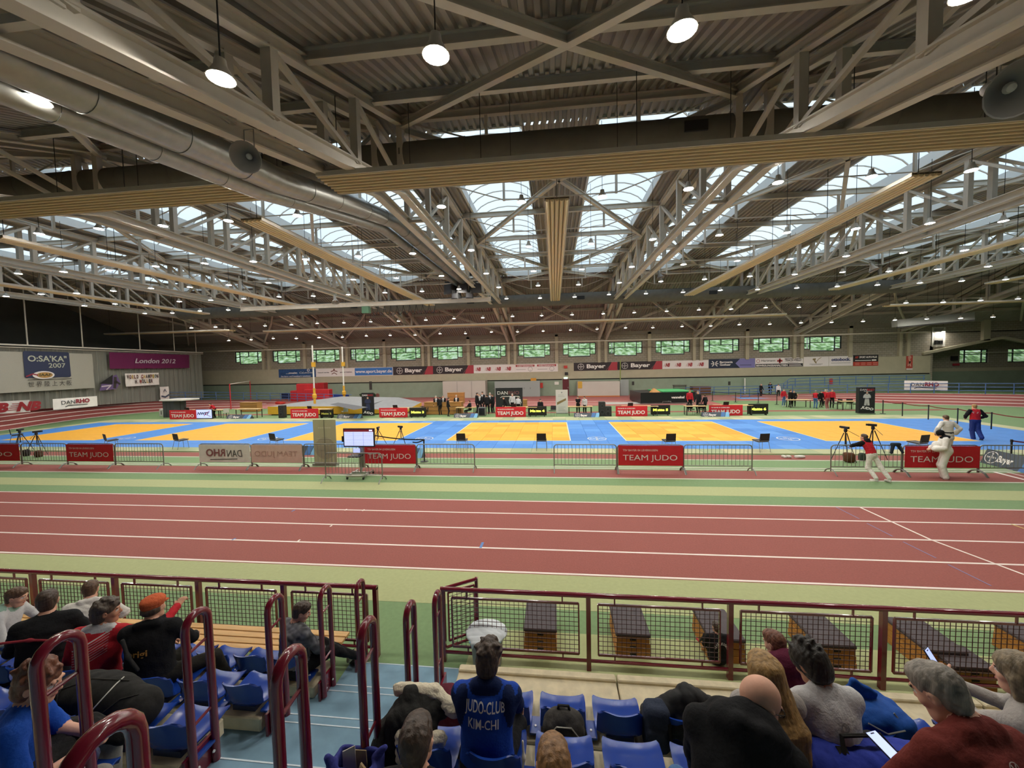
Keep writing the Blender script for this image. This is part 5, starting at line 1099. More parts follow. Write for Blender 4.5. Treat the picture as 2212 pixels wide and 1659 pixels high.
# wooden chests and counters
def chest(label, u0, u1, vt, vb, d=.7, name='wooden_chest', m=None, lines=3):
    a, b = gnd(u0, vb), gnd(u1, vb); w = b.x - a.x; h = at((u0 + u1) / 2, vt, y=a.y).z; o = empty(name, a, label, 'chest'); MB().box(0, w, 0, d, .03, h).build('body', m or M_wood, o); MB().box(-.03, w + .03, -.03, d + .03, h, h + .05).build('lid', m or M_wood, o)
    for i in range(1, lines): MB().box(.0, w, -.015, 0, h * i / lines - .01, h * i / lines + .01).build('groove', M_dark2, o)
chest('plywood chest behind the wood-topped table', 519, 554, 870.5, 890); chest('long plywood counter behind the suited group', 917, 996, 870, 896, .8); chest('upper plywood box on the far counter', 967, 1001, 849.5, 872, .6); chest('low wooden bench chest at the green wall', 903, 926, 850, 857.5); chest('plywood crate beside the black backdrop', 1130, 1138, 865, 884)
for i, (u0, u1, vt) in enumerate(((1391, 1404, 838), (1405, 1416, 840.5), (1418, 1428, 842), (1430, 1442, 843))): chest('wooden vaulting box behind the green pad, number %s from its taller end' % ('one', 'two', 'three', 'four')[i], u0, u1, vt, 851)
chest('dark wooden trolley of boards beside the suited men', 1497, 1538, 836, 853, 1.0, 'board_trolley', mat('wood_dark', '6d4426', .6, var=.15, scale=5), 5)
p = gnd(1455, 852); o = empty('equipment_rack', p, 'grey steel equipment rack at the green wall behind the green pad', 'rack'); w, h = 1.5, 1.15
for x in (0, w):
    for y in (0, .7): MB().tube([(x, y, 0), (x, y, h)], .03, 6).build('post', M_dark2, o)
for i in range(5): MB().tube([(0, 0, .2 + .2 * i), (w, 0, .2 + .2 * i)], .025, 6).build('rail', M_dark2, o)
MB().box(-.1, w + .1, -.1, .8, h, h + .06).build('top', M_galv, o)
# green crash pad with white name
a, b = gnd(1384, 873.5), gnd(1502, 871.5); h = 1.05; o = empty('high_jump_pad', a, 'black crash pad with bright green top and white lettering', 'mat'); w = (b - a).length; bd = Board(a + V((0, 0, .1)), b - a); nn = bd.n
m = MB(); bd.slab(m, 0, w, 0, h, -4.0, 0); m.build('body', M_scr, o, a); m = MB(); m.prism([bd.P(w * .42, h, -.3), bd.P(w * .99, h, -.3), bd.P(w * .97, h, -3.8), bd.P(w * .35, h, -3.8)], (0, 0, 0), (0, 0, .08)); m.build('green_top', mat('pad_bright_green', '46a964', .55), o, a)
t = MB(); bd.text(t, 'vennekel', w * .56, h * .42, h * .22, .04, width=w * .24, d=.01); t.build('lettering', M_ltr, o, a); MB().bar(a + V((0, 0, .06)), b + V((0, 0, .06)), .2, .1).build('base_rail', M_galv, o, a)
for f in (.4, .92): m = MB(); m.tube([bd.P(w * f, -.05, .05), bd.P(w * f, .15, .05), bd.P(w * f + .8, .15, .05), bd.P(w * f + .8, -.05, .05)], .03, 6); m.build('handle', M_galv, o, a)
m = MB(); m.prism([bd.P(w * .2, h, -.2), bd.P(w * .38, h, -.2), bd.P(w * .32, h + .35, -1)], (0, 0, 0), nn * -.5); m.build('brown_wedge', M_wood, o, a)
tag(MB().box(5.2, 13.5, 39.6, 41.2, .006, .05).build('pit_cover', mat('cover_grey', 'b4b3ae', .7, var=.04, scale=2)), 'pale grey cover over the jumping pit on the far track', 'cover')
a = gnd(1572, 857); tag(MB().box(a.x, a.x + 8, a.y - 3.2, a.y + .6, .02, .07).build('floor_mat', M_blu[0]), 'blue mat lying at the foot of the ramp', 'mat')
# ---- cabinets, lockers, doors, signs and banners on the far wall
def wallbox(name, label, cat, u0, u1, vt, vb, d, m, y=None):
    y = y or YW - (.36 if d > .3 else .2) - d; a, b = at(u0, vb, y=y), at(u1, vt, y=y); o = empty(name, (a.x, y, max(0, a.z)), label, cat); z0 = a.z if a.z > .6 else 0; o.location.z = z0; MB().box(0, b.x - a.x, 0, d, 0, b.z - z0).build('body', m, o); return o, b.x - a.x, b.z - z0
M_pw = mat('cabinet_white', 'b9b2a8', .6, var=.03, scale=1); M_lk = mat('locker_grey', '9aa09c', .5)
o, w, h = wallbox('storage_box', 'large pale storage cabinet at the green wall behind the counter', 'cabinet', 957, 1048, 822.5, 858, 1.6, M_pw)
for f in (.34, .68): MB().box(w * f - .015, w * f + .015, -.01, 0, .05, h - .05).build('door_gap', M_dark2, o)
o, w, h = wallbox('storage_box', 'large pale storage cabinet beside the dark red door', 'cabinet', 1248, 1339, 823.5, 853.5, 2.0, M_pw); m = MB(); m.box(0, w, -.04, 0, .0, .12); m.build('orange_sill', mat('sill_orange', 'b96a2c', .5), o)
wallbox('notice', 'yellow notice hanging on the pale storage cabinet', 'notice', 1248.5, 1257.5, 824, 839, .05, mat('notice_yellow', 'c39a3a', .6), YW - 2.4)
wallbox('locker_unit', 'grey steel locker pair beside the pale storage cabinet', 'locker', 1340, 1358, 820, 854, .8, M_lk)
for i in range(6): 
    u = 1069 + 13.2 * i; o, w, h = wallbox('locker', 'grey steel locker behind the black backdrop, %s in its row' % ORD[i], 'locker', u, u + 12.6, 824, 855, .6, M_lk); o['group'] = 'steel lockers'; MB().box(w * .8, w * .84, -.02, 0, h * .5, h * .6).build('lock_handle', M_blackf, o)
o, w, h = wallbox('locker', 'taller grey cabinet with an orange box on top at the locker row end', 'locker', 1147, 1166, 822.5, 855, .7, M_lk); MB().box(0, w * .6, .05, .5, h, h + .35).build('orange_box', mat('box_orange', 'c98f2c', .5), o)
for nm, i, u0, u1, vt, vb, c in (('door', 1, 1215.5, 1229, 818, 853, '5d1f24'), ('door', 2, 1051, 1068, 825, 855, '6f7f6c')):
    y = YW - .24; a, b = at(u0, vb, y=y), at(u1, vt, y=y); o = tag(empty('door_%d' % i, (a.x, y, 0)), kind='structure'); MB().box(0, b.x - a.x, 0, .06, 0, b.z).build('leaf', mat('door_paint_%d' % i, c, .5), o); MB().box(b.x - a.x - .15, b.x - a.x - .1, -.05, 0, 1.0, 1.15).build('door_handle', M_galv, o)
    for x in (-.06, b.x - a.x): MB().box(x, x + .06, -.02, .08, 0, b.z + .06).build('door_frame', M_wgreen, o)
wallbox('exit_sign', 'small lit exit sign above the dark red door', 'sign', 1218, 1226, 815, 818.5, .08, mat('exit_lit', 'c8f0dc', .5, emit=1.5)); wallbox('warning_lamp', 'red fire alarm sounder on the wall above the door', 'alarm', 1218, 1225.5, 789.5, 795.5, .1, mat('alarm_red', 'c23a30', .4)); wallbox('wall_clock', 'black box on the wall over the exit sign', 'box', 1220, 1227, 804, 810.5, .15, M_blackf)
wallbox('fire_box', 'red hydrant box with white sign beside the lockers', 'hydrant', 1167, 1172.5, 827, 838, .15, mat('alarm_red', 'c23a30', .4)); wallbox('fire_box', 'red hydrant box on the green wall above the ramp', 'hydrant', 1793, 1799, 818, 830, .15, mat('alarm_red', 'c23a30', .4)); wallbox('notice', 'white notice on the green wall beside the dark red door', 'notice', 1198, 1207, 824.5, 831, .03, M_white)
for u in (1365, 1573, 798): wallbox('vent', 'small dark vent grille in the green wall ' + {1365: 'beside the grey lockers', 1573: 'above the blue floor mat', 798: 'over the hose heap'}[u], 'vent', u, u + 5, 824, 832 if u != 798 else 842, .03, M_dark2)['group' if False else 0]['group'] = 'vents in the green wall'
o = tag(MB().tube([at(1609, 817, y=YW - .5), V((at(1609, 847, y=YW - .5).x, YW - .5, 0))], .08, 8).build('white_pole', M_white), 'white pole standing at the green wall', 'pole')
def sign(u0, u1, vt, vb, m, label, y=YW - .17, cat='banner', name='wall_banner'):
    a, b = at(u0, vb, y=y), at(u1, vt, y=y); o = empty(name, a, label, cat); bd = Board((a.x, y, a.z), (1, 0, 0)); w, h = b.x - a.x, b.z - a.z; mm = MB(); bd.slab(mm, 0, w, 0, h, -.05, 0); mm.build('panel', m, o, a); return o, a, bd, w, h
def put(o, a, fn, m, name='lettering'):
    t = MB(); fn(t); return t.build(name, m, o, a)
M_pl = mat('banner_plum_black', '27181d', .5); M_crim = mat('banner_crimson', 'a8303c', .5); M_bw = mat('banner_pale', 'e6dedb', .6); M_bb = mat('banner_blue', '3874bd', .5); M_nvy = mat('banner_navy', '1d2840', .5); M_lil = mat('banner_lilac', '7d78b0', .5); M_gr = mat('ink_soft_grey', '8f8a88', .6); M_pool = mat('banner_pool_blue', '2a4f80', .5, var=.35, scale=3)
def VT(u, mid=793.5): return mid - (u - 1202) * .0225
def sgn(u0, u1, m, label, hh=19.5): 
    c = VT((u0 + u1) / 2); return sign(u0, u1, c - hh / 2, c + hh / 2, m, label)
o, a, bd, w, h = sgn(602.5, 682, M_pool, 'blue rippled swimming pool banner, first on the far wall'); put(o, a, lambda t: (bd.text(t, '...mein', w * .2, h * .45, h * .2, .03, width=w * .3), bd.text(t, 'CaLevornia', w * .56, h * .45, h * .22, .0, .3, w * .38), bd.text(t, 'Das Sport- und Freizeitbad in Leverkusen', w * .06, h * .08, h * .13, .03, width=w * .8), bd.ring(t, w * .8, h * .84, .12, .2)), M_ltr)
o, a, bd, w, h = sgn(682.5, 765, M_bw, 'pale health banner with a small leaping figure mark'); put(o, a, lambda t: (bd.text(t, 'Gesund werden', w * .05, h * .45, h * .12, .03, width=w * .3), bd.text(t, 'gesund bleiben.', w * .63, h * .45, h * .12, .03, width=w * .32)), M_ink); put(o, a, lambda t: (line(bd, t, [(w * .4, h * .6), (w * .47, h * .72), (w * .56, h * .6)], .12), line(bd, t, [(w * .42, h * .3), (w * .48, h * .45), (w * .55, h * .25)], .1), bd.disc(t, w * .48, h * .85, .12)), mat('ink_brown', '7a4a42', .6), 'figure_mark')
o, a, bd, w, h = sgn(766, 848.5, M_bb, 'bright blue banner with a white web address'); put(o, a, lambda t: bd.text(t, 'www.sport.bayer.de', w * .03, h * .35, h * .38, .02, width=w * .94), M_ltr); m = MB(); [bd.slab(m, *q, 0, .01) for q in ((0, w, 0, .06), (0, w, h - .06, h), (0, .06, 0, h), (w - .06, w, 0, h))]; m.build('border', M_ltr, o, a)
def bayer(u0, u1, label):
    o, a, bd, w, h = sgn(u0, u1, M_pl, label); put(o, a, lambda t: (cross_logo(bd, t, w * .165, h * .5, h * .38), bd.text(t, 'Bayer', w * .3, h * .32, h * .48, .03, width=w * .43)), M_ltr); put(o, a, lambda t: bd.poly(t, [(w * .78, 0), (w, 0), (w, h), (w * .87, h)], .002, .006), M_crim, 'crimson_band'); put(o, a, lambda t: (line(bd, t, [(w * .74, 0), (w * .9, h)], .03, .01)), mat('ink_rose', 'b4535c', .6), 'thin_line')
bayer(849.5, 935, 'dark banner with white ring logo next to the web address banner'); bayer(935.5, 1023, 'dark banner with white ring logo next to the pale shoe-mark banner'); bayer(1239.5, 1333.5, 'dark banner with white ring logo nearest the exit sign'); bayer(1334, 1430.5, 'dark banner with white ring logo crossed by a yellow-green pole')
def nbmark(bd, t, x, y, k, d=.006, wx=1.25):
    bd.text(t, 'NB', x + .5 * k, y, k, .06, .3, width=wx * k, d=d)
    for i in range(4): line(bd, t, [(x + .12 * k * i - .1 * k, y + k * (.12 + .24 * i)), (x + .75 * k + .08 * i * k, y + k * (.12 + .24 * i))], .07 * k, d)
M_nb = mat('ink_shoe_red', 'a42a30', .6)
o, a, bd, w, h = sgn(1023.5, 1112, M_bw, 'pale banner with four red slanted shoe marks next to the sight marks'); put(o, a, lambda t: [nbmark(bd, t, w * (.03 + .245 * i), h * .28, h * .42) for i in range(4)], M_nb)
o, a, bd, w, h = sgn(1112.5, 1205, M_bw, 'pale banner with two red headed round sight marks'); put(o, a, lambda t: [bd.slab(t, w * (.02 + .5 * i), w * (.46 + .5 * i), h * .66, h * .9, .002, .006) for i in (0, 1)], M_nb, 'red_heading'); put(o, a, lambda t: [bd.text(t, 'WESTERMANN', w * (.05 + .5 * i), h * .71, h * .13, .03, .2, w * .38, d=.01) for i in (0, 1)], M_ltr); put(o, a, lambda t: [(bd.ring(t, w * (.36 + .5 * i), h * .36, h * .24, h * .28, .006), line(bd, t, [(w * (.03 + .5 * i), h * .33), (w * (.25 + .5 * i), h * .33)], .05), line(bd, t, [(w * (.36 + .5 * i), h * .1), (w * (.36 + .5 * i), h * .3)], .04)) for i in (0, 1)], M_gr, 'sight_mark')
o, a, bd, w, h = sgn(1431, 1530.5, M_bw, 'pale banner with four red slanted shoe marks next to the navy banner'); put(o, a, lambda t: [nbmark(bd, t, w * (.03 + .245 * i), h * .28, h * .42) for i in range(4)], M_nb)
o, a, bd, w, h = sgn(1531, 1631, M_nvy, 'navy banner with white star mark and lilac arrow end', 22); put(o, a, lambda t: ([line(bd, t, [(w * .13 + .12 * math.cos(q), h * .5 + .12 * math.sin(q)), (w * .13 + .42 * math.cos(q), h * .5 + .42 * math.sin(q))], .1) for q in (PI / 4, PI * .75, PI * 1.25, PI * 1.75, 0, PI)], bd.text(t, 'Barmenia', w * .24, h * .56, h * .22, .03, width=w * .28), bd.text(t, 'Gothaer', w * .24, h * .28, h * .22, .03, width=w * .24)), M_ltr); put(o, a, lambda t: bd.poly(t, [(w * .58, h * .5), (w * .68, 0), (w, 0), (w, h), (w * .68, h)], .002, .006), M_lil, 'lilac_arrow'); put(o, a, lambda t: line(bd, t, [(w * .68, h * .3), (w * .92, h * .3)], .06, .01), M_nvy, 'small_print')
o, a, bd, w, h = sgn(1631.5, 1735, M_bw, 'pale banner with black lower band beside the lilac arrow', 22); put(o, a, lambda t: bd.slab(t, .02, w - .02, .02, h * .36, .002, .006), M_ink, 'black_band'); put(o, a, lambda t: (bd.text(t, 'BEWEGUNGSANALYSEN', w * .02, h * .1, h * .18, .04, width=w * .66, d=.01), line(bd, t, [(w * .71, h * .24), (w * .95, h * .24)], .05, .01), line(bd, t, [(w * .71, h * .12), (w * .97, h * .12)], .05, .01)), M_ltr); put(o, a, lambda t: (bd.text(t, 'Hartmann', w * .13, h * .62, h * .2, .02, width=w * .29), bd.text(t, 'TRACK+FIELD', w * .62, h * .6, h * .24, .03, width=w * .34), line(bd, t, [(w * .62, h * .9), (w * .96, h * .9)], .06), line(bd, t, [(w * .68, h * .46), (w * .9, h * .46)], .04)), mat('ink_dark_grey', '3c3634', .6)); put(o, a, lambda t: (bd.ring(t, w * .06, h * .68, h * .15, h * .19), line(bd, t, [(w * .47, h * .66), (w * .56, h * .66)], .2), line(bd, t, [(w * .515, h * .46), (w * .515, h * .86)], .2)), M_nb, 'red_marks')
o, a, bd, w, h = sgn(1736, 1790, M_bw, 'pale banner with a gold flame figure mark', 22); put(o, a, lambda t: (line(bd, t, [(w * .5, h * .35), (w * .44, h * .55), (w * .46, h * .8)], .14), line(bd, t, [(w * .5, h * .45), (w * .62, h * .8), (w * .7, h * .9)], .06), bd.disc(t, w * .4, h * .72, .12)), mat('ink_gold', '8a7448', .6), 'flame_mark'); put(o, a, lambda t: (line(bd, t, [(w * .24, h * .24), (w * .76, h * .24)], .05), line(bd, t, [(w * .32, h * .15), (w * .7, h * .15)], .04)), M_gr, 'small_print')
o, a, bd, w, h = sgn(1790.5, 1842.5, M_bw, 'pale banner with dark blue wide lettering', 22); put(o, a, lambda t: bd.text(t, 'ottobock.', w * .1, h * .52, h * .3, .05, width=w * .8), mat('ink_blue', '39406c', .6)); put(o, a, lambda t: line(bd, t, [(w * .1, h * .3), (w * .9, h * .3)], .05), M_gr, 'small_print')
o, a, bd, w, h = sgn(1843, 1897.5, M_ink, 'black and red banner with white lettering, last on the far wall', 24.5); put(o, a, lambda t: bd.slab(t, 0, w, 0, h * .38, .002, .006), mat('banner_orange_red', 'b53a2c', .5), 'red_band'); put(o, a, lambda t: (bd.text(t, 'SPORT AUTO PLUS', w * .24, h * .72, h * .17, .04, width=w * .7, d=.01), line(bd, t, [(w * .08, h * .5), (w * .7, h * .5)], .08), bd.slab(t, w * .74, w * .92, h * .45, h * .58, .006, .01)), M_ltr); put(o, a, lambda t: (bd.text(t, 'AP', w * .06, h * .7, h * .2, .04, width=w * .14, d=.01)), mat('banner_orange_red', 'b53a2c', .5), 'red_initials'); put(o, a, lambda t: [line(bd, t, [(w * (.08 + .24 * i), h * (.12 + .14 * j)), (w * (.24 + .24 * i), h * (.12 + .14 * j))], .06, .01) for i in range(4) for j in (0, 1)], mat('ink_salmon', 'd99a8a', .6), 'small_print')
o, a, bd, w, h = sign(1957.5, 1972, 767, 799, mat('poster_red', 'b5493c', .6, var=.2, scale=3), 'red poster with pale figure drawing near the wall corner', YW - .2, 'poster', 'wall_poster'); put(o, a, lambda t: (line(bd, t, [(w * .3, h * .3), (w * .6, h * .55), (w * .4, h * .75)], .18), line(bd, t, [(w * .7, h * .25), (w * .5, h * .5)], .14), bd.disc(t, w * .5, h * .85, .18)), mat('ink_salmon', 'd99a8a', .6), 'drawing'); put(o, a, lambda t: bd.slab(t, 0, w, 0, h * .1, .002, .006), M_bw, 'white_foot')
tag(MB().tube([at(1340, 825, y=YW - 1.0), at(1340, 778, y=YW - 1.0)], .06, 8).build('yellow_pole', mat('pole_yellowgreen', '8d9a4a', .5)), 'thin yellow-green pole before the crossed dark banner', 'pole')
o, a, bd, w, h = sign(2013, 2043, 706, 749, M_white, 'white framed niche with a lit lamp and black boxes on the wall', YW - .05, 'frame', 'wall_niche'); put(o, a, lambda t: bd.slab(t, w * .12, w * .82, h * .08, h * .94, .004, .008), M_deck, 'niche_back'); put(o, a, lambda t: (bd.slab(t, w * .18, w * .35, h * .12, h * .32, .01, .2), bd.slab(t, w * .45, w * .7, h * .14, h * .3, .01, .2)), M_blackf, 'black_box')
l = clone(LP); l.location = at(2038, 716, y=YW - .5); tag(l, 'round bell lamp hanging before the white framed niche', 'lamp')
wallbox('wall_speaker', 'black loudspeaker box on the recessed wall', 'loudspeaker', 2060, 2070, 769, 779, .4, M_blackf, YW + 3); wallbox('wall_sign', 'red arrow sign on the recessed wall below the loudspeaker', 'sign', 2058, 2073, 785, 790, .04, M_crim, YW + 3.3)
# ---- blue railings
M_rail = mat('rail_blue', '4a6c9e', .5)
def railing(label, pts, h=1.0, step=1.6, n=3):
    o = empty('blue_railing', pts[0], label, 'railing'); O = pts[0]
    for k in range(n): MB().tube([p + V((0, 0, h * (k + 1) / n - .03)) for p in pts], .035, 6, True).build('rail', M_rail, o, O)
    acc = 0
    for a, b in zip(pts, pts[1:]):
        L = (b - a).length; s = step - acc if acc else 0
        while s < L:
            p = a.lerp(b, s / L); MB().tube([p, p + V((0, 0, h))], .04, 6).build('post', M_rail, o, O); s += step
        acc = (L - (s - step)) if s > L else 0
railing('blue tube railing on the outer edge of the curve before the net', [V(p) for p in LO[8:34:3]], 1.0); p, q = V((-45.5, 43.5, .5)), gnd(1000, 872); railing('blue tube railing along the far track behind the red pads', [V(LO[33]), V((-44.5, 45.2, .45)), V((-37, 47.5, .05)), gnd(760, 871)], 1.05)
railing('blue tube railing on the outer edge of the curve below the recessed wall', [V(p) for p in RO[6:-4:3]], 1.0)
ra = [gnd(1600, 861), gnd(1640, 857), V((gnd(1700, 857).x, 46.5, .45)), V((27.5, 48.5, .9)), V((33, 48.5, 1.05)), V((41, 47.5, 1.1))]; railing('blue tube railing of the ramp along the green wall', ra, 1.0)
def hangbanner(p, q, h, label, sub, zoff=.05):
    ux = (q - p).normalized(); bd = Board(p, V((ux.x, ux.y, 0))); w = (q - p).length; o = empty('rail_banner', p, label, 'banner'); m = MB(); cloth_sheet(bd, w, h, .03, .03, m); m.build('cloth', M_bwht, o, p, True); sub(bd, w, h, o, p); return o
def danrho(bd, w, h, o, p):
    put(o, p, lambda t: (bd.text(t, 'DAN', w * .17, h * .42, h * .38, .0, .0, w * .3, d=.08), line(bd, t, [(w * .25, h * .2), (w * .32, h * .3), (w * .75, h * .27)], .06, .08)), M_ink); put(o, p, lambda t: bd.text(t, 'RHO', w * .49, h * .46, h * .38, .05, 0, w * .32, d=.08), mat('ink_wine', '8e2638', .6))
def railp(u, v, z): return at(u, v, z=z)
hangbanner(at(1953, 842, y=43.3), at(2047, 843, y=41.2), .95, 'white banner with black and red lettering on the railing below the recess', danrho)
hangbanner(railp(115, 885.5, 1.25), railp(210, 878, 1.2), .9, 'white banner with black and red lettering on the railing before the net', danrho)
hangbanner(railp(-75, 899, 1.25), railp(66, 889.5, 1.25), .95, 'white banner with red shoe marks on the railing at the frame edge', lambda bd, w, h, o, p: put(o, p, lambda t: [nbmark(bd, t, w * (.13 + .53 * i), h * .16, h * .7, .08, 1.9) for i in (0, 1)], M_nb))
# ---- net with hung banners at the dark end
M_net = mat('net_grey', '8a8a80', .9); nt = M_net.node_tree; b = nt.nodes['Principled BSDF']; tr = nt.nodes.new('ShaderNodeBsdfTransparent'); mx = nt.nodes.new('ShaderNodeMixShader'); mx.inputs[0].default_value = .82
nt.links.new(tr.outputs[0], mx.inputs[1]); nt.links.new(b.outputs[0], mx.inputs[2]); nt.links.new(mx.outputs[0], nt.nodes['Material Output'].inputs[0])
N0, N1 = at(-60, 741, z=6.7), at(438, 762, z=6.7); o = empty('hanging_net', N0, 'grey curtain net hanging from a rail at the dark end', 'net'); O = N0; ux = (N1 - N0).normalized(); L = (N1 - N0).length; nb_ = Board(N0 - V((0, 0, 6.4)), ux)
m = MB(); nx = 160
vs = [nb_.P(L * i / nx, 6.25 * j + (1 - j) * (1.05 - .8 * i / nx), .25 * math.sin(i * 1.35) * (.4 + .6 * (1 - j)) * .5 - .3) for j in (0, 1) for i in range(nx + 1)]; m.add(vs, [(i, i + 1, nx + 2 + i, nx + 1 + i) for i in range(nx)]); m.build('curtain', M_net, o, O)
m = MB()
for i in range(0, 20): m.tube([nb_.P(L * i / 20, 1.05 - .8 * i / 20, -.15), nb_.P(L * i / 20, 6.25, -.15)], .014, 4)
tag(m.build('net_rope', mat('rope', 'a09e92', .8), o, O), kind='stuff')
MB().tube([N0, N1], .07, 8).build('rail', M_white, o, O); MB().tube([N0 - V((0, 0, .2)), N1 - V((0, 0, .2))], .04, 6).build('rail', M_steel, o, O)
for f in (.15, .34, .6, .8, .95): p = N0.lerp(N1, f); MB().tube([p, p + V((0, 0, 5.0))], .05, 6).build('hanger', M_steel, o, O)
def on_net(u, v):
    """point of the net's plane seen at a pixel, as (along, up)"""
    d = V(ray(u, v)); n_ = nb_.n; t = (nb_.o - V(CAM)).dot(n_) / d.dot(n_); p = V(CAM) + d * t - nb_.o; return p.dot(nb_.ux), p.z
def netcloth(u0, u1, vt, vb, label, m, d=.12, name='hung_banner'):
    x0, y1 = on_net(u0, vt); x1, y0 = on_net(u1, vb); bd = Board(nb_.P(x0, y0, d), nb_.ux); o = empty(name, bd.o, label, 'banner'); w, h = x1 - x0, y1 - y0; mm = MB(); cloth_sheet(bd, w, h, 0, .05, mm, 40, 8, int(u0)); mm.build('cloth', m, o, bd.o, True); return o, bd, w, h
o, bd, w, h = netcloth(-75, 202, 757, 838, 'big grey white banner with a navy scoreboard print', cloth('sheet_greywhite', 'a9a69a'))
def on_b(u, v): x, y = on_net(u, v); return x - on_net(-75, 757)[0], y - on_net(202, 838)[1]
q0 = on_b(49, 817); q1 = on_b(145, 761); W2, H2 = q1[0] - q0[0], q1[1] - q0[1]
put(o, bd.o, lambda t: bd.poly(t, [(q0[0] + W2 * a, q0[1] + H2 * b) for a, b in ((.03, 0), (.97, 0), (1, .04), (.99, .96), (.96, 1), (.03, 1), (0, .96), (0, .04))], .06, .07), mat('print_navy', '2c3450', .7), 'navy_panel')
put(o, bd.o, lambda t: (bd.text(t, 'O:SA\'KA"', q0[0] + W2 * .08, q0[1] + H2 * .62, H2 * .22, .02, width=W2 * .84, d=.09), bd.text(t, '2007', q0[0] + W2 * .5, q0[1] + H2 * .38, H2 * .18, .01, width=W2 * .38, d=.09)), mat('ink_bone', 'b6b9a8', .6))
put(o, bd.o, lambda t: bd.disc(t, q0[0] + W2 * .38, q0[1] + H2 * .1, H2 * .15, .1, 28, 2.4), M_bw, 'white_oval'); put(o, bd.o, lambda t: bd.disc(t, q0[0] + W2 * .4, q0[1] + H2 * .1, H2 * .11, .11, 28, 2.4), mat('ink_orange', 'b58a4e', .6), 'orange_oval'); put(o, bd.o, lambda t: bd.text(t, 'IAAF', q0[0] + W2 * .28, q0[1] + H2 * .06, H2 * .1, .03, .1, W2 * .26, d=.12), mat('ink_olive', '4c4524', .6)); put(o, bd.o, lambda t: line(bd, t, [(q0[0] + W2 * .02, q0[1] + H2 * .06), (q0[0] + W2 * .15, q0[1] + H2 * .15), (q0[0] + W2 * .25, q0[1] + H2 * .1)], .1, .115), mat('ink_wine', '8e2638', .6), 'swoosh')
put(o, bd.o, lambda t: (bd.text(t, '世界陸上大阪', q0[0] + W2 * .05, q0[1] - H2 * .32, H2 * .16, .0, width=W2 * .95, d=.09, spacing=1.5), line(bd, t, [(q0[0] + W2 * .05, q0[1] - H2 * .07), (q0[0] + W2, q0[1] - H2 * .07)], .05, .09)), mat('ink_dark_grey', '3c3634', .6))
o, bd, w, h = netcloth(233, 408, 761, 795, 'long purple banner with white slanted lettering', cloth('sheet_purple', '6a2850')); put(o, bd.o, lambda t: bd.text(t, 'London 2012', w * .26, h * .36, h * .3, .02, .25, w * .52, d=.08), mat('ink_lilac_white', 'c9bcc6', .6))
o, bd, w, h = netcloth(267, 342, 807, 831, 'small white homemade banner with coloured block letters', M_bwht)
cols = ['4a3a34', '6b3a30', 'c4a25a', '7a4a30', '5a3a34', '3c3634', '8a3a30', 'c4a25a', '5a3a30', '2e2a2a', '7a4a30', 'b39a5a', '3a4a3a']
for i, ch in enumerate('WORLD CHAMPION'):
    if ch != ' ': put(o, bd.o, lambda t: bd.text(t, ch, w * (.03 + .068 * i), h * .6, h * .28, .05, width=w * .05, d=.08), mat('block_' + cols[i % 13], cols[i % 13], .7), 'letter')
for i, ch in enumerate('H.MÖLLER'): put(o, bd.o, lambda t: bd.text(t, ch, w * (.25 + .068 * i), h * .22, h * .28, .05, width=w * (.05 if ch != '.' else .02), d=.08), mat('block_' + cols[(i * 3) % 13], cols[(i * 3) % 13], .7), 'letter')
x0, y0 = on_net(212, 846); x1, y1 = on_net(258, 809); bd = Board(nb_.P(x0, y0, .12), nb_.ux); w, h = x1 - x0, y1 - y0; o = empty('hung_flag', bd.o, 'purple and black flag folded to a point with a small figure print', 'flag'); put(o, bd.o, lambda t: bd.poly(t, [(0, h * .05), (w * .75, h * .1), (w * .95, h * .5), (w * .8, h), (w * .6, h * .9), (w * .1, h * .45)], 0, .03), cloth('flag_purple', '6e5c86'), 'cloth'); put(o, bd.o, lambda t: bd.poly(t, [(w * .02, h * .48), (w * .62, h), (w * .58, h * .4)], .03, .04), M_ink, 'black_fold'); put(o, bd.o, lambda t: (line(bd, t, [(w * .66, h * .2), (w * .7, h * .5), (w * .72, h * .8)], .3, .05), line(bd, t, [(w * .72, h * .6), (w * .9, h * .4)], .2, .05)), mat('ink_dark_grey', '3c3634', .6), 'figure_print'); put(o, bd.o, lambda t: line(bd, t, [(w * .1, h * .3), (w * .5, h * .34), (w * .3, h * .1)], .12, .05), mat('ink_lilac_white', 'c9bcc6', .6), 'pale_swirl')
o, bd, w, h = netcloth(342.5, 363.5, 836, 863, 'small white flag with a grey boat-like mark', M_bwht); put(o, bd.o, lambda t: (line(bd, t, [(w * .35, h * .6), (w * .5, h * .8), (w * .65, h * .6)], .08, .08), line(bd, t, [(w * .1, h * .3), (w * .5, h * .22), (w * .9, h * .36)], .2, .08)), mat('ink_slate', '5a5f70', .6), 'mark')
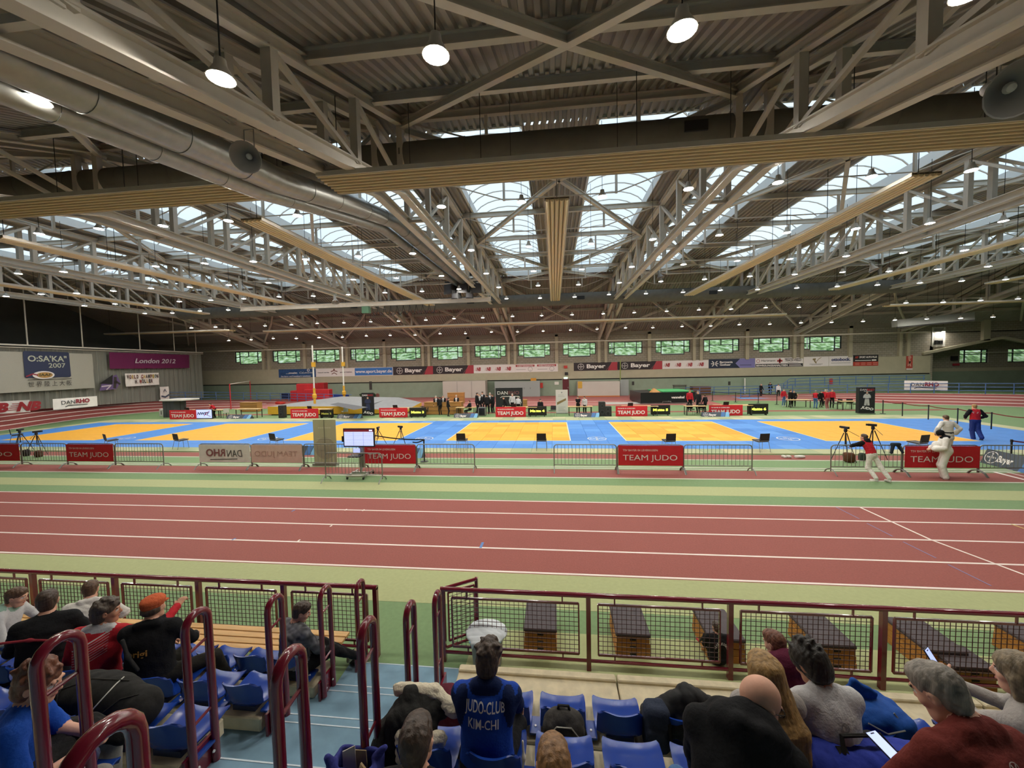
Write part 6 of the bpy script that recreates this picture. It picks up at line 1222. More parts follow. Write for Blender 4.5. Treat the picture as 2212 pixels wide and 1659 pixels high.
# shed-like dark frame, numbered cube
a, b = gnd(353, 902), gnd(390, 900); o = empty('timing_hut', a, 'dark grey timing cabin with a pale flat top beside the first red board', 'cabin'); h = at(370, 866, y=a.y).z; w = b.x - a.x; MB().box(0, w, 0, 1.2, 0, h).build('body', mat('cabin_grey', '45484a', .7), o); MB().box(-.1, w * 1.9, -.2, 1.6, h, h + .12).build('roof', M_white, o)
for x in (w * 1.5, w * 1.85): MB().tube([(x, .1, 0), (x, .1, h)], .03, 6).build('post', M_blackf, o)
for i in (1, 2): MB().box(w * i / 3 - .01, w * i / 3 + .01, -.01, 0, .05, h - .05).build('panel_gap', M_blackf, o)
a = gnd(344, 899); o = empty('lane_marker', a, 'white marker cube with black number one beside the dark cabin', 'marker'); h = at(348, 884, y=a.y).z; MB().bev(0, .55, 0, .5, 0, h, .03).build('cube', M_white, o); bd = Board(a, (1, 0, 0)); put(o, a, lambda t: bd.text(t, '1', .2, h * .25, h * .5, .04, d=.01), M_ink)
# white plastic chairs at the far desks
def pchair(u, v, label, rz):
    p = gnd(u, v); o = empty('plastic_chair', p, label, 'chair', rz=rz); m = MB(); m.prism([(-.22, -.2, .43), (.22, -.2, .43), (.22, .22, .45), (-.22, .22, .45)], (0, 0, 0), (0, 0, .03)); m.build('seat', M_white, o); m = MB(); m.prism([(-.21, -.2, .46), (.21, -.2, .46), (.2, -.3, .85), (-.2, -.3, .85)], (0, 0, 0), (0, -.02, 0)); m.build('backrest', M_white, o)
    for x in (-.2, .2):
        for y in (-.2, .2): MB().tube([(x * 1.1, y * 1.1, 0), (x, y, .44)], .015, 5).build('leg', M_galv, o)
pchair(489, 902, 'white plastic chair beside the man leaning in red', .8); pchair(745, 900, 'white plastic chair beside the second number board', .9)
def dchair(u, v, label, rz):
    p = gnd(u, v); o = clone(CH); o.location = p; o.rotation_euler.z = rz; tag(o, label, 'chair', 'dark chairs at the far desks')
for u, v, rz in ((1490, 896, 3.1), (1515, 896, 3.1), (1836, 884, 3.0), (1812, 884, 1.6), (1195, 899, 2.8), (920, 896, 2.9)): dchair(u, v, 'dark chair at the far desks, ' + {1490: 'under the table of the two suited men, first', 1515: 'under the table of the two suited men, second', 1836: 'before the table at the column poster', 1812: 'turned sideways at the column poster table', 1195: 'beside the white roll-up poster', 920: 'beside the third number board'}[u], rz)
for u, v in ((1700, 868), (1845, 868)): 
    p = gnd(u, v + 3); tag(MB().bev(p.x - .3, p.x + .3, p.y - 1.2, p.y - .8, .76, .95, .02).build('carton', mat('carton', 'b98f66', .7)), 'brown carton on the table ' + ('of helpers' if u < 1800 else 'beside the column poster'), 'box')
# ================================================================== THE STAND
M_carp = mat('carpet_blue', '7b9cb0', .95, var=.16, scale=3.2, bump=.25, detail=8)
M_mar = mat('maroon_paint', '74192b', .2, spec=.6, coat=.6)
M_plank = mat('bench_wood', 'e4b574', .45, var=.1, scale=4, stretch=(1, 8, 8))
M_seat = mat('seat_blue', '1c4099', .22, spec=.6, var=.04, scale=3); M_bolt = mat('bolt_white', 'd8d8d8', .4)
AX0, AX1 = -2.85, -1.28
st = empty('grandstand', (0, 0, 0), 'stepped stand with blue carpet treads between rows of blue seats', 'grandstand')
for k in range(1, 8):
    z, y1 = .32 + .38 * (k - 1), 4.28 - .8 * (k - 1); y0 = y1 - .8 if k < 7 else -5
    for x0, x1 in ((-14, AX0), (AX0, AX1), (AX1, 14)): MB().box(x0, x1, y0 - .02, y1, 0, z).build('step', M_carp, st)
    for dy in (.012, .1): MB().box(AX0 + .02, AX1 - .02, y1 - dy - .006, y1 - dy + .006, z, z + .003).build('nosing_line', mat('nosing_white', 'cfdbe0', .7), st)
MB().box(AX0 - .1, AX1 + .5, 4.28, 5.02, .001, .008).build('carpet_strip', M_carp, st); MB().box(AX0, AX1 + .4, 5.0, 5.012, .008, .011).build('nosing_line', MATS['nosing_white'], st)
for k in range(1, 6):
    z, y = .46 + .38 * (k - 1), 4.05 - .8 * (k - 1)
    for s, xe in ((-1, AX0 - .02), (1, AX1 + .06)):
        for i in range(5):
            a = xe + s * i * 1.9; b = a + s * 1.885
            m = MB(); m.bev(min(a, b), max(a, b), y, y + .42, z - .13, z, .012); m.build('seat_slab', M_con, st)
            if k == 1 and s > 0: MB().bev(min(a, b), max(a, b), y + .36, y + .46, z - .1, z + .035, .012).build('slab_lip', M_con, st)
            MB().box(min(a, b) + .1, max(a, b) - .1, y + .1, y + .36, z - .5, z - .13).build('slab_support', M_con, st)
# ---- plastic shell seats
def seat_shell():
    prof = [(.43, .03), (.435, .06), (.40, .072), (.33, .062), (.22, .05), (.12, .05), (.05, .075), (.015, .13), (-.005, .2), (-.03, .28), (-.05, .34), (-.06, .365), (-.07, .37)]
    hw = [.19, .2, .212, .218, .215, .21, .205, .203, .2, .196, .186, .17, .16]; nu = 12; top = []; bot = []
    for j, ((y, z), w) in enumerate(zip(prof, hw)):
        for i in range(nu + 1):
            u = -1 + 2 * i / nu; e = abs(u) ** 3
            if j <= 5: p = V((u * w, y, z + .035 * e))
            else: t = min(1, (j - 5) / 3); p = V((u * w, y + .055 * e * t + .03 * u * u * t, z + .03 * e * (1 - t) - (.05 * abs(u) ** 6 if j > 9 else 0)))
            top.append(p)
            n = V((0, 0, -1)) if j < 6 else V((0, -.9, -.3)) if j < 9 else V((0, -1, 0)); bot.append(p + n * .012)
    m = MB(); N = nu + 1; J = len(prof)
    fs = [(j * N + i, (j + 1) * N + i, (j + 1) * N + i + 1, j * N + i + 1) for j in range(J - 1) for i in range(nu)]; o = len(top)
    rim = [j * N for j in range(J)] + [(J - 1) * N + i for i in range(1, N)] + [j * N + nu for j in range(J - 2, -1, -1)] + [i for i in range(nu - 1, 0, -1)]
    fs2 = [tuple(reversed([q + o for q in f])) for f in fs] + [(rim[i], rim[i - 1], rim[i - 1] + o, rim[i] + o) for i in range(len(rim))]
    m.add(top + bot, fs + fs2); return m
SE = None; SE_N = 0
def place_seat(x, k, label, group):
    global SE, SE_N
    loc = (x, 4.06 - .8 * (k - 1), .46 + .38 * (k - 1))
    if SE is None:
        SE = empty('stadium_seat', loc); o = seat_shell().build('seat_shell', M_seat, SE, smooth=True)
        MB().box(.2, .3, .03, .2, .03, .05).build('mounting_flange', M_seat, SE); MB().lathe([(0, 0), (.012, 0), (.01, .008), (0, .01)], 8, (.25, .1, .05)).build('bolt', M_bolt, SE); MB().box(-.12, .12, .06, .3, 0, .05).build('seat_foot', mat('seat_foot_dark', '20294a', .5), SE); s = SE
    else: s = clone(SE, None, loc)
    tag(s, label, 'seat', group); s.location.z += .0; SE_N += 1
ROWN = {1: 'front', 2: 'second', 3: 'third', 4: 'fourth'}
for k, x0 in ((1, -3.24), (2, -3.1), (3, -3.03), (4, -3.06)):
    for i in range(10 if k < 3 else 7):
        x = x0 - .49 * i
        if k == 4 and i > 1: continue
        lb = {0: 'aisle-end', 1: 'second from the aisle', 2: 'third from the aisle'}.get(i)
        place_seat(x, k, ('blue plastic seat, %s in the %s row beside the wooden bench block' % (lb, ROWN[k])) if lb else 'blue plastic seat, %s from the aisle in the %s row of the bench block' % (ORD[i], ROWN[k]), 'seats of the %s row, bench block' % ROWN[k])
for k in (2, 3, 4):
    for i in range(-2 if k == 2 else -2, 9):
        x = .03 + .5 * i
        if x < AX1 + .25 or (k == 4 and x > 3): continue
        nm = {(2, -2): 'at the aisle under the maroon cloth', (2, -1): 'before the person in the blue club jacket', (2, 0): 'with an open rim and nothing on it', (2, 1): 'beside the grey backpack, bare', (2, 2): 'under the black puffer jacket', (3, 1): 'bare and shining, before the bald man', (3, 0): 'behind the grey backpack'}.get((k, i))
        place_seat(x, k, 'blue plastic seat ' + nm if nm else 'blue plastic seat, %s from the aisle in the %s row opposite the bench' % (ORD[i + 2], ROWN[k]), 'seats of the %s row, opposite block' % ROWN[k])
# ---- fence with wire mesh panels
YF = 5.15
def mesh_panel(o, O, p, q, z0, z1, step=.062):
    """frame of flat bar and a grid of wires between p and q"""
    p, q = V(p), V(q); d = (q - p).normalized(); L = (q - p).length; zz = V((0, 0, 1)); m = MB()
    m.bar(p + zz * z0, q + zz * z0, .02, .03); m.bar(p + zz * z1, q + zz * z1, .02, .03); m.bar(p + zz * z0, p + zz * z1, .03, .02, d); m.bar(q + zz * z0, q + zz * z1, .03, .02, d); m.build('mesh_frame', M_mar, o, O)
    w = MB(); n = int(L / step)
    for i in range(1, n): a = p + d * (L * i / n); w.bar(a + zz * z0, a + zz * z1, .006, .006, d)
    n = int((z1 - z0) / step)
    for i in range(1, n): h = z0 + (z1 - z0) * i / n; w.bar(p + zz * h, q + zz * h, .006, .006)
    tag(w.build('wire_mesh', mat('wire_dark_maroon', '4a1c22', .5), o, O), kind='stuff')
def fence(label, xs, zt):
    o = empty('fence', (xs[0], YF, 0), label, 'fence'); O = (xs[0], YF, 0)
    MB().tube([(xs[0] - .03, YF, zt), (xs[-1] + .03, YF, zt)], .034, 12).build('top_rail', M_mar, o, O, True); MB().tube([(xs[0], YF, .13), (xs[-1], YF, .13)], .022, 8).build('bottom_rail', M_mar, o, O, True)
    for x in xs: MB().box(x - .03, x + .03, YF - .03, YF + .03, 0, zt).build('post', M_mar, o, O)
    for a, b in zip(xs, xs[1:]):
        mesh_panel(o, O, (a + .13, YF, 0), (b - .13, YF, 0), .22, zt - .12)
        for x in (a + .35, b - .35):
            MB().box(x - .01, x + .01, YF - .01, YF + .01, zt - .12, zt - .02).build('stub', M_mar, o, O); MB().box(x - .01, x + .01, YF - .01, YF + .01, .13, .22).build('stub', M_mar, o, O)
    return o
fl = fence('maroon fence with wire mesh panels behind the wooden bench', [-11.3, -9.85, -8.4, -6.9, -5.45, -4.05, -2.62], 1.03)
fr = fence('maroon fence with wire mesh panels before the vaulting boxes', [-1.62, .41, 2.24, 4.06, 5.88, 7.7], 1.05)
g = empty('gate_leaf', (-1.6, YF + .06, 0), 'open maroon gate leaf with wire mesh folded back at the aisle', 'gate'); O = (-1.6, YF + .06, 0); a, b = V((-1.6, YF + .06, 0)), V((-1.2, YF + .32, 0)); MB().tube([a + V((0, 0, 1.03)), b + V((0, 0, 1.03))], .025, 8).build('top_rail', M_mar, g, O); MB().tube([a + V((0, 0, .15)), b + V((0, 0, .15))], .02, 8).build('bottom_rail', M_mar, g, O); MB().bar(b, b + V((0, 0, 1.05)), .045, .045, (0, 1, 0)).build('post', M_mar, g, O); mesh_panel(g, O, a.lerp(b, .08), a.lerp(b, .92), .24, .95)
# ---- handrail loops along the aisle
def loop(x, k, label):
    yf = 5.06 - .8 * k; w = .19; zb, zt = max(0, -.06 + .38 * k), 1.22 + .38 * k; o = empty('handrail_loop', (x, yf, zb), label, 'handrail', 'maroon handrail loops'); O = (x, yf, zb); r = w / 2
    pts = [(x, yf, zb), (x, yf, zt - r)] + [(x, yf - r + r * math.cos(a), zt - r + r * math.sin(a)) for a in [PI * i / 8 for i in range(1, 8)]] + [(x, yf - w, zt - r), (x, yf - w, zb + .02)]
    MB().tube(pts, .029, 12).build('bent_tube', M_mar, o, O, True)
    for z in (zt - .25, zt - .82): MB().tube([(x, yf, z), (x, yf - w, z - .02)], .011, 7).build('rung', M_mar, o, O)
    s = 1 if x < -2 else -1; MB().box(x - .012 - s * .03, x + .012 - s * .03, yf - w - .05, yf + .05, max(0, zb - .12), zb + .22).build('base_plate', M_mar, o, O)
    for dy in (.03, .16): MB().lathe([(0, 0), (.013, 0), (.01, .008), (0, .008)], 8, (x + s * .01, yf - dy, zb + .1), (s, 0, 0)).build('bolt', M_bolt, o, O)
for k, nm in enumerate(('farthest, at the end of the fence', 'beside the boy in the camouflage sweater', 'at the end of the second row', 'at the end of the third row', 'before the boy with the phone')): loop(-2.75, k, 'maroon handrail loop, bench side, ' + nm)
for k, nm in ((1, 'farthest, at the gate post'), (2, 'next after the gate post loop'), (3, 'beside the white-lined jacket'), (4, 'in the middle of the aisle view'), (5, 'nearest, cut by the lower frame edge')): loop(-1.38, k, 'maroon handrail loop, club jacket side, ' + nm)
# ---- wooden bench
o = empty('wooden_bench', (-5.5, 4.8, 0), 'long bench of pale wooden planks before the mesh fence', 'bench'); O = (-5.5, 4.8, 0)
for i in range(4): MB().bev(-9.5, -2.95, 4.56 + .115 * i, 4.56 + .115 * i + .1, .42, .455, .006).build('plank', M_plank, o, O)
for x in (-9.2, -7.7, -6.2, -4.7, -3.2):
    MB().box(x - .03, x + .03, 4.58, 5.0, .36, .42).build('bearer', M_mar, o, O)
    for y in (4.62, 4.96): MB().box(x - .025, x + .025, y - .025, y + .025, 0, .36).build('leg', M_mar, o, O)
# ---- vaulting boxes beyond the fence
M_kw = mat('box_wood', 'b07431', .5, var=.25, scale=7, stretch=(1, 1, 14)); M_kt = mat('box_leather', '463c40', .7, var=.08, scale=12, bump=.2)
def vault_box(x, y, label, h=.35, w=.455, d=.66):
    o = empty('vaulting_box', (x, y, 0), label, 'vaulting box', 'vaulting boxes'); n = 3; hh = (h - .045) / n
    for i in range(n):
        e = .006 * (n - 1 - i); m = MB(); m.box(-e, w + e, -e, d + e, hh * i + .004, hh * (i + 1) - .003); m.build('box_section', M_kw, o)
        MB().box(w * .4, w * .6, -e - .003, -e + .01, hh * i + hh * .4, hh * i + hh * .68).build('hand_slot', M_dark, o)
    MB().bev(-.015, w + .015, -.015, d + .015, h - .045, h, .015).build('padded_top', M_kt, o); return o
for x, nm in ((-.49, 'straight ahead of the blue club jacket'), (.83, 'next to the straight one'), (2.1, 'behind the fence post and the dark shirt'), (3.5, 'before the boy in the white shirt'), (4.83, 'beyond the post at the blue bag'), (6.26, 'last one at the frame edge')): vault_box(x, 5.43, 'wooden vaulting box with dark padded top, ' + nm)
vault_box(4.95, 4.72 + .5, 'lower wooden vaulting box with dark padded top, beside the raised phone', .3, .455, .2 + .2)
# ---- waste bin with a white bag over its rim
p = at(1047, 1380, z=.46); o = empty('waste_bin', (p.x, p.y + .15, 0), 'grey waste bin with a white bag over its rim behind the mesh', 'bin'); MB().lathe([(.2, 0), (.23, .4), (.24, .42)], 18).build('body', mat('bin_grey', '8e9088', .5), o, smooth=True)
soft('bag', [ell((0, 0, .45), (.29, .27, .06), None, 0, .04), ell((-.08, .05, .48), (.16, .13, .05), None, 0, .04), ell((.1, -.05, .47), (.13, .12, .05), None, 0, .04), cone((0, -.26, .43), (.1, -.25, .36), .03, .015), cone((-.15, -.22, .43), (-.16, -.22, .37), .03, .015)], .012, mat('plastic_white', 'd4dade', .4), o, .012, 30)
MB().tube([(-.2, -.2, .44), (0, -.28, .44), (.2, -.2, .44), (.28, 0, .44)], .014, 6).build('rim', mat('bin_rim_blue', '7fb0cc', .4), o)
# ---- bags and clothes on the seats
M_zip = mat('zip_silver', 'b0b0a8', .35, .7); M_bagblk = cloth('bag_black', '252422', .1, .8, .2, 30); M_baggry = cloth('bag_grey', '3b3835', .1, .8, .2, 40)
def softthing(name, label, cat, loc, prims, m, h=.011, wr=.01, wf=28, group=None): o = soft(name, prims, h, m, None, wr, wf, seed=int(abs(loc[0] * 50))); o.location = loc; return tag(o, label, cat, group)
from mathutils.bvhtree import BVHTree
def seam(o, name, m, px, r=.004, n=8):
    """a raised seam, zip or strap laid on the body of a bag along points seen in the photograph"""
    Mi = Matrix.LocRotScale(o.location, o.rotation_euler, o.scale).inverted(); bv = BVHTree.FromPolygons([v.co for v in o.data.vertices], [tuple(p.vertices) for p in o.data.polygons]); c = Mi @ V(CAM); out = []
    for (u0, v0), (u1, v1) in zip(px, px[1:]):
        for k in range(n + 1):
            d = Mi.to_3x3() @ V(ray(u0 + (u1 - u0) * k / n, v0 + (v1 - v0) * k / n)); h = bv.ray_cast(c, d.normalized())[0]
            if h is not None and (not out or (h - out[-1]).length < .12): out.append(h - d.normalized() * r * .3)
    if len(out) > 1:
        t = MB(); t.tube(out, r, 6); return t.build(name, m, o)
def zrow(k): return .46 + .38 * (k - 1)
def yrow(k): return 4.06 - .8 * (k - 1)
# grey backpack leaning on the third-row seat back, middle
p = at(1218, 1560, y=3.02); o = softthing('backpack', 'dark grey backpack standing on the floor behind a second-row seat', 'backpack', (p.x, 3.08, .76), [rbox((0, 0, .26), (.17, .1, .25), None, .08), ell((0, .01, .48), (.14, .085, .08), None, 0, .05), rbox((0, -.1, .17), (.13, .05, .14), None, .045, 0, .03)], M_baggry, .01, .012)
m = MB(); m.tube([(-.14, -.09, .3), (-.13, -.1, .42), (-.06, -.09, .5), (.06, -.09, .5), (.13, -.1, .42), (.14, -.09, .3)], .006, 6); m.build('zip', M_zip, o); m = MB(); m.tube([(-.05, .02, .54), (-.04, .02, .585), (.04, .02, .585), (.05, .02, .54)], .012, 7); m.build('carry_loop', M_bagblk, o); m = MB(); m.tube([(.16, .05, .4), (.22, .0, .2), (.21, -.03, .02), (.17, 0, .0)], .015, 6); m.build('strap', M_bagblk, o)
# maroon cloth and white-lined jacket at the aisle
softthing('sweater', 'maroon sweater heaped on the aisle-end seat', 'sweater', (-.97, 3.4, zrow(2) + .04), [ell((0, 0, .12), (.2, .17, .14), None, 0, .06), ell((.06, -.1, .25), (.14, .1, .1), None, 0, .05), ell((-.1, -.02, .2), (.1, .12, .1), None, 0, .05), cone((-.12, -.1, .28), (-.17, -.05, .34), .03, .02), ell((0, -.2, .2), (.17, .06, .15), None, 0, .05)], cloth('cloth_maroon', '5a1c2b', .1), .011, .016, 34)
o = softthing('jacket', 'black jacket with cream lining draped over the aisle-end third-row seat', 'jacket', (-1.1, 2.75, zrow(3)), [ell((-.02, -.08, .26), (.2, .1, .16), None, 0, .08), cone((-.22, -.02, .12), (-.05, .02, .42), .11, .07), cone((-.22, -.06, .1), (-.3, -.12, -.25), .1, .08), ell((.08, .02, .34), (.2, .08, .1), None, 0, .06), ell((-.12, -.1, .0), (.2, .1, .25), None, 0, .08)], cloth('cloth_charcoal', '2b2b29', .1), .011, .016, 26)
soft('lining', [cone((-.16, .05, .44), (.12, .06, .42), .045, .055, 0, .03), cone((.12, .06, .42), (.3, .0, .34), .055, .05, 0, .03), cone((-.05, -.14, .27), (.05, -.2, .21), .055, .055, 0, .04), cone((.05, -.2, .21), (.22, -.16, .26), .05, .06, 0, .04), cone((-.05, -.14, .27), (-.04, -.2, .16), .05, .05, 0, .04)], .011, cloth('fleece_cream', 'd6ccb4', .06, .95, .5, 60), o, .012, 50)
# bag with papers at the lower edge of the aisle
p = at(770, 1645, z=1.5); o = softthing('shopping_bag', 'open blue cloth bag with papers in it, low at the aisle', 'bag', (p.x, p.y, p.z - .28), [rbox((0, 0, .15), (.17, .1, .16), None, .04), rbox((0, 0, .32), (.13, .065, .2), None, .03, 0, .01, 0, True), cone((-.14, -.06, .3), (-.17, -.06, .36), .03, .02), cone((.13, .02, .3), (.2, .02, .38), .03, .02)], cloth('bag_violet_blue', '3a3f86', .1), .009, .012)
for i, (x, rz, c) in enumerate(((-.05, .3, 'd8d2c2'), (.02, -.2, 'b09a72'))): MB().prism([(x - .04, -.02 + .02 * i, .1), (x + .05, .0 + .02 * i, .1), (x + .03, .02 + .02 * i, .37 - .05 * i), (x - .05, .0 + .02 * i, .34)], (0, 0, 0), (0, .006, 0)).build('paper', mat('paper_%d' % i, c, .7), o)
m = MB(); m.tube([(.06, -.08, .28), (.1, -.12, .4), (.15, -.1, .3)], .012, 6); m.build('strap', mat('strap_tan', 'b99b74', .7), o)
# black puffer jacket and slate backpack
o = softthing('jacket', 'black puffer jacket bundled over a second-row seat back', 'jacket', (1.02, 3.33, zrow(2) + .2), [cone((-.14, 0, .1), (.1, .02, .24), .1, .09), cone((.1, .02, .24), (.27, .02, .14), .09, .1), cone((-.2, .05, .0), (.1, -.05, .06), .11, .12), cone((.1, -.05, .08), (.33, -.02, .0), .11, .11)], cloth('puffer_black', '222223', .12, .6, .3, 12), .011, .02, 24)
o = softthing('backpack', 'slate blue backpack under the black puffer jacket', 'backpack', (.83, 3.28, zrow(2) + .02), [rbox((0, 0, .2), (.11, .09, .2), None, .06), rbox((-.02, -.07, .14), (.08, .04, .1), None, .03)], cloth('bag_slate', '2f3646', .1), .01, .01); m = MB(); m.tube([(.08, -.08, .3), (.1, -.13, .1), (.1, -.1, -.2)], .014, 6); m.build('strap', M_bagblk, o)
# big black duffel on the third-row seats of the bench block
p = at(200, 1490, y=2.6); o = softthing('duffel_bag', 'big black duffel bag with white piping on the third-row seats', 'bag', (p.x, 2.72, zrow(3) + .06), [cone((-.36, 0, .17), (.3, -.02, .15), .17, .14), ell((-.1, 0, .24), (.35, .16, .12), None, 0, .06), ell((.33, -.04, .12), (.12, .14, .12), None, 0, .05)], M_bagblk, .012, .012, 22)
for px in ([(200, 1533), (225, 1505), (250, 1478), (268, 1462)], [(76, 1516), (82, 1500), (90, 1488)]): seam(o, 'piping', M_white, px, .005)
for px in ([(70, 1520), (130, 1490), (200, 1466), (280, 1470)], [(215, 1545), (260, 1510), (300, 1500)], [(120, 1530), (125, 1500), (140, 1478)]): seam(o, 'seam', cloth('bag_seam', '35332f'), px, .006)
bd = Board((.1, -.175, .06), V((1, .1, .1)), V((0, .35, .95))); m = MB(); bd.disc(m, .09, .05, .05, .012, 20, 1.7); m.build('oval_badge', M_white, o); m = MB(); bd.text(m, 'SPORT' if False else 'JIT', .04, .03, .035, .03, .2, .1, d=.016); m.build('lettering', M_ink, o)
# blue holdall in front of the white shirt, on the second-row seats
o = softthing('holdall', 'bright blue sports holdall with many zips on the second-row seats', 'bag', (2.54, 3.42, zrow(2) + .1), [rbox((0, 0, .18), (.26, .17, .19), None, .09), rbox((-.2, -.06, .16), (.1, .14, .16), None, .07, 0, .03), rbox((.22, -.05, .18), (.09, .15, .17), None, .07, 0, .03), rbox((.02, -.17, .12), (.13, .04, .1), None, .035, 0, .02), rbox((.0, .02, .39), (.12, .02, .1), rot(0, 0, 30), .02, 0, .01)], cloth('bag_blue', '1f4f9e', .1, .7, .2, 30), .01, .012, 26)
for pts in ([(-.24, -.2, .1), (-.23, -.2, .25), (-.16, -.15, .36), (-.05, -.1, .38)], [(-.2, -.21, .1), (-.19, -.2, .24), (-.12, -.16, .34)], [(-.08, -.19, .33), (.05, -.21, .27), (.18, -.2, .3)], [(.24, -.21, .1), (.23, -.2, .25), (.16, -.12, .37)]): m = MB(); m.tube(pts, .006, 6); m.build('zip', M_zip, o)
m = MB(); m.tube([(-.06, -.21, .05), (-.07, -.22, .2), (.08, -.22, .2), (.09, -.21, .05)], .012, 6); m.build('strap', cloth('strap_navy', '1a2a5c'), o); m = MB(); m.lathe([(0, 0), (.05, .0), (.05, .01), (0, .015)], 16, (-.29, -.2, .2), (-.3, -1, .2)); m.build('round_badge', mat('badge_gold', '8d7a46', .4, .5), o)
# checked black tote and white folder next to it
o = softthing('tote_bag', 'open black tote bag with white flecks beside the blue holdall', 'bag', (3.02, 3.2, zrow(2) + .0), [rbox((0, 0, .16), (.13, .1, .17), None, .03), rbox((0, 0, .3), (.11, .08, .18), None, .02, 0, .008, 0, True)], mat('tote_flecked', '1f1a1c', .7), .009, .006)
m = MB(); m.tube([(-.1, -.1, .3), (-.06, -.13, .2), (.06, -.14, .12)], .006, 6); m.build('white_cord', M_white, o); m = MB(); rg = random.Random(4); [m.box(x, x + .012, -.105, -.1, z, z + .012) for x, z in [(rg.uniform(-.11, .1), rg.uniform(.03, .26)) for _ in range(24)]]; tag(m.build('fleck', M_white, o), kind='stuff')
# big blue kit bag on the third-row seats
o = softthing('kit_bag', 'large ultramarine kit bag with black handle straps on the third-row seats', 'bag', (1.95, 2.58, zrow(3) + .09), [cone((-.3, 0, .2), (.34, 0, .2), .19, .19), rbox((0, 0, .16), (.38, .18, .17), None, .08), cone((-.3, -.12, .12), (.3, -.12, .12), .11, .11)], cloth('bag_ultramarine', '2a3a9c', .1, .75, .2, 26), .012, .016, 22)
m = MB(); m.tube([(-.16, -.05, .38), (-.14, .0, .45), (.1, .02, .46), (.16, -.03, .39)], .014, 7); m.build('handle', M_bagblk, o)
for x in (-.16, .15): m = MB(); m.bar((x, -.02, .4), (x, -.14, .32), .06, .012); m.build('handle_patch', M_bagblk, o)
m = MB(); m.tube([(-.36, -.16, .22), (-.1, -.2, .27), (.15, -.2, .26), (.38, -.16, .2)], .012, 6); m.build('zip', M_bagblk, o)
# small things at the bench end
softthing('bag', 'small black bag at the foot of the fence end post', 'bag', (-2.85, 5.0, .0), [ell((0, 0, .09), (.14, .1, .11), None, 0, .04), ell((.06, -.02, .12), (.08, .07, .08), None, 0, .04)], M_bagblk, .01, .008); softthing('jacket', 'dark blue jacket hanging down the aisle step beside the bench end', 'jacket', (-2.92, 4.28, .12), [ell((0, 0, .12), (.09, .16, .16), None, 0, .05), ell((.02, -.08, .02), (.07, .12, .1), None, 0, .05)], cloth('cloth_navy_dark', '1c2748', .1), .01, .014)
# ================================================================== PEOPLE
HB = hairmat('hair_brown', '5c4431'); HD = hairmat('hair_dark', '45352a'); HBl = hairmat('hair_blond', '9c7a48'); HG = hairmat('hair_grey', '847c72'); HGB = hairmat('hair_ash', '7f7058'); HK = hairmat('hair_black', '221d18'); HR = hairmat('hair_auburn', '6c402c'); HL = hairmat('hair_lightbrown', '86603a'); HW = hairmat('hair_white', 'b7b0a6')
C_blk = cloth('cloth_black', '1a1a1c'); C_gi = cloth('cloth_gi_white', 'e4e0d8', .05, .9, .3, 30); C_blue = cloth('jacket_blue', '1d46a6', .06); C_navy = cloth('jacket_navy', '17264f', .06); C_red = cloth('jersey_red', 'c22c36', .05); C_wht = cloth('shirt_white', 'c9c8c9', .05); C_gry = cloth('sweat_grey', 'a9a39e', .07); C_brick = cloth('sweater_brick', '6e2e28', .07)
C_mar = cloth('hoodie_maroon', '5c2137', .07); C_tee = cloth('tee_blue', '1f4fae', .06); C_jean = cloth('jeans_blue', '4d6f9c', .1); C_gtr = cloth('trousers_grey', '8a8782', .08); C_mint = cloth('hoodie_mint', '8fae9e', .06); C_suit = cloth('suit_black', '202023', .04); C_btr = cloth('trousers_blue', '26397c', .06); C_vred = cloth('vest_red', 'b92732', .05)
C_camo = mat('camo_grey', '626266', .9, var=.75, scale=11, bump=.2, detail=1.0); S_wht = mat('shoe_white', 'cfcac2', .6); S_tan = mat('shoe_tan', '8f8262', .7)
def hz(k): return .46 + .38 * (k - 1) + .14          # hip height on row k
def hy(k): return 4.06 - .8 * (k - 1) + .17
from mathutils.bvhtree import BVHTree
def onto(o, mk, name, m, d=None, off=.005):
    """flat print laid on cloth: mk fills a builder in world space, each point is dropped along d onto the body"""
    t = MB(); mk(t); M = Matrix.LocRotScale(o.location, o.rotation_euler, o.scale); Mi = M.inverted(); me = o.data
    bv = BVHTree.FromPolygons([v.co for v in me.vertices], [tuple(p.vertices) for p in me.polygons]); d = V(d if d is not None else (0, 1, 0)).normalized(); dl = (Mi.to_3x3() @ d).normalized(); vs = []
    for p in t.v:
        q = Mi @ V(p); hit = bv.ray_cast(q - dl * .5, dl)[0]; q = hit - dl * off if hit is not None else q
        vs.append(q)
    t.v = [tuple(q) for q in vs]; return t.build(name, m, o)
def onto_old(o, mk, name, m):
    """flat print laid on cloth: mk fills a builder in world space"""
    t = MB(); mk(t); s = t.build(name, m, o); s.parent = o; s.matrix_parent_inverse = Matrix.LocRotScale(o.location, o.rotation_euler, o.scale).inverted(); return s
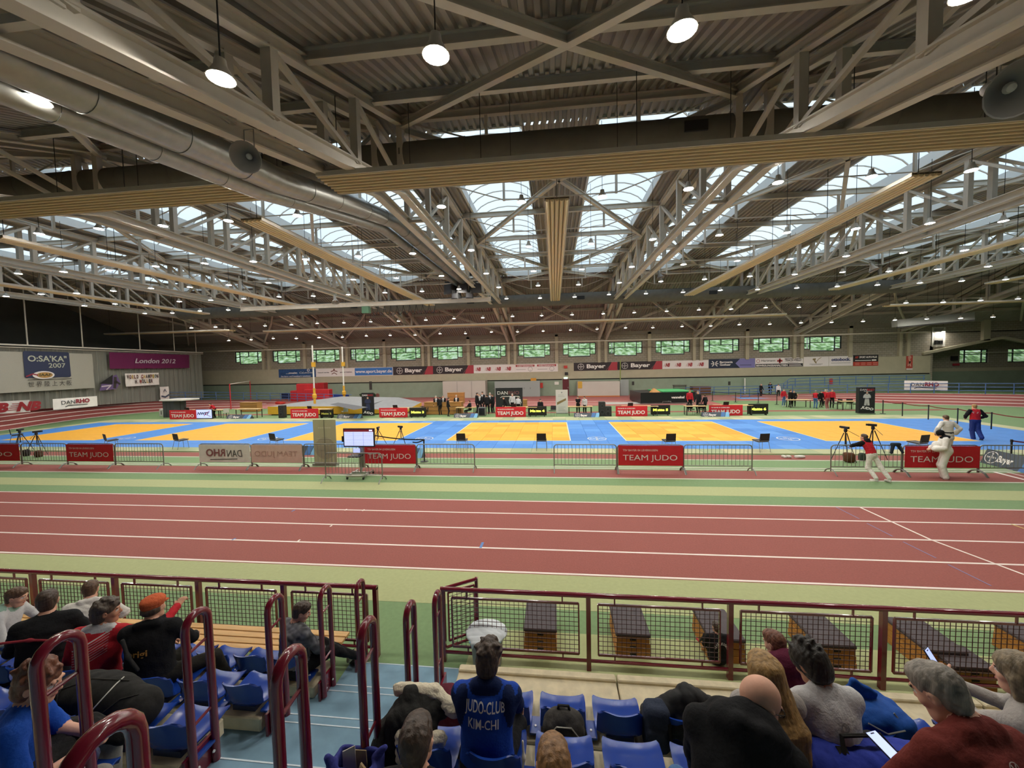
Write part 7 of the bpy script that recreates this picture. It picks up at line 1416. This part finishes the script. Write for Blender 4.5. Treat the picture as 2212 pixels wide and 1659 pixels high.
# --- bench block
person('boy in white top and mint hood collar, sitting at the frame edge before the fence', (-7.35, 4.15, hz(1)), yaw=-62, lean=14, head=(0, 14, 0), top=C_wht, collar=C_mint, bottom=C_gtr, hairc=HB, hands=[(-.05, .42, .3), (.14, .4, .22)], feet=[(-.12, .42, -.5), (.12, .42, -.5)], hcurl=(50, 50), extra=lambda C, H, J: [cone(C(-.1, -.03, .15), C(.1, -.03, .15), .05, .05, 8, .03), ell(C(0, -.07, .1), (.12, .06, .1), J['Rc'], 8, .03)])
def straps(C, H, J): return []
pj = person('man in black jacket with a narrow red strap across his back', (-5.55, hy(2), hz(2)), yaw=38, scale=1.06, lean=16, head=(12, 12, 0), top=C_blk, fat=1.2, hairc=HD, hands=[(-.18, .42, .12), (.2, .36, .1)])
soft('strap', [cone((-.24, -.07, .44), (-.05, -.075, .40), .012, .012), cone((-.05, -.075, .40), (.2, -.085, .3), .012, .012)], .006, cloth('strap_red', '8c3038'), pj)
person('judoka in white jacket sitting with his back turned before the mesh', (-6.28, 4.3, hz(1)), yaw=42, lean=16, side=4, head=(-2, 20, 0), top=C_gi, bottom=C_gi, hairc=HB, baggy=1.25, fat=1.05, wr=.012, hands=[(-.2, .38, -.02), (.3, .42, .08)], extra=lambda C, H, J: [cone(C(-.07, -.045, .16), C(.07, -.045, .16), .036, .036, 8, .02)])
def jersey(C, H, J): return [cone(C(-.09, -.03, .155), C(.09, -.03, .155), .04, .04, 8, .02), cone(C(-.09, -.03, .155), C(-.04, .09, .12), .03, .02, 8, .02), cone(C(.09, -.03, .155), C(.04, .09, .12), .03, .02, 8, .02)]
o = person('man in red jersey with white collar, arm laid round his neighbour', (-4.86, hy(2) - .04, hz(2) - .03), yaw=22, scale=1.05, lean=8, side=5, head=(-68, 4, 0), top=C_red, collar=C_wht, fat=1.15, hair='messy', hairc=hairmat('hair_greying', '4d4238'), sk=SK2, hands=[(-.2, .3, .05), (.5, .42, .42)], ehint=[(-.7, -.4, -.5), (.5, -.2, -.5)], extra=jersey, wr=.009)
def jprint(t):
    M = Matrix.LocRotScale(o.location, o.rotation_euler, o.scale); mm = M.to_3x3()
    for i in range(8):
        bd = Board(M @ V((-.17, -.2, .36 - .024 * i)), mm @ V((1, 0, 0)), mm @ V((0, 0, 1)))
        for j in range(10): line(bd, t, [(.034 * j, .016 * j), (.034 * (j + 1), .016 * (j + 1))], .01 if i == 0 else .004, 0)
    bd = Board(M @ V((-.07, -.2, .1)), mm @ V((1, 0, .12)), mm @ V((0, 0, 1))); bd.text(t, 'S.p.A.T.S.' if False else 'SATS', 0, 0, .04, .0, .3, .16, d=0)
onto(o, jprint, 'printed_stripe', mat('print_jersey_white', 'd9cdc8', .8), (-.37, .93, 0), .003)
def emblem(t):
    M = Matrix.LocRotScale(o.location, o.rotation_euler, o.scale); mm = M.to_3x3(); bd = Board(M @ V((-.17, -.3, .12)), mm @ V((1, 0, 0)), mm @ V((0, 0, 1))); bd.ring(t, 0, 0, .042, .05, 0, 24); bd.text(t, 'M', -.025, -.022, .06, .0, 0, .05, d=0)
onto(o, emblem, 'printed_emblem', mat('print_jersey_white', 'd9cdc8', .8), (-.37, .93, 0), .004)
o2 = person('man in black jacket and orange flat cap with a bag strap over his back', (-4.28, hy(2) + .02, hz(2)), yaw=24, scale=1.06, lean=8, head=(-14, 6, 0), top=C_blk, fat=1.2, hair='cap', hairc=HD, hands=[(-.05, .4, .12), (.2, .42, .12)], bottom=cloth('trousers_charcoal', '26241f'), feet=[(.1, .42, -.46), (.55, .3, -.4)], knee=[(.3, .4, 1), (1.2, .2, .8)], extra=lambda C, H, J: [cone(C(-.08, -.06, .17), C(.08, -.06, .17), .038, .038, 8, .02), cone(C(.08, -.06, .17), C(.1, .03, .2), .03, .015, 8, .02)])
soft('strap', [cone((-.13, -.118, .5), (-.09, -.138, .35), .016, .016, 0, .01, None), cone((-.09, -.138, .35), (-.02, -.14, .2), .016, .016)], .007, cloth('strap_grey', '3b3a38'), o2); soft('shoulder_disc', [ell((.215, .03, .46), (.022, .03, .035))], .006, S_wht, o2)
def origin(t):
    R_ = Matrix.Rotation(math.radians(24), 3, 'Z'); bd = Board(V(o2.location) + R_ @ V((-.13, -.25, .33)), R_ @ V((1, -.05, -.05)), V((0, 0, 1))); bd.text(t, 'origi', 0, 0, .065, .02, 0, .18, d=.0)
onto(o2, origin, 'lettering', mat('ink_amber', 'd09a4a', .7), (-.4, .91, 0))
person('boy in grey camouflage sweater sitting sideways with legs along the bench', (-3.22, 4.2, hz(1) - .02), yaw=-22, scale=.97, lean=6, head=(-38, 22, 0), top=C_camo, fat=1.25, hairc=HD, bottom=C_blk, shoe=S_tan, hands=[(.0, .36, .1), (.2, .34, .02)], feet=[(.36, .56, -.1), (.52, .62, -.14)], knee=[(.3, .2, 1), (.3, .2, 1)], wr=.01)
# boy with the phone at the lower edge
o = person('boy in bright blue tee looking down at a phone beside the handrails', (-3.22, 1.78, hz(4)), yaw=-46, scale=.97, lean=13, head=(-22, 17, 0), top=C_tee, sleeve='short', bottom=C_gtr, hair='messy', hairc=HR, hands=[(.02, .37, .2), (.12, .35, .17)], hnrm=[(.9, .1, -.2), (-.9, .1, -.2)], hcurl=(45, 40), h=.009, feet=[(-.12, .42, -.42), (.14, .44, -.42)])
M4 = Matrix.LocRotScale(o.location, o.rotation_euler, o.scale)
def phone(loc, R_, label, lit='screen_phone'):
    p = empty('phone', loc, label, 'phone'); p.rotation_euler = R_.to_euler(); MB().bev(-.036, .036, -.076, .076, -.004, .004, .003).build('case', M_scr, p); MB().box(-.033, .033, -.072, .072, .004, .0055).build('display', mat('phone_page', 'a9b8ee', .4, emit=.9), p); MB().box(-.012, .012, .06, .066, .0055, .0065).build('camera_notch', M_blackf, p); return p
phone(M4 @ V((.08, .45, .235)), Matrix.Rotation(math.radians(-46), 3, 'Z') @ Matrix.Rotation(.6, 3, 'X'), 'phone held low by the boy in the bright blue tee')
softthing('jacket', 'black jacket lying over the lap of the boy with the phone', 'jacket', M4 @ V((-.1, .2, .09)), [ell((0, 0, .03), (.24, .2, .07), None, 0, .06), ell((-.18, -.12, .0), (.16, .16, .12), None, 0, .06), cone((.05, .12, .04), (.2, .2, -.08), .07, .06), ell((.0, -.2, .02), (.2, .12, .1), None, 0, .05)], cloth('cloth_black_soft', '201f1e', .1), .011, .015)
softthing('scarf', 'dark blue cloth with white flecks bunched beside the phone boy', 'scarf', M4 @ V((.2, .33, .1)), [ell((0, 0, .04), (.07, .06, .05), None, 0, .03), ell((.05, .03, .07), (.05, .05, .04), None, 0, .03), cone((0, 0, .03), (-.04, -.04, -.05), .04, .03)], mat('cloth_flecked', '2c3252', .9, var=.9, scale=60), .008, .012, 50)
# --- block opposite
def clubjacket(C, H, J): return [cone(C(-.06, -.03, .17), C(.06, -.03, .17), .045, .045, 8, .02), ell(C(-.16, -.04, .05), (.05, .06, .12), J['Rc'], 9, .03), ell(C(.16, -.04, .05), (.05, .06, .12), J['Rc'], 9, .03)]
o = person('man in blue club jacket with white lettering on his back', (-.52, hy(3) - .06, hz(3)), yaw=3, scale=1.03, lean=7, head=(-4, 20, 3), top=C_blue, collar=C_navy, sl_m=C_navy, fat=1.1, hair='messy', hairc=HD, hands=[(-.16, .4, .05), (.2, .4, .04)], extra=clubjacket, h=.01)
def club(t):
    R_ = Matrix.Rotation(math.radians(3), 3, 'Z'); M = Matrix.LocRotScale(o.location, o.rotation_euler, o.scale); a = M @ V((-.135, -.150, .44)); b = M @ V((.14, -.150, .428)); ux = (b - a).normalized(); bd = Board(a, ux, V((0, .1, 1)))
    bd.text(t, 'JUDO-CLUB', 0, 0, .062, .01, 0, .275, d=0); bd.text(t, 'KIM-CHI', .025, -.092, .062, .01, 0, .21, d=-.002)
lt = onto(o, club, 'lettering', mat('print_white', 'e8e6e2', .6))
soft('white_stripe', [cone((.255, -.1, .27), (.262, -.13, .19), .008, .008), cone((.262, -.13, .19), (.252, -.15, .12), .007, .007)], .004, S_wht, o)
person('person with dark brown hair seen from behind at the lower frame edge', (-.72, hy(4) - .12, hz(4) - .1), yaw=0, lean=4, head=(0, 4, 0), top=C_blk, hairc=HD, hands=[(-.2, .35, .0), (.2, .35, .0)])
person('child with light brown hair seen from behind at the lower frame edge', (-.03, hy(4) - .12, hz(4) - .16), yaw=0, lean=4, head=(4, 4, 0), top=C_gry, hairc=HL, hands=[(-.2, .35, .0), (.2, .35, .0)])
def hoodie(C, H, J): return [ell(C(-.0, -.075, .16), (.15, .085, .12), J['Rc'], 1, .05), cone(C(-.1, -.01, .17), C(.1, -.01, .17), .07, .07, 1, .04), cone(C(.1, -.01, .17), C(.06, .1, .12), .05, .04, 1, .03), cone(C(-.1, -.01, .17), C(-.06, .1, .12), .05, .04, 1, .03)]
bald = person('bald man in black hooded sweater leaning forward, glasses on', (.84, hy(4) + .02, hz(4)), yaw=-12, scale=1.1, lean=29, side=10, head=(-62, 30, 4), top=C_blk, bottom=C_jean, fat=1.3, hair='bald', hands=[(-.1, .45, -.05), (.34, .4, -.14)], extra=lambda C, H, J: hoodie(C, H, J) + [cone(C(.14 * math.cos(a), -.02 + .13 * math.sin(a), .15 - .03 * math.sin(a)), C(.14 * math.cos(a + .7), -.02 + .13 * math.sin(a + .7), .15 - .03 * math.sin(a + .7)), .042, .042, 1, .02) for a in [.7 * i + 2.2 for i in range(7)]], h=.011, hip_w=1.15)
person('girl with long straight blond hair in grey top seen from behind', (1.4, hy(3) + .0, hz(3) + .05), yaw=2, scale=1.0, lean=4, head=(6, 10, 0), top=C_gry, hair='long', hairc=HBl, hands=[(-.15, .38, .02), (.15, .38, .02)])
o = person('boy with thick black hair in white shirt leaning forward', (1.84, hy(3) + .0, hz(3) + .03), yaw=4, scale=1.02, lean=19, head=(20, 28, -6), top=C_wht, sleeve='short', bottom=C_blk, hair='messy', hv=1.18, hairc=HK, sk=SK2, hands=[(-.15, .42, .0), (.18, .42, .0)], feet=[(-.1, .42, -.44), (.42, .4, -.4)], knee=[(-.2, .4, 1), (.9, .4, 1)])
def logo(t): M = Matrix.LocRotScale(o.location, o.rotation_euler, o.scale); bd = Board(M @ V((.0, -.07, .42)), V((1, .1, 0)), V((0, .4, .9))); bd.ring(t, .0, .0, .018, .026, 0, 14); bd.text(t, 'Y', -.012, -.012, .03, .02, 0, .024, d=0)
onto(o, logo, 'printed_logo', mat('print_grey', '9a9a9c', .7), (.1, 1, -.6))
person('child with auburn hair in maroon hooded top bending forward on the second row', (2.05, hy(2) + .02, hz(2) + .03), yaw=10, scale=.92, lean=22, head=(20, 20, 0), top=C_mar, hairc=HR, hands=[(-.12, .4, .05), (.15, .4, .05)], extra=hoodie)
o = person('child in black shirt with white lettering sitting on the floor behind the mesh', (at(1549, 1359, y=5.45).x, 5.42, .07), yaw=0, scale=.62, fat=1.3, lean=4, head=(6, 8, 0), top=C_blk, sleeve='short', hairc=HD, hands=[(-.2, .3, .0), (.2, .3, .0)], feet=[(-.14, .6, -.06), (.14, .6, -.06)], knee=[(-.1, .2, 1), (.1, .2, 1)], shoe=mat('shoe_red', 'b02a35', .6))
def arcs(t):
    M = Matrix.LocRotScale(o.location, o.rotation_euler, o.scale)
    for i, ch in enumerate('LEVERKUSEN'):
        a = PI * (.95 - .9 * i / 9); bd = Board(M @ V((.02 + .11 * math.cos(a), -.135, .3 + .1 * math.sin(a))), V((math.cos(a - PI / 2), 0, math.sin(a - PI / 2))), V((math.cos(a), 0, math.sin(a)))); bd.text(t, ch, -.01, 0, .03, .02, 0, .018, d=0)
onto(o, arcs, 'lettering', mat('print_white', 'e8e6e2', .6))
o = person('man with short grey hair in brick red sweater leaning over a phone', (1.99, hy(4) + .02, hz(4) + .09), yaw=12, scale=1.08, lean=19, side=3, head=(16, 32, -4), top=C_brick, fat=1.25, hair='short', hairc=HG, hands=[(-.03, .36, .09), (.12, .4, .05)], ehint=[(-.9, -.1, -.5), (.8, -.3, -.4)], hnrm=[(.5, .2, -.6), (-.4, .3, -.8)], extra=lambda C, H, J: [cone(C(-.07, -.03, .17), C(.07, -.03, .17), .05, .05, 8, .03)], h=.01)
def rlogo(t): M = Matrix.LocRotScale(o.location, o.rotation_euler, o.scale); bd = Board(M @ V((.04, .02, .46)), V((1, .2, 0)), V((0, .5, .85))); bd.ring(t, 0, 0, .022, .026, 0, 20); line(bd, t, [(-.012, -.014), (-.006, 0), (-.012, .014)], .006, 0); line(bd, t, [(.012, -.014), (.006, 0), (.012, .014)], .006, 0); line(bd, t, [(-.008, 0), (.008, 0)], .005, 0)
onto(o, rlogo, 'printed_logo', mat('print_logo_grey', 'a89a94', .6), (.3, .7, -.8))
M4 = Matrix.LocRotScale(o.location, o.rotation_euler, o.scale); phone(M4 @ V((-.05, .44, .14)), Matrix.Rotation(.3, 3, 'Z') @ Matrix.Rotation(.2, 3, 'X'), 'phone held by the man in the brick red sweater')
o = person('woman with ash blond hair in pale grey sweater holding up a phone', (3.0, hy(3) + .0, hz(3) + .1), yaw=34, scale=1.04, lean=6, head=(6, 8, 0), top=C_gry, hair='bob', hairc=HGB, hands=[(.1, .42, .33), (.18, .4, .3)], hnrm=[(.9, .1, -.1), (-.9, .1, -.1)], hcurl=(40, 35), h=.01)
M4 = Matrix.LocRotScale(o.location, o.rotation_euler, o.scale); phone(M4 @ V((.13, .5, .42)), Matrix.Rotation(math.radians(36), 3, 'Z') @ Matrix.Rotation(1.0, 3, 'X'), 'lit phone held up by the woman in pale grey')
person('person with dark hair at the frame edge beyond the woman in grey', (4.35, hy(2), hz(2) + .02), yaw=10, lean=8, head=(0, 8, 0), top=C_blk, hairc=HB, h=.014, fine=False)
# --- people round the mats
o = person('person in red vest and white judo trousers leaning on a barrier', (gnd(1890, 1026).x - .55, 14.3, .84), yaw=16, scale=.97, lean=30, side=0, stand=True, head=(14, -6, 0), top=C_vred, sl_m=C_blk, bottom=C_gi, shoe=S_wht, hairc=HD, baggy=1.25, h=.013, fine=False, hands=[(-.3, .46, .26), (-.02, .5, .26)], ehint=[(-.9, .1, -.2), (.9, .2, -.2)], feet=[(-.06, -.2, -.8), (.2, -.44, -.8)], extra=lambda C, H, J: [ell(C(0, -.08, .14), (.11, .07, .09), J['Rc'], 9, .03)], wr=.012)
person('judoka in white with black hood looking down, seen from the side', (gnd(2030, 1034).x + .15, gnd(2030, 1034).y, .9), yaw=62, scale=1.02, lean=6, stand=True, head=(14, 34, 0), top=C_gi, bottom=C_gi, collar=C_blk, hair='hood', fat=1.08, baggy=1.3, h=.013, fine=False, hands=[(-.16, .3, .12), (.16, .3, .1)], sleeve='wide', wr=.006, gi=True, extra=lambda C, H, J: [ell(H(0, -.015, .03), (.092, .108, .1), J['Rh'], 8, .02, .01), ell(C(0, -.03, .16), (.15, .12, .06), J['Rc'], 8, .03, .02), ell(C(0, -.02, -.3), (.19, .15, .16), J['Rc'], 1, .05, .02), ell(C(0, .2, -.14), (.14, .12, .16), J['Rc'], 1, .08)])
person('judoka in white with dark belt walking on the last mat', (gnd(2042, 996).x + .6, gnd(2042, 996).y + .6, .95), yaw=-4, stand=True, scale=1.03, head=(0, 16, 0), top=C_gi, bottom=C_gi, hairc=HB, fat=1.1, baggy=1.3, h=.014, fine=False, gi=True, hands=[(-.34, .05, .08), (.32, .1, .04)], sleeve='wide', wr=.006, sk=SK1, hood=C_blk, shoe=SK1, extra=lambda C, H, J: [ell(J['p0'] + A_(0, 0, -.12), (.2, .15, .12), None, 1, .05, .03), ell(J['p0'] + A_(0, 0, .1), (.178, .135, .026), None, 7, .01, .012)], feet=[(-.12, .06, -.86), (.12, -.06, -.86)])
o = person('person in red and black top and wide blue trousers walking off the mats', (gnd(2105, 950).x, gnd(2105, 950).y, .95), yaw=-12, stand=True, scale=1.04, head=(-4, 6, 0), top=C_vred, sl_m=C_blk, bottom=C_btr, hairc=HBl, baggy=1.35, fat=1.1, h=.014, fine=False, gi=True, hands=[(-.24, .2, .12), (.24, .16, .1)], feet=[(-.06, -.02, -.87), (.08, -.28, -.8)], wr=.012)
def backprint(t):
    R_ = Matrix.Rotation(math.radians(-12), 3, 'Z'); bd = Board(V(o.location) + R_ @ V((-.12, -.4, .44)), R_ @ V((1, 0, 0)), V((0, 0, 1)))
    line(bd, t, [(.02, 0), (.22, 0)], .022, 0); line(bd, t, [(.05, -.05), (.19, -.05)], .02, 0)
onto(o, backprint, 'printed_lines', S_wht, (0, 1, 0), .012)
# --- officials and helpers on the far side
NP = 0
def far(u, vt, vb, label, top=C_suit, bottom=C_suit, hairc=HD, yaw=180, seat=False, lean=3, hands=None, shirt=False, group=None, sl=None, dy=0, shoe=None, fat=1.0):
    global NP; NP += 1
    p = gnd(u, vb); p.y += dy; h = at(u, vt, y=p.y).z
    if seat: sc, z = 1.0, .5
    else: sc = max(.85, min(1.08, h / 1.74)); z = .92 * sc
    ex = (lambda C, H, J: [cone(C(0, .1, .1), C(0, .12, -.1), .05, .02, 8, .02, None, .05)]) if shirt else None
    rr = random.Random(NP)
    person(label, (p.x, p.y, z), yaw=yaw, scale=sc, lean=lean, stand=not seat, top=top, bottom=bottom, collar=C_wht if shirt else None, hairc=hairc, h=.022, fine=False, hands=hands or [(-.2, .14 + rr.uniform(-.05, .1), -.06), (.2, .16 + rr.uniform(-.1, .08), -.05)], extra=ex, sl_m=sl, wr=.008, group=group, shoe=shoe, fat=fat, head=(rr.uniform(-25, 25), rr.uniform(0, 10), 0))
far(465, 871, 902, 'man in red leaning over the dark desk', C_vred, C_blk, yaw=150, lean=42, hands=[(-.2, .4, .05), (.2, .42, .05)])
for u, vt, vb, lb, yw, hc in ((943, 854, 895, 'official in dark suit with white hair beside the counter', 190, HW), (951.5, 856, 896, 'official in dark suit, second of the group at the counter', 40, HD), (959, 853, 895, 'taller official in dark suit standing behind the counter group', 170, HG), (968, 858, 899, 'official in dark suit with a grey shoulder bag walking from the counter', -70, HD), (987, 852.5, 894, 'official in dark suit and tie standing alone facing the mats', 180, HW)):
    far(u, vt, vb, lb, hairc=hc, yaw=yw, shirt=yw > 150)
far(1016, 868, 897, 'official with reddish hair sitting at the wood-topped table', hairc=HR, yaw=80, seat=True, hands=[(-.15, .4, .2), (.15, .4, .2)])
for u, vt, vb, lb, yw, hc in ((1030, 847, 892, 'official in dark suit, first of the large group', -60, HD), (1037, 849, 893, 'official in dark suit and white shirt, second of the large group', 190, HG), (1043.5, 845, 890, 'tall official in dark suit in the middle of the large group', 160, HD), (1053, 851, 895, 'official in dark suit seen from behind in the large group', 10, HD), (1059.5, 847, 891, 'official with white shirt front near the black backdrop', 175, HW), (1066, 850, 892, 'official in dark suit at the edge of the black backdrop', 60, HD)):
    far(u, vt, vb, lb, hairc=hc, yaw=yw, shirt=yw > 150)
far(1093, 855, 896, 'official in dark suit bending before the black backdrop', yaw=120, lean=18); far(1107.5, 849, 893, 'official in white shirt and dark tie before the black backdrop', C_wht, C_suit, HW, 180); far(1120, 855, 895, 'man in white short-sleeved shirt seen from behind at the black backdrop', C_wht, C_suit, HG, 10, lean=10)
far(1167, 866, 897, 'official sitting behind the fourth number board', yaw=180, seat=True, dy=.7); far(1249, 855, 897, 'person in black with folded arms at the long pale table', C_blk, C_blk, HB, 175, hands=[(.1, .2, .22), (-.1, .22, .2)]); far(1264, 855, 897, 'person in white shirt at the long pale table', C_wht, C_blk, HD, 150, lean=8)
far(1503.5, 841, 893, 'person in red half hidden behind a suited man', C_vred, C_blk, HBl, 180, dy=1.5); far(1509, 843, 893, 'suited man with grey hair talking beside the green pad', hairc=HG, yaw=120); far(1523.5, 851, 892.5, 'suited man seen from behind beside the green pad', hairc=HD, yaw=30)
far(1643, 828, 858, 'person in black walking on the blue mat at the ramp', C_blk, C_blk, HG, 200); far(1685, 825, 858, 'tall person in black behind the helper in red', C_blk, C_blk, HD, 170, dy=2); far(1692.5, 829, 860, 'person in white top behind the helper in red', C_wht, C_blk, HK, 160, dy=1)
far(1692, 839, 877, 'helper in red shirt and pale jeans standing at the table', C_vred, C_jean, HG, 190, shoe=S_wht); far(1706, 841, 879, 'helper in black at the long table', C_blk, C_blk, HD, 200); far(1714.5, 844, 879, 'helper in black and white at the long table', C_blk, C_suit, HG, 150, shoe=S_wht)
far(1761, 843, 882, 'helper in red and black vest next to the table end', C_vred, C_jean, HG, -60, sl=C_blk); far(1773, 846, 880, 'helper all in black in the red group', C_blk, C_blk, HK, 190); far(1781.5, 842, 877, 'helper in red behind the group', C_vred, C_blk, HW, 170); far(1787.5, 841, 884, 'helper in red shirt and rose trousers in the group', C_vred, cloth('trousers_rose', '9c5a5c'), HG, 20, shoe=S_wht); far(1796.5, 840, 881, 'helper in red with a black bag at the group end', C_vred, C_blk, HG, 160)
# glasses of the bald man: rims and side pieces lie on the face's own frame
def glasses(per, look, lean, side, label=None):
    th, sd = math.radians(lean), math.radians(side)
    def dr(f): a = th * f; return A_(math.sin(sd * f), math.sin(a) * math.cos(sd * f), math.cos(a) * math.cos(sd * f))
    up = dr(1.1); rt = A_(1, 0, 0); rt = rt - up * (rt @ up); rt /= np.linalg.norm(rt); fw = np.cross(up, rt); p3 = .17 * dr(.5) + .2 * dr(1.0) + .145 * dr(1.2); Rh = rot(*look); hc = p3 + up * .05 + fw * .012 + Rh @ A_(0, .022, .105)
    m = MB()
    for s in (-1, 1):
        m.tube([V(hc + Rh @ A_(s * (.033 + .024 * math.cos(a)), .1, .006 + .018 * math.sin(a))) for a in [PI * i / 6 for i in range(13)]], .002, 5, False); m.tube([V(hc + Rh @ A_(s * .057, .098, .012)), V(hc + Rh @ A_(s * .08, .03, .014)), V(hc + Rh @ A_(s * .082, -.01, .008))], .0022, 5)
    m.build('glasses', M_blackf, per)
glasses(bald, (-62, 30, 4), 29, 10)
